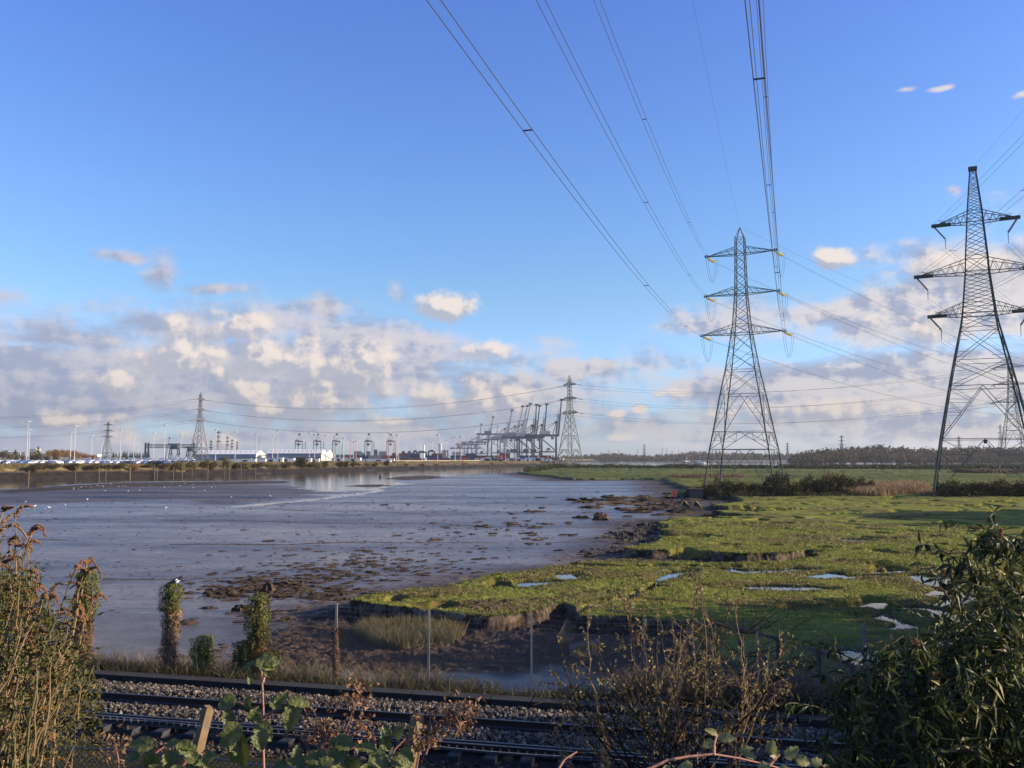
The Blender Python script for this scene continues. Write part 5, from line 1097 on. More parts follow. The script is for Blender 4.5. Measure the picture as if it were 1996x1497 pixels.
# boats
def boat(px, d, L, mast, lb, hull='white', masts=1):
    r_ = empty('sailing_boat' if mast else 'motor_boat', (xa(px, d), d, -.1), lb, 'boat', None, R(random.uniform(-20, 20))); m_ = MB(); V = []
    for i in range(7):
        u = i/6; x = -L/2+L*u; b_ = L*.16*math.sin(math.pi*min(1, .25+u*.75))**.7+.02; V += [(x, -b_, L*.13+L*.03*u), (x, 0, -.25), (x, b_, L*.13+L*.03*u)]
    m_.add(V, [(i*3+j, i*3+j+1, i*3+j+4, i*3+j+3) for i in range(6) for j in range(2)]+[tuple([i*3 for i in range(7)]+[i*3+2 for i in range(6, -1, -1)])]); m_.build('hull', M[hull], r_)
    m_ = MB(); m_.box(-L*.2, L*.18, -L*.08, L*.08, L*.12, L*.24); m_.build('cabin', M['white'], r_)
    if mast: m_ = MB(); m_.bar((L*.05, 0, L*.1), (L*.05, 0, mast), max(.1, d*.0003), max(.08, d*.0002)); m_.build('mast', M['white'], r_); m_ = MB(); m_.bar((L*.05, 0, L*.32), (-L*.4, 0, L*.30), .25); m_.build('boom', M['white'], r_)
boat(1363, 1000, 13, 15.8, 'white sailing boat with a tall bare mast before the far wood'); boat(1370, 1050, 9, 0, 'white motor boat moored right of the tall-masted boat'); boat(1376, 1060, 6, 0, 'small white boat right of the motor boat'); boat(1338, 1200, 10, 9, 'little boat with a thin mast left of the tall-masted one', 'dark'); boat(1343, 1250, 8, 5, 'tiny boat touching the thin-masted one', 'dark'); boat(1210, 1300, 5, 0, 'tiny white boat on the water right of the dock-tip pylon'); boat(1391, 1100, 5, 0, 'tiny white boat at the left leg of the tall pylon')
for (px, yt, d, lb) in ((1314, 899, 850, 'dark navigation pile in the channel'), (1335, 901, 870, 'short dark buoy left of the moored boats'), (1224, 901, 900, 'short dark buoy in the channel near the dock tip'), (742, 923, 330, 'small dark buoy left of the dark mud bar'), (868, 912, 520, 'tiny dark buoy in the channel below the containers'), (488, 932, 330, 'small dark buoy on the far mud below the warehouse')):
    m_ = MB(); h = zpx(yt, d)+.6; m_.lathe([(.45, 0), (.5, h*.4), (.3, h*.7), (.12, h)], 8); o = m_.build('channel_marker', M['dark'], None, label=lb, cat='buoy'); o.location = (xa(px, d), d, -.5)
# wind turbine, tower block and such on the left skyline
r_ = empty('wind_turbine', (xa(16, 1500), 1500, 4), 'thin pale wind turbine at the far left skyline', 'wind turbine'); hz = zpx(880, 1500)-4; m_ = MB(); m_.bar((0, 0, 0), (0, 0, hz), .8, .5); m_.build('tower', M['white'], r_)
for k in range(3):
    a = R(130+120*k); m_ = MB(); m_.bar((0, -1.2, hz), (math.cos(a)*9, -1.2, hz+math.sin(a)*9), .4, .12); m_.build('blade', M['white'], r_)
m_ = MB(); m_.box(-.8, .8, -1.4, 2, hz-.7, hz+.7); m_.build('nacelle', M['white'], r_)
for (px, yt, wv, lb) in ((63, 876, 6, 'pale block behind the trees, near the left lamp masts'), (22, 882, 7, 'white low building left of the pointed dark tree'), (34, 882, 5, 'white gable right of the pointed dark tree'), (184, 887, 5, 'little white house at the end of the brown trees')):
    d = 760; r_ = empty('building', (xa(px, d), d, 4.2), lb, 'building'); h = zpx(yt, d)-4.2; m_ = MB(); m_.box(-wv/2, wv/2, 0, 7, 0, h); m_.build('wall', M['cream'], r_); m_ = MB(); m_.box(-wv/2-.2, wv/2+.2, -.2, 7.2, h, h+.4); m_.build('roof', M['roof'], r_)
    for k in range(3): m_ = MB(); m_.box(-wv*.36+k*wv*.3, -wv*.36+k*wv*.3+wv*.12, -.06, 0, h*.6, h*.8); m_.build('window', M['dark'], r_)
# ---------------------------------------------------------------- railway
def along(s, t, z=0.0):           # s: metres towards us from the far rail, t: metres along the line
    p = Vector((0, tl(0), 0))+FD*t-FN*s; return Vector((p.x, p.y, z))
def rail(name, s, zt, label, hgt=.17, w_=.036, mt=None):
    prof = [(-.07, 0), (.07, 0), (.07, .014), (.012, .035), (.012, hgt-.045), (w_, hgt-.035), (w_, hgt-.006), (w_*.7, hgt), (-w_*.7, hgt), (-w_, hgt-.006), (-w_, hgt-.035), (-.012, hgt-.045), (-.012, .035), (-.07, .014)]
    V = []; Fc = []; n = len(prof); T = (-34, -17, 0, 14, 30)
    for t in T:
        for (a, b_) in prof: V.append(along(s-a, t, zt-hgt+b_))
    for k in range(len(T)-1):
        for j in range(n): Fc.append((k*n+j, k*n+(j+1) % n, (k+1)*n+(j+1) % n, (k+1)*n+j))
    return link(name, mkmesh(name, V, Fc, mt or MR), label=label, cat='rail')
mR, q, b, o = mat('rail_steel'); g = q.n('ShaderNodeNewGeometry'); sz = q.n('ShaderNodeSeparateXYZ'); q.L.new(g.outputs['Normal'], sz.inputs[0])
topm = q.mr(sz.outputs[2], .9, .98); t = q.n('ShaderNodeTexCoord').outputs['Object']
q.L.new(q.mix(topm, q.mix(q.noise(t, 30, 4), (.022, .013, .01), (.045, .024, .015)), (.13, .125, .125)), b.inputs['Base Color']); q.L.new(topm, b.inputs['Metallic']); q.L.new(q.mr(topm, 0, 1, .85, .42, False), b.inputs['Roughness'])
MR = mR
rail('rail', 0.0, 1.42, 'farther running rail, dark side towards us'); rail('rail', 1.51, 1.42, 'nearer running rail with a polished top')
cr = rail('conductor_rail', 1.93, 1.50, 'conductor rail lying close along the nearer running rail', .14, .04)
sl_ = MB(); sl_.box(-1.28, 1.28, -.12, .12, -.2, 0); slm = sl_.mesh('sleeper', M['dark']); first = None
for k in range(-24, 22):
    p = along(.75, k*.72, 1.255); o = link('sleeper', slm, None, label='dark railway sleeper across the track in front of the wire fence', cat='sleeper', group='sleepers under the rails'); o.location = p; o.rotation_euler = (0, 0, math.atan2(-FN.y, -FN.x))
# conductor insulators sit under the live rail
for k in range(-10, 9):
    m_ = MB(); m_.lathe([(.06, 0), (.06, .05), (.09, .06), (.05, .10)], 8); o = m_.build('rail_pot', M['wood'], cr); o.location = along(1.93, k*2.1+.4, 1.245)
# ballast: separate stones, thinned where it is bare soil
def stones(name, n, s0, s1, t0, t1, size, mt, zfun, seed):
    rg = np.random.default_rng(seed); ico = np.array([(0, 0, 1), (.89, 0, .45), (.28, .85, .45), (-.72, .53, .45), (-.72, -.53, .45), (.28, -.85, .45), (.72, .53, -.45), (-.28, .85, -.45), (-.89, 0, -.45), (-.28, -.85, -.45), (.72, -.53, -.45), (0, 0, -1)])
    fi = np.array([(0, 1, 2), (0, 2, 3), (0, 3, 4), (0, 4, 5), (0, 5, 1), (1, 6, 2), (2, 7, 3), (3, 8, 4), (4, 9, 5), (5, 10, 1), (6, 7, 2), (7, 8, 3), (8, 9, 4), (9, 10, 5), (10, 6, 1), (11, 7, 6), (11, 8, 7), (11, 9, 8), (11, 10, 9), (11, 6, 10)])
    s = rg.uniform(s0, s1, n); t = rg.uniform(t0, t1, n); x = FD.x*t-FN.x*s; y = tl(0)+FD.y*t-FN.y*s
    z = zfun(s, x, y)+rg.uniform(-.01, .03, n); sc_ = size*rg.uniform(.55, 1.35, (n, 1, 1))*rg.uniform(.6, 1.25, (n, 1, 3))
    V = ico[None]*(1+rg.uniform(-.28, .28, (n, 12, 1)))*sc_
    a = rg.uniform(0, 6.28, n); c, d_ = np.cos(a), np.sin(a); X = V[..., 0]*c[:, None]-V[..., 1]*d_[:, None]; Y = V[..., 0]*d_[:, None]+V[..., 1]*c[:, None]
    V = np.stack([X+x[:, None], Y+y[:, None], V[..., 2]+z[:, None]], -1).reshape(-1, 3); Fc = (np.arange(n)[:, None, None]*12+fi[None]).reshape(-1, 3)
    return link(name, mkmesh(name, V, Fc, mt), kind='stuff')
bm, q, b, o = mat('ballast_stone'); g = q.n('ShaderNodeNewGeometry')
q.L.new(q.ramp(g.outputs['Random Per Island'], [(0, (.02, .016, .012)), (.35, (.055, .044, .035)), (.7, (.088, .066, .048)), (1, (.22, .175, .125))]), b.inputs['Base Color']); b.inputs['Roughness'].default_value = .85
bd, q, b, o = mat('ballast_dirty'); g = q.n('ShaderNodeNewGeometry')
q.L.new(q.ramp(g.outputs['Random Per Island'], [(0, (.01, .008, .006)), (.5, (.028, .019, .014)), (.85, (.06, .04, .028)), (1, (.15, .11, .08))]), b.inputs['Base Color']); b.inputs['Roughness'].default_value = .9
def zb_(s, x, y):
    z = 1.20+.12*np.exp(-((s-.75)/.55)**2)+.10*np.exp(-((s+.75)/.45)**2); return np.where(s > 2.1, 1.17, z)
stones('ballast', 17000, -1.65, -.12, -24, 22, .040, bm, zb_, 31)
stones('ballast', 13000, .40, 1.42, -24, 22, .040, bm, zb_, 32)
stones('ballast', 14000, 2.1, 6.0, -16, 12, .040, bd, zb_, 33)
# low concrete cable trough along the verge
m_ = MB()
for k in range(-26, 24):
    a = along(-2.15, k*1.0, 0); b_ = along(-2.15, k*1.0+.96, 0)
    M_ = Matrix.Translation(((a.x+b_.x)/2, (a.y+b_.y)/2, 1.2)) @ Matrix.Rotation(math.atan2(FD.y, FD.x), 4, 'Z'); m_.box(-.48, .48, -.2, .2, -.25, .10, M_)
m_.build('cable_trough', simple('trough_concrete', (.022, .02, .018), .9, 0, .3, 4), None, label='low dark concrete cable trough between the ballast and the grass verge', cat='cable trough')

# ---------------------------------------------------------------- fences
def mesh_panel(mb, a, b_, z0, z1_, pitch, r, topf=None):
    a = Vector((a[0], a[1], 0)); b_ = Vector((b_[0], b_[1], 0)); L = (b_-a).length; d = (b_-a)/L; H_ = z1_-z0; k = int((L+H_*.9)/pitch)
    for i in range(-int(H_/pitch)-1, int(L/pitch)+2):
        for sg in (1, -1):
            u0 = i*pitch if sg > 0 else i*pitch+H_; u1 = u0+sg*H_; za, zb2 = z0, z1_
            lo, hi = min(u0, u1), max(u0, u1)
            if hi < 0 or lo > L: continue
            def cl(u):
                f = (u-u0)/(u1-u0); return a+d*u+Vector((0, 0, z0+f*H_+.018*math.sin(u*2.1)+.03*math.sin(u*.7)))
            ua = min(max(u0, 0), L); ub = min(max(u1, 0), L)
            if abs(ua-ub) < .02: continue
            mb.bar(cl(ua), cl(ub), r, n=3, cap=False)
MW = simple('galvanised_wire', (.15, .155, .16), .55, .3, .2)
ff = empty('chain_link_fence', (0, 0, 0), 'long chain-link fence with thin posts between the tracks and the mud', 'fence')
def fy(X): return 23.45-.235*X
def fz(x, y): return zg(x, y)
fence_px = [-175, 0, 161, 331, 500, 654, 835, 1036, 1256, 1477, 1686, 1905, 2120]
FP = []
for px in fence_px:
    u = ray(px, 1300); X = 0
    for _ in range(12): X = u[0]/u[1]*fy(X)
    FP.append((X, fy(X)))
for (px, p) in zip(fence_px, FP):
    m_ = MB(); top = 3.02+.05*math.sin(px); x, y = p
    m_.box(x-.03, x+.03, y-.022, y+.022, zg(x, y)-.3, top); m_.box(x-.033, x+.033, y-.05, y-.022, 1.4, 1.46); m_.build('post', M['concrete'] if px in (835, 1036, 654) else M['steel_far'], ff)
for (p, q_) in zip(FP[:-1], FP[1:]):
    m_ = MB(); mesh_panel(m_, p, q_, .85, 2.52, .072, .0026); m_.build('wire_mesh', MW, ff)
for zz in (2.56, 2.72, 2.86, 2.98):
    m_ = MB(); pts = []
    for (p, q_) in zip(FP[:-1], FP[1:]):
        for k in range(4): u = k/4; pts.append((p[0]+(q_[0]-p[0])*u, p[1]+(q_[1]-p[1])*u, zz-.05*math.sin(math.pi*u)))
    m_.tube(pts, .0024, 3)
    if zz > 2.6:
        for k in range(0, 230): 
            x = FP[0][0]+(FP[-1][0]-FP[0][0])*k/230; y = fy(x); m_.bar((x-.012, y, zz-.02), (x+.012, y, zz+.02), .0018, n=3)
    m_.build('barbed_strand', MW, ff)
# near fence, wooden stubs with mesh
nf = empty('near_wire_fence', (0, 0, 0), 'nearer wire fence with weathered wooden posts at the foot of the slope', 'fence')
def ny(X): return 10.35-.25*X
mt_ = simple('sawn_post', (.22, .155, .09), .85, 0, .45, 9, .2, .5)
posts = []
for (px, topz, lean, rz_) in ((-60, 3.95, .1, .2), (315, 3.95, .22, .75), (742, 4.0, .16, .6), (1180, 3.9, 0, 0), (1560, 3.8, .1, 0)):
    u = ray(px, 1430); X = 0
    for _ in range(12): X = u[0]/u[1]*ny(X)
    y = ny(X); posts.append((X, y)); m_ = MB(); M_ = Matrix.Translation((X, y, 1.3)) @ Matrix.Rotation(lean, 4, 'Y') @ Matrix.Rotation(rz_, 4, 'Z'); h = topz-1.3
    m_.box(-.05, .05, -.065, .065, -.5, h-.03, M_); m_.box(-.038, .038, -.05, .05, h-.03, h, M_)
    m_.build('post', mt_, nf)
for (p, q_, pi) in ((posts[0], posts[1], 0), (posts[1], posts[2], 1), (posts[2], posts[3], 2), (posts[3], posts[4], 3)):
    m_ = MB(); mesh_panel(m_, p, q_, 1.5, 3.30, .075, .003)
    L = [(p[0]+(q_[0]-p[0])*u, p[1]+(q_[1]-p[1])*u, 3.30+.018*math.sin(u*9)) for u in np.linspace(0, 1, 13)]; m_.tube(L, .012, 4); m_.build('wire_mesh', MW, nf)
m_ = MB(); pts = []
for (p, q_) in zip(posts[:-1], posts[1:]):
    for k in range(6): u = k/6; pts.append((p[0]+(q_[0]-p[0])*u, p[1]+(q_[1]-p[1])*u, 3.70-.03*math.sin(math.pi*u)))
m_.tube(pts, .0028, 3); x = pts[0][0]
while x < pts[-1][0]:
    y = ny(x); z = 3.70-.015
    for s_ in (-1, 1): m_.bar((x-.01*s_, y-.006, z-.02), (x+.01*s_, y+.006, z+.02), .0017, n=3)
    x += .10
m_.build('barbed_strand', simple('barb', (.5, .48, .44), .5, .2, .1), nf)
# timber post-and-rail fence at the marsh edge
pr = empty('post_and_rail_fence', (0, 0, 0), 'old timber post-and-rail fence running down the marsh edge behind the wire', 'fence'); mtb = simple('dark_timber', (.075, .055, .042), .9, 0, .4, 5, .2)
pp = [gp(1300, 1232, .8), gp(1386, 1247, .8), gp(1442, 1262, .8), gp(1517, 1290, .75), gp(1597, 1325, .75), gp(1662, 1350, .75)]
tops = [1206, 1212, 1222, 1240, 1264, 1293]; prev = None
for (p, yt) in zip(pp, tops):
    z = zpx(yt, p[1]); m_ = MB(); m_.box(p[0]-.05, p[0]+.05, p[1]-.05, p[1]+.05, .2, z); m_.build('post', mtb, pr)
    if prev:
        for (dz, r_) in ((-.06, .065), (-.75, .05)):
            m_ = MB(); m_.bar((prev[0], prev[1]-.07, prev[2]+dz), (p[0], p[1]-.07, z+dz), r_); m_.build('rail_bar', mtb, pr)
    prev = (p[0], p[1], z)

# ---------------------------------------------------------------- marsh, mud and verge cover
rg = np.random.default_rng(41)
n = 420000; a = rg.uniform(-.24, .60, n); r = np.sqrt(rg.uniform(22**2, 95**2, n))*rg.uniform(.6, 1, n); x = r*np.sin(a); y = r*np.cos(a)
m_ok = (y > 26) & (x > -8); x, y = x[m_ok], y[m_ok]; g_ = ground(x, y); g_x, g_y = x, y
keep = (g_[1] > .5) & (rg.uniform(0, 1, len(x)) < .3+.7*(fbm(x/1.5, y/1.5, 3, 5) > .45)); x, y, z, br = x[keep], y[keep], g_[0][keep], g_[2][keep]
def blades2(name, x, y, z, h, wv, leaf, seed, lean=.4):
    rg = np.random.default_rng(seed); n = len(x); p = np.stack([x, y, z-.01], 1); d = rg.normal(size=(n, 3))*lean; d[:, 2] = 1; d = unit(d); s = unit(np.cross(d, rg.normal(size=(n, 3)))); h = h[:, None]; wv = wv[:, None]
    V = np.stack([p-s*wv, p+s*wv, p+d*h+unit(rg.normal(size=(n, 3)))*h*.2], 1).reshape(-1, 3); Fc = np.arange(n*3).reshape(-1, 3); return link(name, mkmesh(name, V, Fc, leaf), kind='stuff')
dist = np.hypot(x, y)
bb = rg.uniform(0, 1, len(x)) < br*.8
blades2('marsh_grass', x[~bb], y[~bb], z[~bb], rg.uniform(.025, .065, (~bb).sum())*(.6+dist[~bb]/60), .012+.00035*dist[~bb], GRM['green'], 42)
blades2('dead_marsh_grass', x[bb], y[bb], z[bb], rg.uniform(.03, .08, bb.sum())*(.6+dist[bb]/60), .012+.0003*dist[bb], leafmat('grass_dead', [(.09, .06, .025), (.15, .11, .045), (.20, .15, .06)], .2), 43)
rim = (g_[1] > .03) & (g_[1] < .97); n_ = 3
xr = np.repeat(g_x[rim], n_)+rg.normal(size=rim.sum()*n_)*.05; yr = np.repeat(g_y[rim], n_)+rg.normal(size=rim.sum()*n_)*.05; zr = ground(xr, yr)[0]
blades2('rim_grass', xr, yr, zr, rg.uniform(.06, .15, len(xr)), .012+.0003*np.hypot(xr, yr), GRM['green'], 48, .9)
# rank grass on the verge at the wire fence
def strip(n, s0, s1, t0, t1, rg):
    s = rg.uniform(s0, s1, n); t = rg.uniform(t0, t1, n); return FD.x*t-FN.x*s, tl(0)+FD.y*t-FN.y*s
x, y = strip(52000, -6.0, -2.4, -22, 24, rg); k = fbm(x/1.2, y/1.2, 3, 9) > .36; x, y = x[k], y[k]
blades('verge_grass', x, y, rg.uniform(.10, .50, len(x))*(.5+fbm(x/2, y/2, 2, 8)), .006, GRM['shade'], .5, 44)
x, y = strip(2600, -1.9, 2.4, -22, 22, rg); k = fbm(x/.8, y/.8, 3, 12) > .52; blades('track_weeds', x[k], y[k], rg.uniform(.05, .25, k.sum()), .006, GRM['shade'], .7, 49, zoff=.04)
x, y = strip(4500, -5.2, -3.2, -22, -3, rg); blades('verge_grass', x, y, rg.uniform(.3, .95, len(x)), .005, GRM['dry'], .55, 45)
x, y = strip(26000, -6.0, -2.7, 2.0, 12, rg); blades('verge_grass', x, y, rg.uniform(.3, 1.15, len(x)), .006, leafmat('grass_sere', [(.04, .027, .018), (.085, .052, .032), (.12, .075, .045), (.035, .03, .016)], .2), .55, 46)
x, y = pxarea(9000, [(690, 1236), (720, 1224), (850, 1226), (908, 1238), (885, 1250), (790, 1262), (735, 1258)], .2, rg)
blades('cord_grass', x, y, rg.uniform(.3, .75, len(x)), .008, GRM['reed'], .22, 47)
# weed-covered lumps on the mud
def lumps(name, n, pts, rmin, rmax, mt, seed, zs=.35, jitter=1.0):
    rg = np.random.default_rng(seed); parts = []; U = 9; Vn = 5
    th_ = np.linspace(0, 2*np.pi, U, endpoint=False); ph = np.linspace(0, np.pi/2, Vn)[:-1]
    base = np.array([(np.cos(t_)*np.cos(p_), np.sin(t_)*np.cos(p_), np.sin(p_)) for p_ in ph for t_ in th_]+[(0, 0, 1)])
    fc = []
    for i in range(Vn-2):
        for j in range(U): a, b_, c_, d_ = i*U+j, i*U+(j+1) % U, (i+1)*U+(j+1) % U, (i+1)*U+j; fc += [(a, b_, c_), (a, c_, d_)]
    t_ = (Vn-1)*U
    for j in range(U): fc.append(((Vn-2)*U+j, (Vn-2)*U+(j+1) % U, t_))
    fc = np.array(fc)
    for (px, py, sp, w_) in pts:
        k = int(n*w_)
        for _ in range(k):
            qx = px+rg.normal()*sp; qy = py+rg.normal()*sp*.16; 
            if qy < 905: continue
            x, y = gp(qx, qy, 0); r_ = rg.uniform(rmin, rmax)*rg.uniform(.4, 1.2)*(1 if y < 60 else min(2.2, y/60)); a = rg.uniform(0, 3.1)
            v = base*(1+.35*rg.normal(size=(len(base), 1)))*np.array([r_*rg.uniform(.8, 2.2), r_*rg.uniform(.5, 1), r_*zs]); c_, s_ = math.cos(a*.25), math.sin(a*.25)
            v = np.stack([v[:, 0]*c_-v[:, 1]*s_+x, v[:, 0]*s_+v[:, 1]*c_+y, v[:, 2]], 1); parts.append((v, fc))
    P_ = np.concatenate([p[0] for p in parts]); 
    cen = np.array([p[0].mean(0) for p in parts]); zz = ground(cen[:, 0], cen[:, 1])[0]
    off = np.repeat(zz-.02, len(base)); P_[:, 2] += off
    Fc = np.concatenate([p[1]+i*len(base) for i, p in enumerate(parts)]); return link(name, mkmesh(name, P_, Fc, mt), kind='stuff')
wm_ = simple('bladder_weed', (.050, .032, .018), .8, 0, .6, 5, .25, .6); rkm = simple('dark_rock', (.035, .03, .026), .8, 0, .5, 2, .3, .5)
lumps('seaweed', 300, [(470, 1150, 60, .5), (560, 1140, 60, .8), (620, 1125, 90, .5), (640, 1160, 50, .6), (720, 1110, 90, .6), (780, 1098, 100, .5), (600, 1085, 100, .15), (1000, 1060, 110, .15), (300, 1100, 180, .1), (900, 1040, 150, .15), (1040, 1025, 80, .15), (430, 1165, 25, .1), (540, 1200, 60, .15), (680, 1240, 80, .1)], .07, .26, wm_, 51)
lumps('rubble', 48, [(1190, 1078, 28, .5), (1240, 1058, 20, .3), (1235, 1040, 26, .6), (1260, 1030, 20, .4), (1215, 1048, 20, .3)], .10, .30, rkm, 52, .7)
lumps('seaweed', 55, [(1250, 980, 60, 1.0), (1300, 985, 30, .6), (1200, 978, 50, .3), (1340, 1000, 40, .5), (1180, 995, 120, .2)], .25, .6, wm_, 53, .3)
lumps('seaweed', 1500, [(500, 1000, 330, .5), (900, 990, 260, .4), (700, 1030, 350, .5), (350, 1060, 260, .3), (800, 1070, 260, .4), (250, 1130, 150, .2)], .02, .075, wm_, 54, .5)
lumps('rubble', 600, [(760, 1255, 90, .4), (900, 1262, 80, .3), (560, 1262, 60, .4), (960, 1215, 40, .25), (640, 1280, 80, .3), (420, 1290, 90, .2), (1000, 1285, 60, .2)], .03, .12, simple('mud_clod', (.07, .045, .035), .85, 0, .5, 4, .3), 55, .6)
# named single things on the flat
def mound(px, py, wv, h, lb, name='weed_mound', mt=wm_, cat='seaweed mound'):
    x, y = gp(px, py, .05); m_ = MB(); rg = np.random.default_rng(int(px)); n = 14; prof = []
    V = []; rings = 6
    for i in range(rings):
        f = i/(rings-1); rr_ = wv*.5*math.cos(f*1.45); zz = h*math.sin(f*1.45)**.9
        for j in range(n): a = 6.283*j/n; k = 1+.28*rg.normal()*.6; V.append((rr_*k*math.cos(a), rr_*k*.7*math.sin(a), zz*(1+.12*rg.normal())-.05))
    m_.add(V, [(i*n+j, i*n+(j+1) % n, (i+1)*n+(j+1) % n, (i+1)*n+j) for i in range(rings-1) for j in range(n)]+[tuple(range((rings-1)*n, rings*n))])
    o = m_.build(name, mt, None, label=lb, cat=cat); o.location = (x, y, zg(x, y)); return o
mound(411, 1156, .9, .30, 'dark weed mound, leftmost on the mud above the short ivy bush'); mound(445, 1156, 1.0, .30, 'dark weed mound, second from the left above the short ivy bush'); mound(523, 1152, .7, .55, 'upright dark clump behind the top of the second big ivy post'); mound(468, 1189, .8, .32, 'round weed mound left of the second big ivy post'); mound(407, 1184, .9, .14, 'flat weed mound below the two leftmost mounds')
mound(561, 1139, 1.0, .28, 'rounded weed mound right of the second big ivy post, left of two'); mound(583, 1141, .8, .24, 'rounded weed mound right of the second big ivy post, right of two'); mound(500, 1132, 1.5, .2, 'broad low weed mound farther out above the second big ivy post'); mound(1170, 1013, 2.0, .9, 'lone dark weedy stump out on the mud left of the marsh'); mound(1032, 1060, .9, .15, 'flat weed patch left of the marsh tip'); mound(365, 1213, 1.1, .2, 'weed mound right of the first big ivy post')
# two pyramid blocks, marker, concrete box, brick footing
for (px, lb) in ((1333, 'pyramid-shaped mossy block on the mud, left one of two'), (1355, 'pyramid-shaped mossy block on the mud, right one of two')):
    x, y = gp(px, 993, .2); m_ = MB(); m_.add([(-1.1, -.7, 0), (1.0, -.7, 0), (1.1, .9, 0), (-.9, .9, 0), (-.05, -.1, 1.15), (.25, .2, 1.1)], [(0, 1, 5, 4), (1, 2, 5), (2, 3, 4, 5), (3, 0, 4)])
    o = m_.build('pyramid_block', rkm, None, label=lb, cat='block'); o.location = (x, y, .15); m_ = MB(); m_.add([(1.02, -.6, .05), (1.12, .8, .05), (.30, .22, 1.12), (.12, -.05, 1.16)], [(0, 1, 2, 3)]); m_.build('moss', leafmat('moss', [(.16, .17, .03), (.22, .21, .05)], .0), o)
x, y = gp(1314, 976, .1); r_ = empty('channel_marker', (x, y, 0), 'small channel marker with two red boards at the mud edge', 'marker'); m_ = MB(); m_.bar((0, 0, 0), (0, 0, 1.9), .06); m_.build('pole', M['dark'], r_)
mred = simple('faded_red', (.42, .09, .05), .6, 0, .3, 3)
for s_ in (-1, 1): m_ = MB(); m_.box(s_*.24-.17, s_*.24+.17, -.05, .05, .75, 1.75); m_.build('board', mred, r_)
x, y = gp(1354, 969, .5); bx_ = empty('concrete_box', (x, y, .3), 'dark square concrete box at the end of the thicket', 'concrete block'); m_ = MB(); m_.box(-1.0, 1.2, -.8, .8, 0, 1.5); m_.build('block', M['dark'], bx_); m_ = MB(); m_.box(-1.1, 1.3, -.9, .9, 1.5, 1.66); m_.build('lid', M['wood'], bx_)
x, y = gp(1817, 958, .8); bf = empty('brick_footing', (x, y, .55), 'low broken brick walls around the foot of the cropped pylon', 'brick wall')
for (x0, x1, y0, y1, h) in ((-4.4, -1.0, 0, .4, .42), (-1.0, 1.0, -.3, .1, .72), (1.2, 3.6, .1, .5, .85), (3.3, 3.7, .5, 3, .8), (-4.4, -4.0, .4, 3, .4)):
    m_ = MB(); m_.box(x0, x1, y0, y1, -.3, h); m_.build('wall_piece', M['brick'], bf)
x, y = gp(1100, 1236, .3)
for (px, py, s_, lb) in ((1102, 1250, 1.0, 'upright slab of turf with a grassy top beyond the wire fence'), (1140, 1268, 1.1, 'fallen slab of turf lying right of the upright one')):
    x, y = gp(px, py, .3); m_ = MB(); m_.add([(-.28, 0, 0), (.30, .1, .2), (.34, .1, .72), (.1, .25, .95), (-.30, 0, .35), (-.2, .5, 0), (.35, .6, .2), (.1, .6, .9)], [(0, 1, 2, 3, 4), (1, 6, 7, 3, 2), (0, 4, 7, 5), (4, 3, 7)]) if s_ == 1.0 else m_.add([(-.5, 0, 0), (.55, 0, 0), (.5, .05, .35), (-.4, .05, .16), (-.5, .8, .3), (.6, .8, .5)], [(0, 1, 2, 3), (3, 2, 5, 4), (1, 5, 2), (0, 3, 4)])
    o = m_.build('turf_slab', simple('turf_side', (.12, .085, .055), .9, 0, .4, 5), None, label=lb, cat='turf slab'); o.location = (x, y, zg(x, y)); k = 900; rg = np.random.default_rng(int(px))
    q_ = rg.uniform(-.3, .35, (k, 2)); z_ = .35+q_[:, 0]*.9 if s_ == 1.0 else .3+q_[:, 0]*.15
    p = np.stack([q_[:, 0], .1+abs(q_[:, 1]), np.clip(z_, .1, .95)], 1); V, Fc = leafgeo(p, rg.normal(size=(k, 3))+np.array([0, -.3, 1]), rvec(k), .07, .014); link('turf', mkmesh('turf', V, Fc, GRM['green']), o)
# gulls on the flat
gm_ = simple('gull_white', (.8, .79, .77), .6, 0, .05); gg = simple('gull_grey', (.35, .37, .40), .6, 0, .05)
def bird_mesh(body, wingm, s=1.0):
    m_ = MB(); prof = [(-.20, .015, .16), (-.12, .045, .165), (0, .075, .17), (.10, .065, .19), (.15, .04, .23), (.19, .036, .27), (.23, .03, .275), (.27, .008, .265)]
    V = []; n = 8
    for (x, r_, z) in prof:
        for j in range(n): a = 6.283*j/n; V.append((x*s, r_*math.cos(a)*s, (z+r_*math.sin(a))*s))
    m_.add(V, [(i*n+j, i*n+(j+1) % n, (i+1)*n+(j+1) % n, (i+1)*n+j) for i in range(len(prof)-1) for j in range(n)]); m_.mi = 1
    for s_ in (-1, 1): m_.add([(.08*s, s_*.07*s, .20*s), (-.05*s, s_*.083*s, .205*s), (-.27*s, s_*.02*s, .19*s), (-.05*s, s_*.075*s, .14*s)], [(0, 1, 2, 3)])
    for s_ in (-1, 1): m_.bar((0, s_*.03*s, .11*s), (.01*s, s_*.03*s, 0), .006*s, n=4)
    return m_.mesh('gull', [body, wingm])
GM = bird_mesh(gm_, gg, 1.0)
for i, (px, py, lb) in enumerate([(49, 980, 'leftmost of the five nearest'), (68, 988, 'above the pair at the far left'), (88, 995, 'lower one of the pair at the far left'), (96, 992, 'upper one of the pair at the far left'), (127, 986, 'alone right of the pair at the far left'), (322, 993, 'alone in the middle of the flat'), (170, 975, 'small and far, above the near ones'), (484, 970, 'near the bend of the bright channel'), (527, 969, 'just right of the one near the channel bend'), (600, 976, 'by the thin stream of the channel'), (450, 971, 'left of the channel bend'), (61, 1048, 'nearest of all, beside the seed heads')]):
    x, y = gp(px, py, 0); o = link('gull', GM, None, label='white gull standing on the mud, %s' % lb, cat='gull', group='gulls on the mudflat'); o.location = (x, y, zg(x, y)); o.rotation_euler = (0, 0, i*1.3)
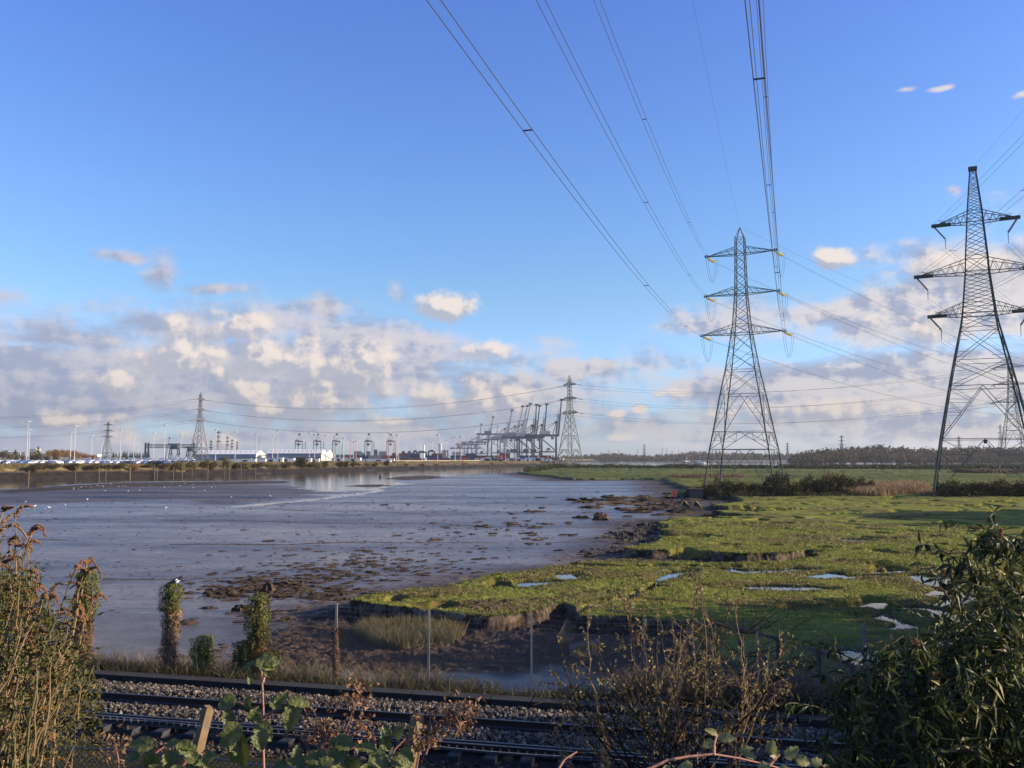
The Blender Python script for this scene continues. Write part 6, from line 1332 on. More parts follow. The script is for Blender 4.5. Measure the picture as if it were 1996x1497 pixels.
rg = np.random.default_rng(61)
for i in range(46):
    px = rg.uniform(120, 420); py = rg.uniform(938, 958) if i % 3 else rg.uniform(944, 950); x, y = gp(px, py, 0)
    o = link('gull', GM, None, label='distant gull speck in the flock on the dark far mud', cat='gull', group='distant flock of gulls on the dark far mud'); o.location = (x, y, zg(x, y)); o.rotation_euler = (0, 0, i*2.1); o.scale = (.62, .62, .62)
# ---------------------------------------------------------------- ivy on the fence posts, bushes near the camera
IV = leafmat('ivy_leaves', [(.03, .045, .010), (.07, .085, .016), (.16, .16, .035), (.045, .06, .014), (.10, .07, .03)], .06, .55, .15)
IB = leafmat('ivy_brown', [(.16, .08, .045), (.28, .15, .08), (.36, .22, .12), (.18, .12, .06)], .06)
IY = leafmat('ivy_yellow', [(.10, .12, .02), (.22, .22, .04), (.32, .28, .06), (.09, .10, .03)], .3)
ST = simple('vine_stem', (.10, .065, .045), .9, 0, .4, 12, .2)
def ivy(px, ytop, ybot, wpx, lb, split, seed, post=True, mats=(IV, IB)):
    rg = np.random.default_rng(seed); u = ray(px, 1300); X = 0
    for _ in range(12): X = u[0]/u[1]*(fy(X)-.05)
    y = fy(X)-.08; zt = zpx(ytop, y); z0 = zg(X, y)-.05; h = zt-z0; wv = wpx*y/F*.5
    r_ = empty('ivy_post', (X, y, z0), lb, 'ivy-covered post' if post else 'ivy bush', 'ivy growing along the wire fence'); m_ = MB()
    if post: m_.box(-.085, .085, -.085, .085, -.2, h*.94); m_.build('post', M['wood'], r_)
    m_ = MB()
    for k in range(34):
        a = rg.uniform(0, 6.28); pts = []; z = rg.uniform(-.1, h*.5)
        while z < h*rg.uniform(.7, 1.05) and len(pts) < 12: pts.append((wv*.55*math.cos(a)*rg.uniform(.7, 1.2), wv*.55*math.sin(a)*rg.uniform(.7, 1.2), z)); z += rg.uniform(.1, .25); a += rg.uniform(-.5, .5)
        if len(pts) > 2: m_.tube(pts, [.013]*(len(pts)-1)+[.004], 4)
    m_.build('vine_stems', ST, r_)
    for part, (f0, f1, mt_, n, cur) in (('green_leaves', (split, 1.02, mats[0], 1500, 1.1)), ('brown_leaves', (0, split+.06, mats[1], 2600, .85))):
        n = int(1.5*n*h/2.2*(1.0 if part[0] == 'b' else (f1-f0)/.35)); 
        if f1-f0 < .08: continue
        z = rg.uniform(f0, f1, n)*h; a = rg.uniform(0, 6.28, n); bul = (.55+.95*vn(z*4+px, a*1.3, 5))*cur; rr_ = wv*bul*rg.uniform(.45, 1.05, n)**.5
        edge = np.clip((h*1.03-z)/(h*.06), .3, 1); rr_ = rr_*edge
        d = np.stack([np.cos(a), np.sin(a), np.zeros(n)], 1); p = d*rr_[:, None]+np.stack([np.zeros(n), np.zeros(n), z], 1)
        V, Fc = leafgeo(p, d*.35+rg.normal(size=(n, 3))*.5+np.array([0, 0, -.6]), d+rg.normal(size=(n, 3))*.28, rg.uniform(.025, .06, n), rg.uniform(.02, .05, n)); link(part, mkmesh(part, V, Fc, mt_), r_)
    return X, y, zt
ivy(331, 1140, 1300, 34, 'ivy-wrapped post with a green head and a magpie on top', .72, 1)
ivy(502, 1158, 1290, 37, 'ivy-wrapped post with a ragged head and orange leaves lower down', .42, 2, mats=(IV, leafmat('ivy_orange', [(.20, .08, .03), (.38, .16, .05), (.16, .10, .05), (.30, .20, .10)], .3)))
ivy(161, 1112, 1270, 40, 'ivy-wrapped post at the left, behind the seed-head bush', .55, 3)
ivy(396, 1240, 1305, 34, 'short bright yellow-green ivy bush between the two tall ivy posts', .02, 4, post=False, mats=(IY, IV))
ivy(478, 1250, 1310, 44, 'dark low ivy bush at the foot of the orange-leaved post', .3, 5, post=False); ivy(654, 1225, 1320, 9, 'thin fence post with a sleeve of dead brown ivy', .95, 6, post=False, mats=(IB, IB))
ivy(520, 1268, 1310, 34, 'low ivy tangle right of the orange-leaved post', .5, 7, post=False)
# magpie
def magpie(loc, rz, lb):
    r_ = empty('magpie', loc, lb, 'bird', None, rz); bm_ = simple('magpie_black', (.012, .013, .02), .4, 0, .1); m_ = MB()
    prof = [(-.44, .008, .02, .004), (-.30, .022, .06, .006), (-.16, .03, .10, .02), (-.10, .045, .125, .045), (0, .06, .15, .062), (.07, .058, .18, .06), (.11, .042, .215, .044), (.15, .038, .245, .038), (.185, .030, .25, .028), (.205, .012, .248, .012), (.245, .002, .24, .002)]
    V = []; n = 10
    for (x, rw, z, rh) in prof:
        for j in range(n): a = 6.283*j/n; V.append((x, rw*math.cos(a), z+rh*math.sin(a)))
    m_.add(V, [(i*n+j, i*n+(j+1) % n, (i+1)*n+(j+1) % n, (i+1)*n+j) for i in range(len(prof)-1) for j in range(n)]+[tuple(range(n-1, -1, -1)), tuple(range((len(prof)-1)*n, len(prof)*n))])
    for s_ in (-1, 1): m_.bar((0, s_*.025, .10), (.01, s_*.028, .0), .006, n=5); m_.bar((.01, s_*.028, .0), (.05, s_*.03, -.005), .004, n=4)
    m_.build('body', bm_, r_, smooth=True); m_ = MB(); V = []
    for (x, rw, z, rh) in [(-.02, .05, .115, .035), (.04, .062, .135, .045), (.09, .045, .165, .035)]:
        for j in range(n): a = 6.283*j/n; V.append((x, rw*1.02*math.cos(a), z+rh*math.sin(a)))
    m_.add(V, [(i*n+j, i*n+(j+1) % n, (i+1)*n+(j+1) % n, (i+1)*n+j) for i in range(2) for j in range(n)]+[tuple(range(n-1, -1, -1)), tuple(range(2*n, 3*n))]); m_.build('white_belly', gm_, r_, smooth=True)
    for s_ in (-1, 1):
        m_ = MB(); m_.add([(.07, s_*.055, .20), (.0, s_*.068, .20), (-.20, s_*.03, .11), (-.05, s_*.066, .13)], [(0, 1, 2, 3)]); m_.build('wing', bm_, r_)
        m_ = MB(); m_.add([(.06, s_*.062, .205), (.02, s_*.071, .205), (-.03, s_*.07, .17), (.03, s_*.068, .175)], [(0, 1, 2, 3)]); m_.build('white_shoulder', gm_, r_)
u = ray(342, 1140); y = 24.6; magpie((u[0]/u[1]*y, y, zpx(1143, y)), R(25), 'magpie perched on the green-headed ivy post')

def P3(px, py, d): return np.array(at(px, py, d))
TW = simple('twig', (.19, .125, .075), .8, 0, .35, 14, .25); TWD = simple('dark_twig', (.035, .024, .016), .85, 0, .35, 14, .2); STRAW = simple('straw_stem', (.17, .12, .06), .75, 0, .3, 10, .25); GREENST = simple('green_stem', (.075, .07, .03), .7, 0, .3, 10, .3); REDST = simple('red_stem', (.21, .085, .06), .6, 0, .3, 10, .4)
def arc(a, b_, sagv, n=8, rg=None, wob=.02):
    a = np.array(a); b_ = np.array(b_); pts = []
    for i in range(n+1):
        u = i/n; p = a*(1-u)+b_*u+np.array(sagv)*4*u*(1-u)
        if rg is not None and 0 < i < n: p = p+rg.normal(size=3)*wob*np.array([1, 1, .6])
        pts.append(p)
    return pts
def stem_leaves(pts, n, L, Wd, rg, out=.6, down=.4, start=.15):
    """leaf placement along a stem"""
    P_ = np.array(pts); k = rg.uniform(start*(len(P_)-1), len(P_)-1-1e-4, n); i = k.astype(int); f = (k-i)[:, None]
    p = P_[i]*(1-f)+P_[i+1]*f; tg = unit(P_[i+1]-P_[i]); d = unit(rg.normal(size=(n, 3))*out+tg*.7+np.array([0, 0, -down]))
    return p, d, rg.normal(size=(n, 3))+np.array([0, 0, .9]), L*rg.uniform(.55, 1.25, n), Wd*rg.uniform(.6, 1.2, n)
def plume(mb, a, b_, droop, r, rg):
    """a spent flower spike: a thin axis ringed with small seed clusters"""
    pts = arc(a, b_, (0, 0, droop), 12, rg, .004); mb.tube(pts, [r*.35]*len(pts), 4)
    for i, p in enumerate(pts):
        u = i/12; rr_ = r*(1.15-.8*u)
        for k in range(7):
            d = unit(rg.normal(size=(1, 3)))[0]; c_ = p+d*rr_*.55+(pts[min(i+1, 12)]-p)*rg.uniform(0, 1); s_ = rr_*rg.uniform(.35, .6)
            mb.add([c_+np.array(v)*s_ for v in ((1, 0, 0), (0, 1, 0), (-1, 0, 0), (0, -1, 0), (0, 0, 1), (0, 0, -1))], [(0, 1, 4), (1, 2, 4), (2, 3, 4), (3, 0, 4), (1, 0, 5), (2, 1, 5), (3, 2, 5), (0, 3, 5)])
# --- seed-head bush at the left
rg = np.random.default_rng(71)
SEED = simple('spent_flower', (.17, .085, .045), .9, 0, .5, 20, .15)
LB = leafmat('left_bush_leaves', [(.012, .018, .007), (.028, .038, .012), (.06, .066, .021), (.03, .024, .011), (.11, .095, .03), (.045, .025, .012)], .15, .7, .12)
lb_ = empty('seed_head_bush', (-3.2, 5.6, 3.9), 'tall straggly bush with brown seed spikes at the left edge', 'bush')
def loc(root, p): return np.array(p)-np.array(root.location)
spikes = [((30, 1004), (64, 990), .02), ((5, 1022), (30, 1000), .01), ((8, 990), (27, 989), .0), ((0, 1040), (52, 1048), .04), ((60, 1042), (90, 1046), .03), ((62, 1034), (88, 1034), .02), ((20, 1062), (42, 1066), .02), ((18, 1056), (40, 1056), .02), ((55, 1062), (80, 1064), .02), ((56, 1066), (63, 1072), .01), ((5, 1105), (44, 1110), .04), ((62, 1116), (74, 1130), .02), ((65, 1134), (71, 1146), .01),
          ((150, 1105), (152, 1102), .0), ((170, 1102), (186, 1101), .03), ((168, 1100), (153, 1106), .02), ((172, 1118), (198, 1122), .03), ((164, 1116), (142, 1119), .02), ((182, 1168), (209, 1170), .02), ((140, 1175), (184, 1182), .04), ((65, 1155), (92, 1160), .03), ((100, 1160), (116, 1138), .02), ((100, 1165), (116, 1182), .02), ((85, 1165), (90, 1170), .01), ((60, 1170), (72, 1180), .01), ((150, 1190), (170, 1210), .03), ((150, 1180), (168, 1230), .03), ((30, 1200), (60, 1190), .02),
          ((60, 1325), (66, 1352), .02), ((84, 1320), (88, 1344), .02), ((92, 1330), (95, 1350), .02), ((110, 1310), (122, 1320), .02), ((120, 1352), (128, 1362), .01), ((100, 1400), (112, 1395), .02), ((95, 1420), (108, 1455), .02), ((20, 1340), (46, 1352), .02), ((40, 1250), (64, 1262), .02), ((10, 1420), (35, 1440), .03), ((105, 1480), (138, 1496), .02), ((10, 1155), (30, 1160), .02), ((60, 1230), (84, 1240), .02), ((108, 1302), (124, 1300), .02)]
sm = {}; mats_ = (STRAW, GREENST, TW)
grp_s = [MB(), MB(), MB()]; LV = []
for i, ((x0, y0), (x1, y1), dr) in enumerate(spikes):
    d = rg.uniform(5.2, 6.6); a = loc(lb_, P3(x0, y0, d)); b_ = loc(lb_, P3(x1, y1, d+rg.uniform(-.1, .1))); m_ = MB(); plume(m_, a, b_, dr*1.6, .017, rg); m_.build('seed_spike', SEED, lb_)
    base = loc(lb_, P3(rg.uniform(-110, 60) if x0 < 140 else rg.uniform(-10, 90), 1600, d*.97)); st = arc(base, a, (rg.uniform(-.1, .05), 0, rg.uniform(0, .12)), 9, rg, .015); grp_s[i % 3].tube(st, list(np.linspace(.011, .0035, 10)), 5); LV.append(stem_leaves(st, 30, .055, .018, rg))
    for q_ in range(2):
        m_ = MB(); c_ = st[rg.integers(6, 9)]; plume(m_, c_, c_+np.array([rg.uniform(-.14, .14), 0, rg.uniform(-.06, .04)]), .02, .012, rg); m_.build('seed_spike', SEED, lb_)
for i in range(95):
    tx = rg.uniform(-60, 195); ty = 1080+abs(rg.normal())*150+max(0, tx-80)*.9; d = rg.uniform(5.0, 7.2)
    if tx > 120 and ty < 1180: ty += 80
    base = P3(tx-rg.uniform(60, 330), min(1650, ty+rg.uniform(120, 320)), d); st = arc(loc(lb_, base), loc(lb_, P3(tx, ty, d)), (rg.uniform(-.1, .1), rg.uniform(-.1, .1), rg.uniform(-.03, .1)), 8, rg, .02)
    grp_s[(0, 1, 2, 2, 1)[i % 5]].tube(st, list(np.linspace(.0055, .0016, 9)), 4); LV.append(stem_leaves(st, 40, .048, .016, rg))
for m_, mt_, nm in zip(grp_s, mats_, ('straw_stems', 'green_stems', 'brown_stems')): m_.build(nm, mt_, lb_)
for i in range(46):      # bare bright stalks
    tx = rg.uniform(0, 160); ty = rg.uniform(1010, 1330) if tx < 60 else rg.uniform(1170, 1400); d = rg.uniform(5, 6); dx = rg.uniform(-70, 10)
    m_ = grp_s[0] if 0 else None
m_ = MB()
for i in range(40):
    tx = rg.uniform(-10, 165); ty = rg.uniform(1000, 1330) if tx < 75 else rg.uniform(1215, 1480); d = rg.uniform(4.9, 6); st = arc(loc(lb_, P3(tx-rg.uniform(5, 120), ty+rg.uniform(60, 240), d)), loc(lb_, P3(tx, ty, d)), (0, 0, rg.uniform(-.02, .05)), 5, rg, .008); m_.tube(st, list(np.linspace(.005, .0016, 6)), 4)
m_.build('dry_stalks', STRAW, lb_)
cl = []
for i in range(9500):
    tx = rg.uniform(-70, 200); ty = 1120+abs(rg.normal())*200
    if ty > 1500 or (tx > 60 and ty < 1130+(tx-60)*1.5): continue
    cl.append(P3(tx, ty, rg.uniform(5.2, 7.2)))
cl = np.array(cl)-np.array(lb_.location); k = len(cl)
LV.append((cl, rg.normal(size=(k, 3))+np.array([0, 0, -.3]), rg.normal(size=(k, 3)), .042*rg.uniform(.5, 1.4, k), .014*rg.uniform(.6, 1.4, k)))
V, Fc = leafgeo(*[np.concatenate([l_[j] for l_ in LV]) for j in range(5)]); link('leaves', mkmesh('leaves', V, Fc, LB), lb_)
m_ = MB()
OR = leafmat('orange_leaf', [(.55, .27, .04), (.62, .36, .05)], .4)
pp_ = np.array([loc(lb_, P3(84, 1372, 4.9)), loc(lb_, P3(101, 1375, 4.9)), loc(lb_, P3(12, 1253, 5.2))]); V, Fc = leafgeo(pp_, np.array([[.1, 0, -1], [.5, 0, -1], [.3, 0, -1.]]), np.array([[0, -1, .2]]*3), np.array([.055, .03, .03]), np.array([.03, .022, .02])); link('orange_leaves', mkmesh('orange_leaves', V, Fc, OR), lb_)
magp = at(22, 1003, 6.1)

# --- twiggy bush in the middle right
tb = empty('twiggy_bush', (1.6, 7.6, 3.4), 'sparse twiggy bush with small yellow leaves, standing before the tracks right of centre', 'bush')
YL = leafmat('yellow_small_leaves', [(.12, .10, .035), (.28, .22, .08), (.42, .33, .13), (.07, .06, .025), (.16, .10, .045)], .4, .5)
rg = np.random.default_rng(81); tips = [(1092, 1235), (1150, 1160), (1215, 1130), (1168, 1225), (1262, 1155), (1310, 1140), (1352, 1112), (1366, 1090), (1430, 1165), (1420, 1140), (1188, 1290), (1110, 1290), (1255, 1200), (1290, 1250), (1330, 1210), (1400, 1230), (1440, 1260), (1070, 1295), (1120, 1330), (1100, 1370), (1240, 1300), (1210, 1240), (1385, 1265), (1475, 1240), (1160, 1250), (1280, 1180), (1345, 1170), (1395, 1185), (1230, 1170), (1500, 1260), (1130, 1260), (1305, 1300), (1195, 1340), (1350, 1300), (1455, 1330), (1270, 1330), (1490, 1300), (1080, 1410), (1530, 1250), (1560, 1235), (1320, 1260), (1420, 1300), (1090, 1345), (1150, 1300), (1540, 1300), (1240, 1230), (1370, 1150), (1362, 1120)]
m1 = MB(); m2 = MB(); LV = []
for i, (tx, ty) in enumerate(tips):
    d = rg.uniform(7.2, 8.2); bx__ = 1295+rg.uniform(-70, 130)+(tx-1320)*.12; base = P3(bx__, 1540, 7.7); b_ = P3(tx, ty, d)
    st = arc(loc(tb, base), loc(tb, b_), ((tx-1320)/1500., 0, rg.uniform(-.08, .05)), 12, rg, .011); mm = m1 if i % 3 else m2; mm.tube(st, list(np.linspace(.010, .002, 13)), 5); LV.append(stem_leaves(st, 18, .037, .022, rg, .8, .1, .3))
    for k in range(6):
        j = rg.integers(3, 12); s_ = st[j]; L = rg.uniform(.15, .55)*(1.1-j/16); dirv = (st[j]-st[j-1]); dirv = dirv/np.linalg.norm(dirv)+rg.normal(size=3)*.55; e_ = s_+dirv/np.linalg.norm(dirv)*L
        st2 = arc(s_, e_, (0, 0, .01), 4, rg, .012); mm.tube(st2, list(np.linspace(.0045, .0014, 5)), 4); LV.append(stem_leaves(st2, 11, .037, .022, rg, .8, .1, .2))
        for q_ in range(2):
            s3 = st2[rg.integers(1, 4)]; e3 = s3+rg.normal(size=3)*.08; mm.tube([s3, e3], [.002, .001], 3)
m1.build('light_twigs', TW, tb); m2.build('dark_twigs', TWD, tb); LVa = [np.concatenate([l_[j] for l_ in LV]) for j in range(5)]
V, Fc = leafgeo(*LVa, fold=.3, droop=.1); link('leaves', mkmesh('leaves', V, Fc, YL), tb)
# a second, barer sapling beyond it
sp_ = empty('bare_sapling', (3.6, 9.2, 3.0), 'dark bare sapling right of the twiggy bush, before the wire fence', 'sapling'); m_ = MB(); trunk = arc(loc(sp_, P3(1425, 1520, 9.2)), loc(sp_, P3(1450, 1215, 9.4)), (.03, 0, 0), 14, rg, .012); m_.tube(trunk, list(np.linspace(.022, .004, 15)), 6)
for k in range(34):
    j = rg.integers(3, 14); s_ = trunk[j]; sg = rg.choice((-1, 1)); e_ = s_+np.array([sg*rg.uniform(.2, .9), rg.normal()*.3, rg.uniform(.15, .6)]); st2 = arc(s_, e_, (0, 0, -.04), 6, rg, .015); m_.tube(st2, list(np.linspace(.007, .0015, 7)), 4)
    for q_ in range(4): s3 = st2[rg.integers(1, 6)]; m_.tube([s3, s3+rg.normal(size=3)*.12+np.array([0, 0, .05])], [.003, .001], 3)
m_.build('branches', TWD, sp_)

# --- big dark bush on the right, long drooping leaves
rg = np.random.default_rng(91)
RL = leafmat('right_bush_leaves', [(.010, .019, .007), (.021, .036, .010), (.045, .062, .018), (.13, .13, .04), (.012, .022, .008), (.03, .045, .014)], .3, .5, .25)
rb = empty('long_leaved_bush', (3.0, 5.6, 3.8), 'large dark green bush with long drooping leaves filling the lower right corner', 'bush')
stems = [(1990, 1075), (1960, 1090), (1930, 1060), (1905, 1065), (1885, 1085), (1870, 1100), (1860, 1130), (1910, 1110), (1945, 1130), (1985, 1120), (1850, 1170), (1880, 1190), (1920, 1180), (1960, 1190), (1990, 1200), (1865, 1230), (1900, 1240), (1830, 1215), (1850, 1262), (1810, 1250), (1790, 1260), (1770, 1290), (1835, 1300), (1745, 1310), (1720, 1300), (1700, 1320), (1665, 1325), (1640, 1340), (1690, 1350), (1730, 1350), (1780, 1340), (1830, 1350), (1880, 1300), (1930, 1290), (1970, 1280), (1990, 1330), (1940, 1350), (1650, 1400), (1950, 1050), (2010, 1060), (1810, 1330), (1840, 1280), (1630, 1370), (1600, 1440), (2020, 1150), (2010, 1240), (1700, 1400), (1760, 1400), (1840, 1400), (1900, 1390), (1960, 1410)]
ms = MB(); LV = []
for i, (tx, ty) in enumerate(stems):
    d = rg.uniform(4.6, 6.4); base = P3(tx+rg.uniform(-60, 160), max(1560, ty+280), d*1.03); tip_ = P3(tx, ty, d); st = arc(loc(rb, base), loc(rb, tip_), (rg.uniform(-.03, .08), 0, rg.uniform(0, .08)), 10, rg, .012); ms.tube(st, list(np.linspace(.011, .003, 11)), 5)
    LV.append(stem_leaves(st, 60, .105, .026, rg, .75, .55, .1))
    p = np.repeat(np.array([st[-1]]), 16, 0)+rg.normal(size=(16, 3))*.03; LV.append((p, rg.normal(size=(16, 3))*.7+np.array([0, 0, -.8]), rg.normal(size=(16, 3))+np.array([0, -.4, .6]), .12*rg.uniform(.6, 1.2, 16), .026*rg.uniform(.6, 1.1, 16)))
    for k in range(4):
        s_ = st[rg.integers(4, 11)]; e_ = s_+np.array([rg.normal()*.22, rg.normal()*.22, rg.uniform(-.02, .2)]); st2 = arc(s_, e_, (0, 0, .03), 5, rg, .01); ms.tube(st2, list(np.linspace(.005, .002, 6)), 4); LV.append(stem_leaves(st2, 22, .095, .024, rg, .75, .6, .1))
    if i % 2 == 0 and tx < 2000:
        m_ = MB(); a = st[-1]; plume(m_, a, a+np.array([rg.uniform(-.12, .12), rg.uniform(-.05, .05), rg.uniform(-.03, .07)]), .03, .011, rg); m_.build('seed_spike', SEED, rb)
cl = []
while len(cl) < 8000:
    tx = rg.uniform(1540, 2060); ty = rg.uniform(1080, 1620); top = np.interp(tx, [1540, 1600, 1660, 1700, 1790, 1850, 1880, 1920, 2000], [1520, 1470, 1420, 1390, 1350, 1310, 1230, 1190, 1180])
    if ty > top+rg.exponential(70): cl.append(P3(tx, ty, rg.uniform(5.0, 7.2)))
cl = np.array(cl)-np.array(rb.location); k = len(cl); LV.append((cl, rg.normal(size=(k, 3))*.7+np.array([0, 0, -.6]), rg.normal(size=(k, 3))+np.array([0, 0, .5]), .09*rg.uniform(.5, 1.3, k), .024*rg.uniform(.6, 1.3, k)))
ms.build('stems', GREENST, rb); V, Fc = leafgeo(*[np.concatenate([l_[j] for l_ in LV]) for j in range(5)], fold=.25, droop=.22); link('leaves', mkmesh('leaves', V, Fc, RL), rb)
rb2 = dup(rb, (5.35, 5.5, 3.7), .4, label='unseen copy of the long-leaved bush, added past the right edge to block sun'); rb3 = dup(rb, (5.1, 7.0, 3.0), -.5, label='taller unseen copy of the bush, added to the right to shade the tracks', sc_=(1.2, 1.2, 1.15))  # out-of-view copies of the bush, put in to keep the sun off
# pale turned leaves hanging in the sun
p = np.array([loc(rb, P3(x, y, 4.7)) for (x, y) in [(1880, 1300), (1885, 1330), (1900, 1340), (1915, 1350), (1925, 1330), (1935, 1360), (1905, 1370), (1870, 1290), (1892, 1360), (1945, 1345), (1910, 1400), (1925, 1395), (1935, 1410), (1860, 1280), (1898, 1310), (1940, 1320)]]); k = len(p)
V, Fc = leafgeo(p, rg.normal(size=(k, 3))*.3+np.array([0, 0, -1]), np.array([[.6, -.8, .2]]*k), .12*rg.uniform(.8, 1.2, k), .022, fold=.2, droop=.1); link('pale_leaves', mkmesh('pale_leaves', V, Fc, leafmat('pale_leaf', [(.30, .28, .10), (.42, .37, .17), (.22, .24, .07)], .4)), rb)
V, Fc = leafgeo(np.array([loc(rb, P3(1945, 1108, 4.8)), loc(rb, P3(1992, 1192, 4.8)), loc(rb, P3(1910, 1385, 4.7))]), np.array([[1, 0, -.7], [.6, 0, -.8], [0, 0, -1.]]), np.array([[0, -1, .2]]*3), np.array([.06, .05, .05]), .025); link('orange_leaves', mkmesh('orange_leaves', V, Fc, OR), rb)

# --- dark undergrowth on the slope
rg = np.random.default_rng(95); UG = leafmat('undergrowth_leaves', [(.008, .012, .005), (.02, .026, .009), (.042, .045, .015), (.03, .022, .01)], .15, .6, .15)
k = 26000; x = rg.uniform(-.8, 8.5, k); y = rg.uniform(6.5, 13.5, k); x = x*y/10; z = zg0 = ground(x, y)[0]; kk = fbm(x/1.1, y/1.1, 3, 4); ok = kk+.22*np.clip(x/5, -1, 1) > .42; x, y, z, kk = x[ok], y[ok], z[ok], kk[ok]
z = z+rg.uniform(0, 1, len(x))*(.25+kk*.9)*np.clip((x+1.2)/2, .2, 1); n_ = len(x); V, Fc = leafgeo(np.stack([x, y, z], 1), rg.normal(size=(n_, 3)), rg.normal(size=(n_, 3))+np.array([0, 0, 1]), rg.uniform(.03, .09, n_), rg.uniform(.025, .06, n_)); link('undergrowth', mkmesh('undergrowth', V, Fc, UG), kind='stuff')
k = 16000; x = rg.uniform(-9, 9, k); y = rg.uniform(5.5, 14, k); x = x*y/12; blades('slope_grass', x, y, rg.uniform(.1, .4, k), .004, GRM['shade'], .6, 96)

# --- bramble in front, big toothed leaves
BR = leafmat('bramble_leaves', [(.02, .036, .010), (.04, .062, .015), (.10, .115, .032), (.03, .05, .013), (.12, .05, .035)], .25, .45, .4)
for m__ in (BR,):
    q = NT(m__.node_tree); b = [n for n in m__.node_tree.nodes if n.type == 'BSDF_PRINCIPLED'][0]; bn = q.n('ShaderNodeBump'); bn.inputs['Strength'].default_value = .7; bn.inputs['Distance'].default_value = .01; q.L.new(q.noise(q.n('ShaderNodeTexCoord').outputs['Object'], 85, 3, .6), bn.inputs['Height']); q.L.new(bn.outputs[0], b.inputs['Normal'])
BRr = leafmat('bramble_red', [(.25, .06, .05), (.34, .12, .08)], .3)
def big_leaf(mb, p, ax, nr, L, Wd, rg):
    ax = np.array(ax, float); ax /= np.linalg.norm(ax); nr = np.array(nr, float); nr -= ax*nr.dot(ax); nr /= np.linalg.norm(nr); sd_ = np.cross(ax, nr); n = 9; V = []; F_ = []
    for i in range(n+1):
        u = i/n; w_ = Wd*.5*(math.sin(math.pi*min(1, u*.86+.10))**.75)*(1-.25*u) if 0 < i < n else .001; w_ *= (1+.13*(-1)**i); c_ = p+ax*L*u-nr*L*.22*u*u
        for s_, f in ((-1, 1), (-.5, .5), (0, 0), (.5, .5), (1, 1)): V.append(c_+sd_*w_*s_+nr*(w_*.42*abs(s_)+.05*Wd*math.sin(i*2.1+s_*3)*abs(s_)))
    for i in range(n):
        for j in range(4): F_.append((i*5+j, i*5+j+1, (i+1)*5+j+1, (i+1)*5+j))
    mb.add(V, F_)
def bramble(name, label, root, canes, leaves, cat='bramble', leafm=None, cane_r=.006, canem=None):
    r_ = empty(name, root, label, cat)
    for (pts, d) in canes:
        m_ = MB(); P_ = [loc(r_, P3(x, y, d+(i*.02))) for i, (x, y) in enumerate(pts)]; m_.tube(P_, list(np.linspace(cane_r, cane_r*.5, len(P_))), 7)
        for k in range(len(P_)*5):
            i = rg.integers(0, len(P_)-1); f = rg.uniform(); c_ = P_[i]*(1-f)+P_[i+1]*f; dv = unit(rg.normal(size=(1, 3)))[0]; m_.bar(c_, c_+dv*cane_r*2.6, cane_r*.3, .0003, n=4)
        m_.build('cane', canem or REDST, r_)
    for (x, y, d, ang, L, Wd) in leaves:
        m_ = MB(); c_ = loc(r_, P3(x, y, d)); ax = (math.cos(R(ang)), rg.uniform(-.35, .1), math.sin(R(ang))); nr = (rg.uniform(-.3, .5), -.75, .55+rg.uniform(-.2, .3)); big_leaf(m_, c_, ax, nr, L, Wd, rg); m_.build('leaf', leafm or BR, r_, smooth=True)
    return r_
bramble('bramble', 'upright bramble shoot with broad toothed leaves, left of centre at the bottom edge', (-.9, 3.0, 5.3), [([(520, 1620), (514, 1500), (512, 1430), (513, 1380), (510, 1310), (500, 1285)], 3.0), ([(512, 1400), (560, 1372), (590, 1360)], 3.0), ([(512, 1390), (470, 1372), (440, 1365)], 3.0), ([(512, 1330), (520, 1300), (530, 1290)], 3.0)],
    [(500, 1285, 3.0, -20, .07, .06), (512, 1290, 3.0, 0, .06, .045), (500, 1292, 3.0, 195, .05, .025), (520, 1290, 3.0, -80, .05, .04), (485, 1355, 3.0, -95, .05, .032), (462, 1362, 3.0, 200, .065, .055), (525, 1365, 3.0, -25, .055, .05), (545, 1370, 3.0, 55, .045, .035), (575, 1370, 3.0, -100, .09, .065), (560, 1365, 3.0, -10, .075, .045), (500, 1410, 3.0, -40, .075, .065), (490, 1405, 2.95, 60, .05, .05), (470, 1410, 2.95, -130, .09, .075), (465, 1440, 2.95, -85, .10, .08), (450, 1410, 3.0, 110, .05, .05), (455, 1430, 2.95, -60, .09, .07), (505, 1425, 2.9, -75, .06, .06), (488, 1335, 3.0, 95, .04, .02)])
bramble('bramble', 'low bramble leaves beside the leaning left fence post', (-1.5, 3.2, 5.3), [([(300, 1560), (290, 1500), (300, 1470), (320, 1455)], 3.2), ([(300, 1560), (350, 1500), (370, 1475), (400, 1480)], 3.2)],
    [(300, 1455, 3.2, 170, .09, .06), (290, 1452, 3.2, 215, .07, .05), (296, 1462, 3.2, -90, .085, .065), (330, 1462, 3.2, -80, .07, .06), (325, 1455, 3.2, 30, .05, .035), (345, 1445, 3.2, -35, .09, .05), (360, 1470, 3.2, -20, .08, .05), (370, 1480, 3.2, -60, .07, .05), (395, 1478, 3.2, 15, .06, .05), (400, 1490, 3.1, -60, .05, .04), (270, 1475, 3.2, 190, .05, .04), (310, 1490, 3.1, -120, .07, .06), (340, 1490, 3.1, -70, .08, .06), (345, 1452, 3.2, -5, .07, .04)])
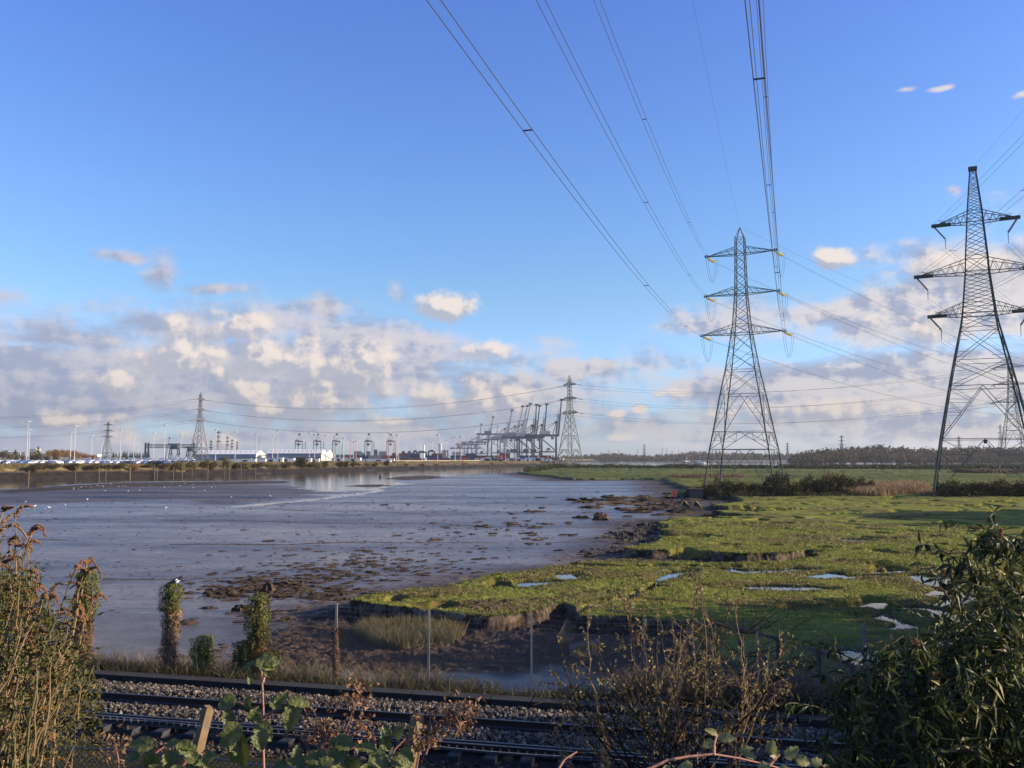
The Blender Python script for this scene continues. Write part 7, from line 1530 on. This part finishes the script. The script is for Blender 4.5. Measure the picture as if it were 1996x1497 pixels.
bramble('bramble', 'spread of bramble leaves at the foot of the sawn fence post, bottom centre', (-.6, 3.4, 5.2), [([(640, 1600), (650, 1500), (680, 1460), (720, 1450)], 3.4), ([(720, 1580), (750, 1500), (770, 1460), (790, 1440)], 3.4)],
    [(690, 1455, 3.4, 165, .10, .07), (680, 1465, 3.4, 200, .11, .08), (700, 1475, 3.4, -120, .09, .08), (720, 1470, 3.35, -30, .09, .08), (735, 1462, 3.4, 160, .08, .05), (650, 1460, 3.4, 70, .04, .02), (628, 1465, 3.4, 235, .09, .04), (755, 1450, 3.4, 100, .07, .05), (780, 1460, 3.35, -40, .07, .055), (760, 1475, 3.35, -20, .09, .06), (720, 1485, 3.3, -100, .08, .08), (640, 1480, 3.4, 170, .09, .07), (600, 1490, 3.4, 160, .08, .06), (575, 1480, 3.4, 80, .05, .04), (745, 1435, 3.4, -60, .06, .05), (660, 1490, 3.3, -100, .07, .07), (770, 1440, 3.4, 60, .06, .05), (560, 1488, 3.4, 200, .06, .05), (620, 1492, 3.35, 20, .06, .05)])
bramble('bramble', 'arching red bramble cane with pale leaves along the bottom edge, right of centre', (1.4, 3.6, 5.1), [([(1262, 1500), (1300, 1482), (1340, 1475), (1390, 1470), (1440, 1478), (1500, 1492), (1560, 1510)], 3.6), ([(1392, 1472), (1392, 1450), (1398, 1430)], 3.6), ([(1082, 1510), (1100, 1480), (1125, 1465)], 3.7), ([(1500, 1492), (1520, 1470)], 3.6)],
    [(1398, 1432, 3.6, 150, .055, .03), (1398, 1440, 3.6, 10, .07, .05), (1392, 1445, 3.6, 200, .05, .04), (1440, 1465, 3.6, 20, .06, .03), (1450, 1470, 3.6, -10, .05, .035), (1500, 1470, 3.6, 80, .06, .05), (1515, 1475, 3.6, 130, .06, .05), (1530, 1478, 3.6, 40, .07, .05), (1550, 1480, 3.6, -10, .06, .05), (1500, 1490, 3.5, -150, .06, .05), (1525, 1490, 3.5, -80, .06, .05), (1350, 1488, 3.5, -160, .07, .04), (1300, 1490, 3.5, -100, .06, .04), (1580, 1490, 3.5, 20, .05, .04)], leafm=leafmat('bramble_pale', [(.12, .13, .04), (.19, .19, .07), (.26, .23, .10)], .35), canem=simple('cane_pink', (.36, .17, .12), .6, 0, .3, 8, .3))
# --- withered shrubs with curled brown leaves
CUR = leafmat('withered_leaves', [(.10, .05, .03), (.17, .085, .045), (.26, .13, .07), (.07, .04, .028)], .25, .6)
def withered(label, root, stems_, d, seed, dens=15):
    rg = np.random.default_rng(seed); r_ = empty('withered_plant', root, label, 'withered plant'); m_ = MB(); LV = []
    for pts in stems_:
        P_ = [loc(r_, P3(x, y, d+rg.uniform(-.05, .05))) for (x, y) in pts]; m_.tube(P_, list(np.linspace(.006, .002, len(P_))), 5)
        for c_ in P_[1:]:
            k = dens; ctr = c_+rg.normal(size=(1, 3))*.01; p = ctr+rg.normal(size=(k, 3))*.028; LV.append((p, rg.normal(size=(k, 3))+np.array([0, 0, -.6]), rg.normal(size=(k, 3)), .027*rg.uniform(.5, 1.3, k), .017*rg.uniform(.6, 1.4, k)))
    m_.build('stems', simple('withered_stem', (.16, .08, .055), .8, 0, .3, 9), r_); V, Fc = leafgeo(*[np.concatenate([l_[j] for l_ in LV]) for j in range(5)], fold=.6, droop=.35); link('curled_leaves', mkmesh('curled_leaves', V, Fc, CUR), r_)
withered('withered brown plant with curled leaves right of the bramble shoot', (-.8, 3.8, 5.2), [[(660, 1560), (640, 1450), (610, 1420), (585, 1365)], [(640, 1450), (625, 1400), (600, 1390)], [(650, 1470), (670, 1430), (690, 1380), (705, 1350)], [(690, 1380), (680, 1355), (660, 1362)], [(640, 1470), (610, 1450), (590, 1430)], [(660, 1470), (635, 1440), (640, 1420)], [(665, 1470), (690, 1430), (705, 1410), (715, 1420)], [(700, 1352), (692, 1340), (683, 1345)]], 3.8, 101)
withered('withered brown plant with dangling leaves right of the sawn fence post', (-.3, 4.2, 5.1), [[(800, 1560), (820, 1450), (840, 1425), (870, 1405), (905, 1395)], [(870, 1405), (880, 1380), (890, 1370)], [(840, 1425), (838, 1400)], [(812, 1440), (810, 1400)], [(905, 1395), (912, 1378), (925, 1377)], [(820, 1470), (800, 1445), (795, 1465)], [(830, 1470), (840, 1440), (845, 1450)], [(880, 1385), (895, 1410), (912, 1405)]], 4.2, 102, 20)
withered('small withered sprig in front of the near fence, left of the bramble shoot', (-1.6, 3.6, 5.2), [[(232, 1560), (230, 1480), (225, 1450), (235, 1455)], [(225, 1460), (215, 1455)], [(375, 1560), (380, 1500), (378, 1480)]], 3.6, 103, 12)
# ---------------------------------------------------------------- off to the right of the frame, trees that throw the shade over the foreground

for i, (x, y, h) in enumerate([(66, 84, 9), (72, 91, 10), (64, 97, 8), (80, 100, 11), (28, 25.5, 5.5), (33, 29, 6.5), (30, 33, 5.5), (38, 36, 7), (17, 12.5, 5.5), (22, 16, 7.5), (26, 19.5, 8), (34, 22, 9), (15, 8.5, 4.5), (22, 25.5, 6), (21.5, 28.5, 5.5), (23.5, 31.5, 6.5), (26, 35.5, 6.5), (27, 28, 8), (20, 22.5, 5)]):
    z = max(.5, zg(x, y)); put_tree('tree', tp_[(2, 1, 4)[i % 3]], (x, y, z-.3), (h/8.5*.9, h/8.5*.9, h/9), ['hedgerow tree standing out of the picture beyond its right edge, on the marsh', 'hedgerow tree out of the picture to the right, beside the tracks'][0 if i < 4 else 1], 'tree', 'trees out of the picture on the right')
# ---------------------------------------------------------------- air
hm = bpy.data.materials.new('haze'); hm.use_nodes = True; t_ = hm.node_tree; t_.nodes.clear(); v_ = t_.nodes.new('ShaderNodeVolumePrincipled'); o_ = t_.nodes.new('ShaderNodeOutputMaterial'); t_.links.new(v_.outputs[0], o_.inputs['Volume'])
v_.inputs['Color'].default_value = (.85, .90, 1.0, 1); v_.inputs['Density'].default_value = .00006; v_.inputs['Anisotropy'].default_value = .2
m_ = MB(); m_.box(-7100, 7100, -600, 7100, -2.2, 125); o = m_.build('haze', hm, None); o['kind'] = 'stuff'
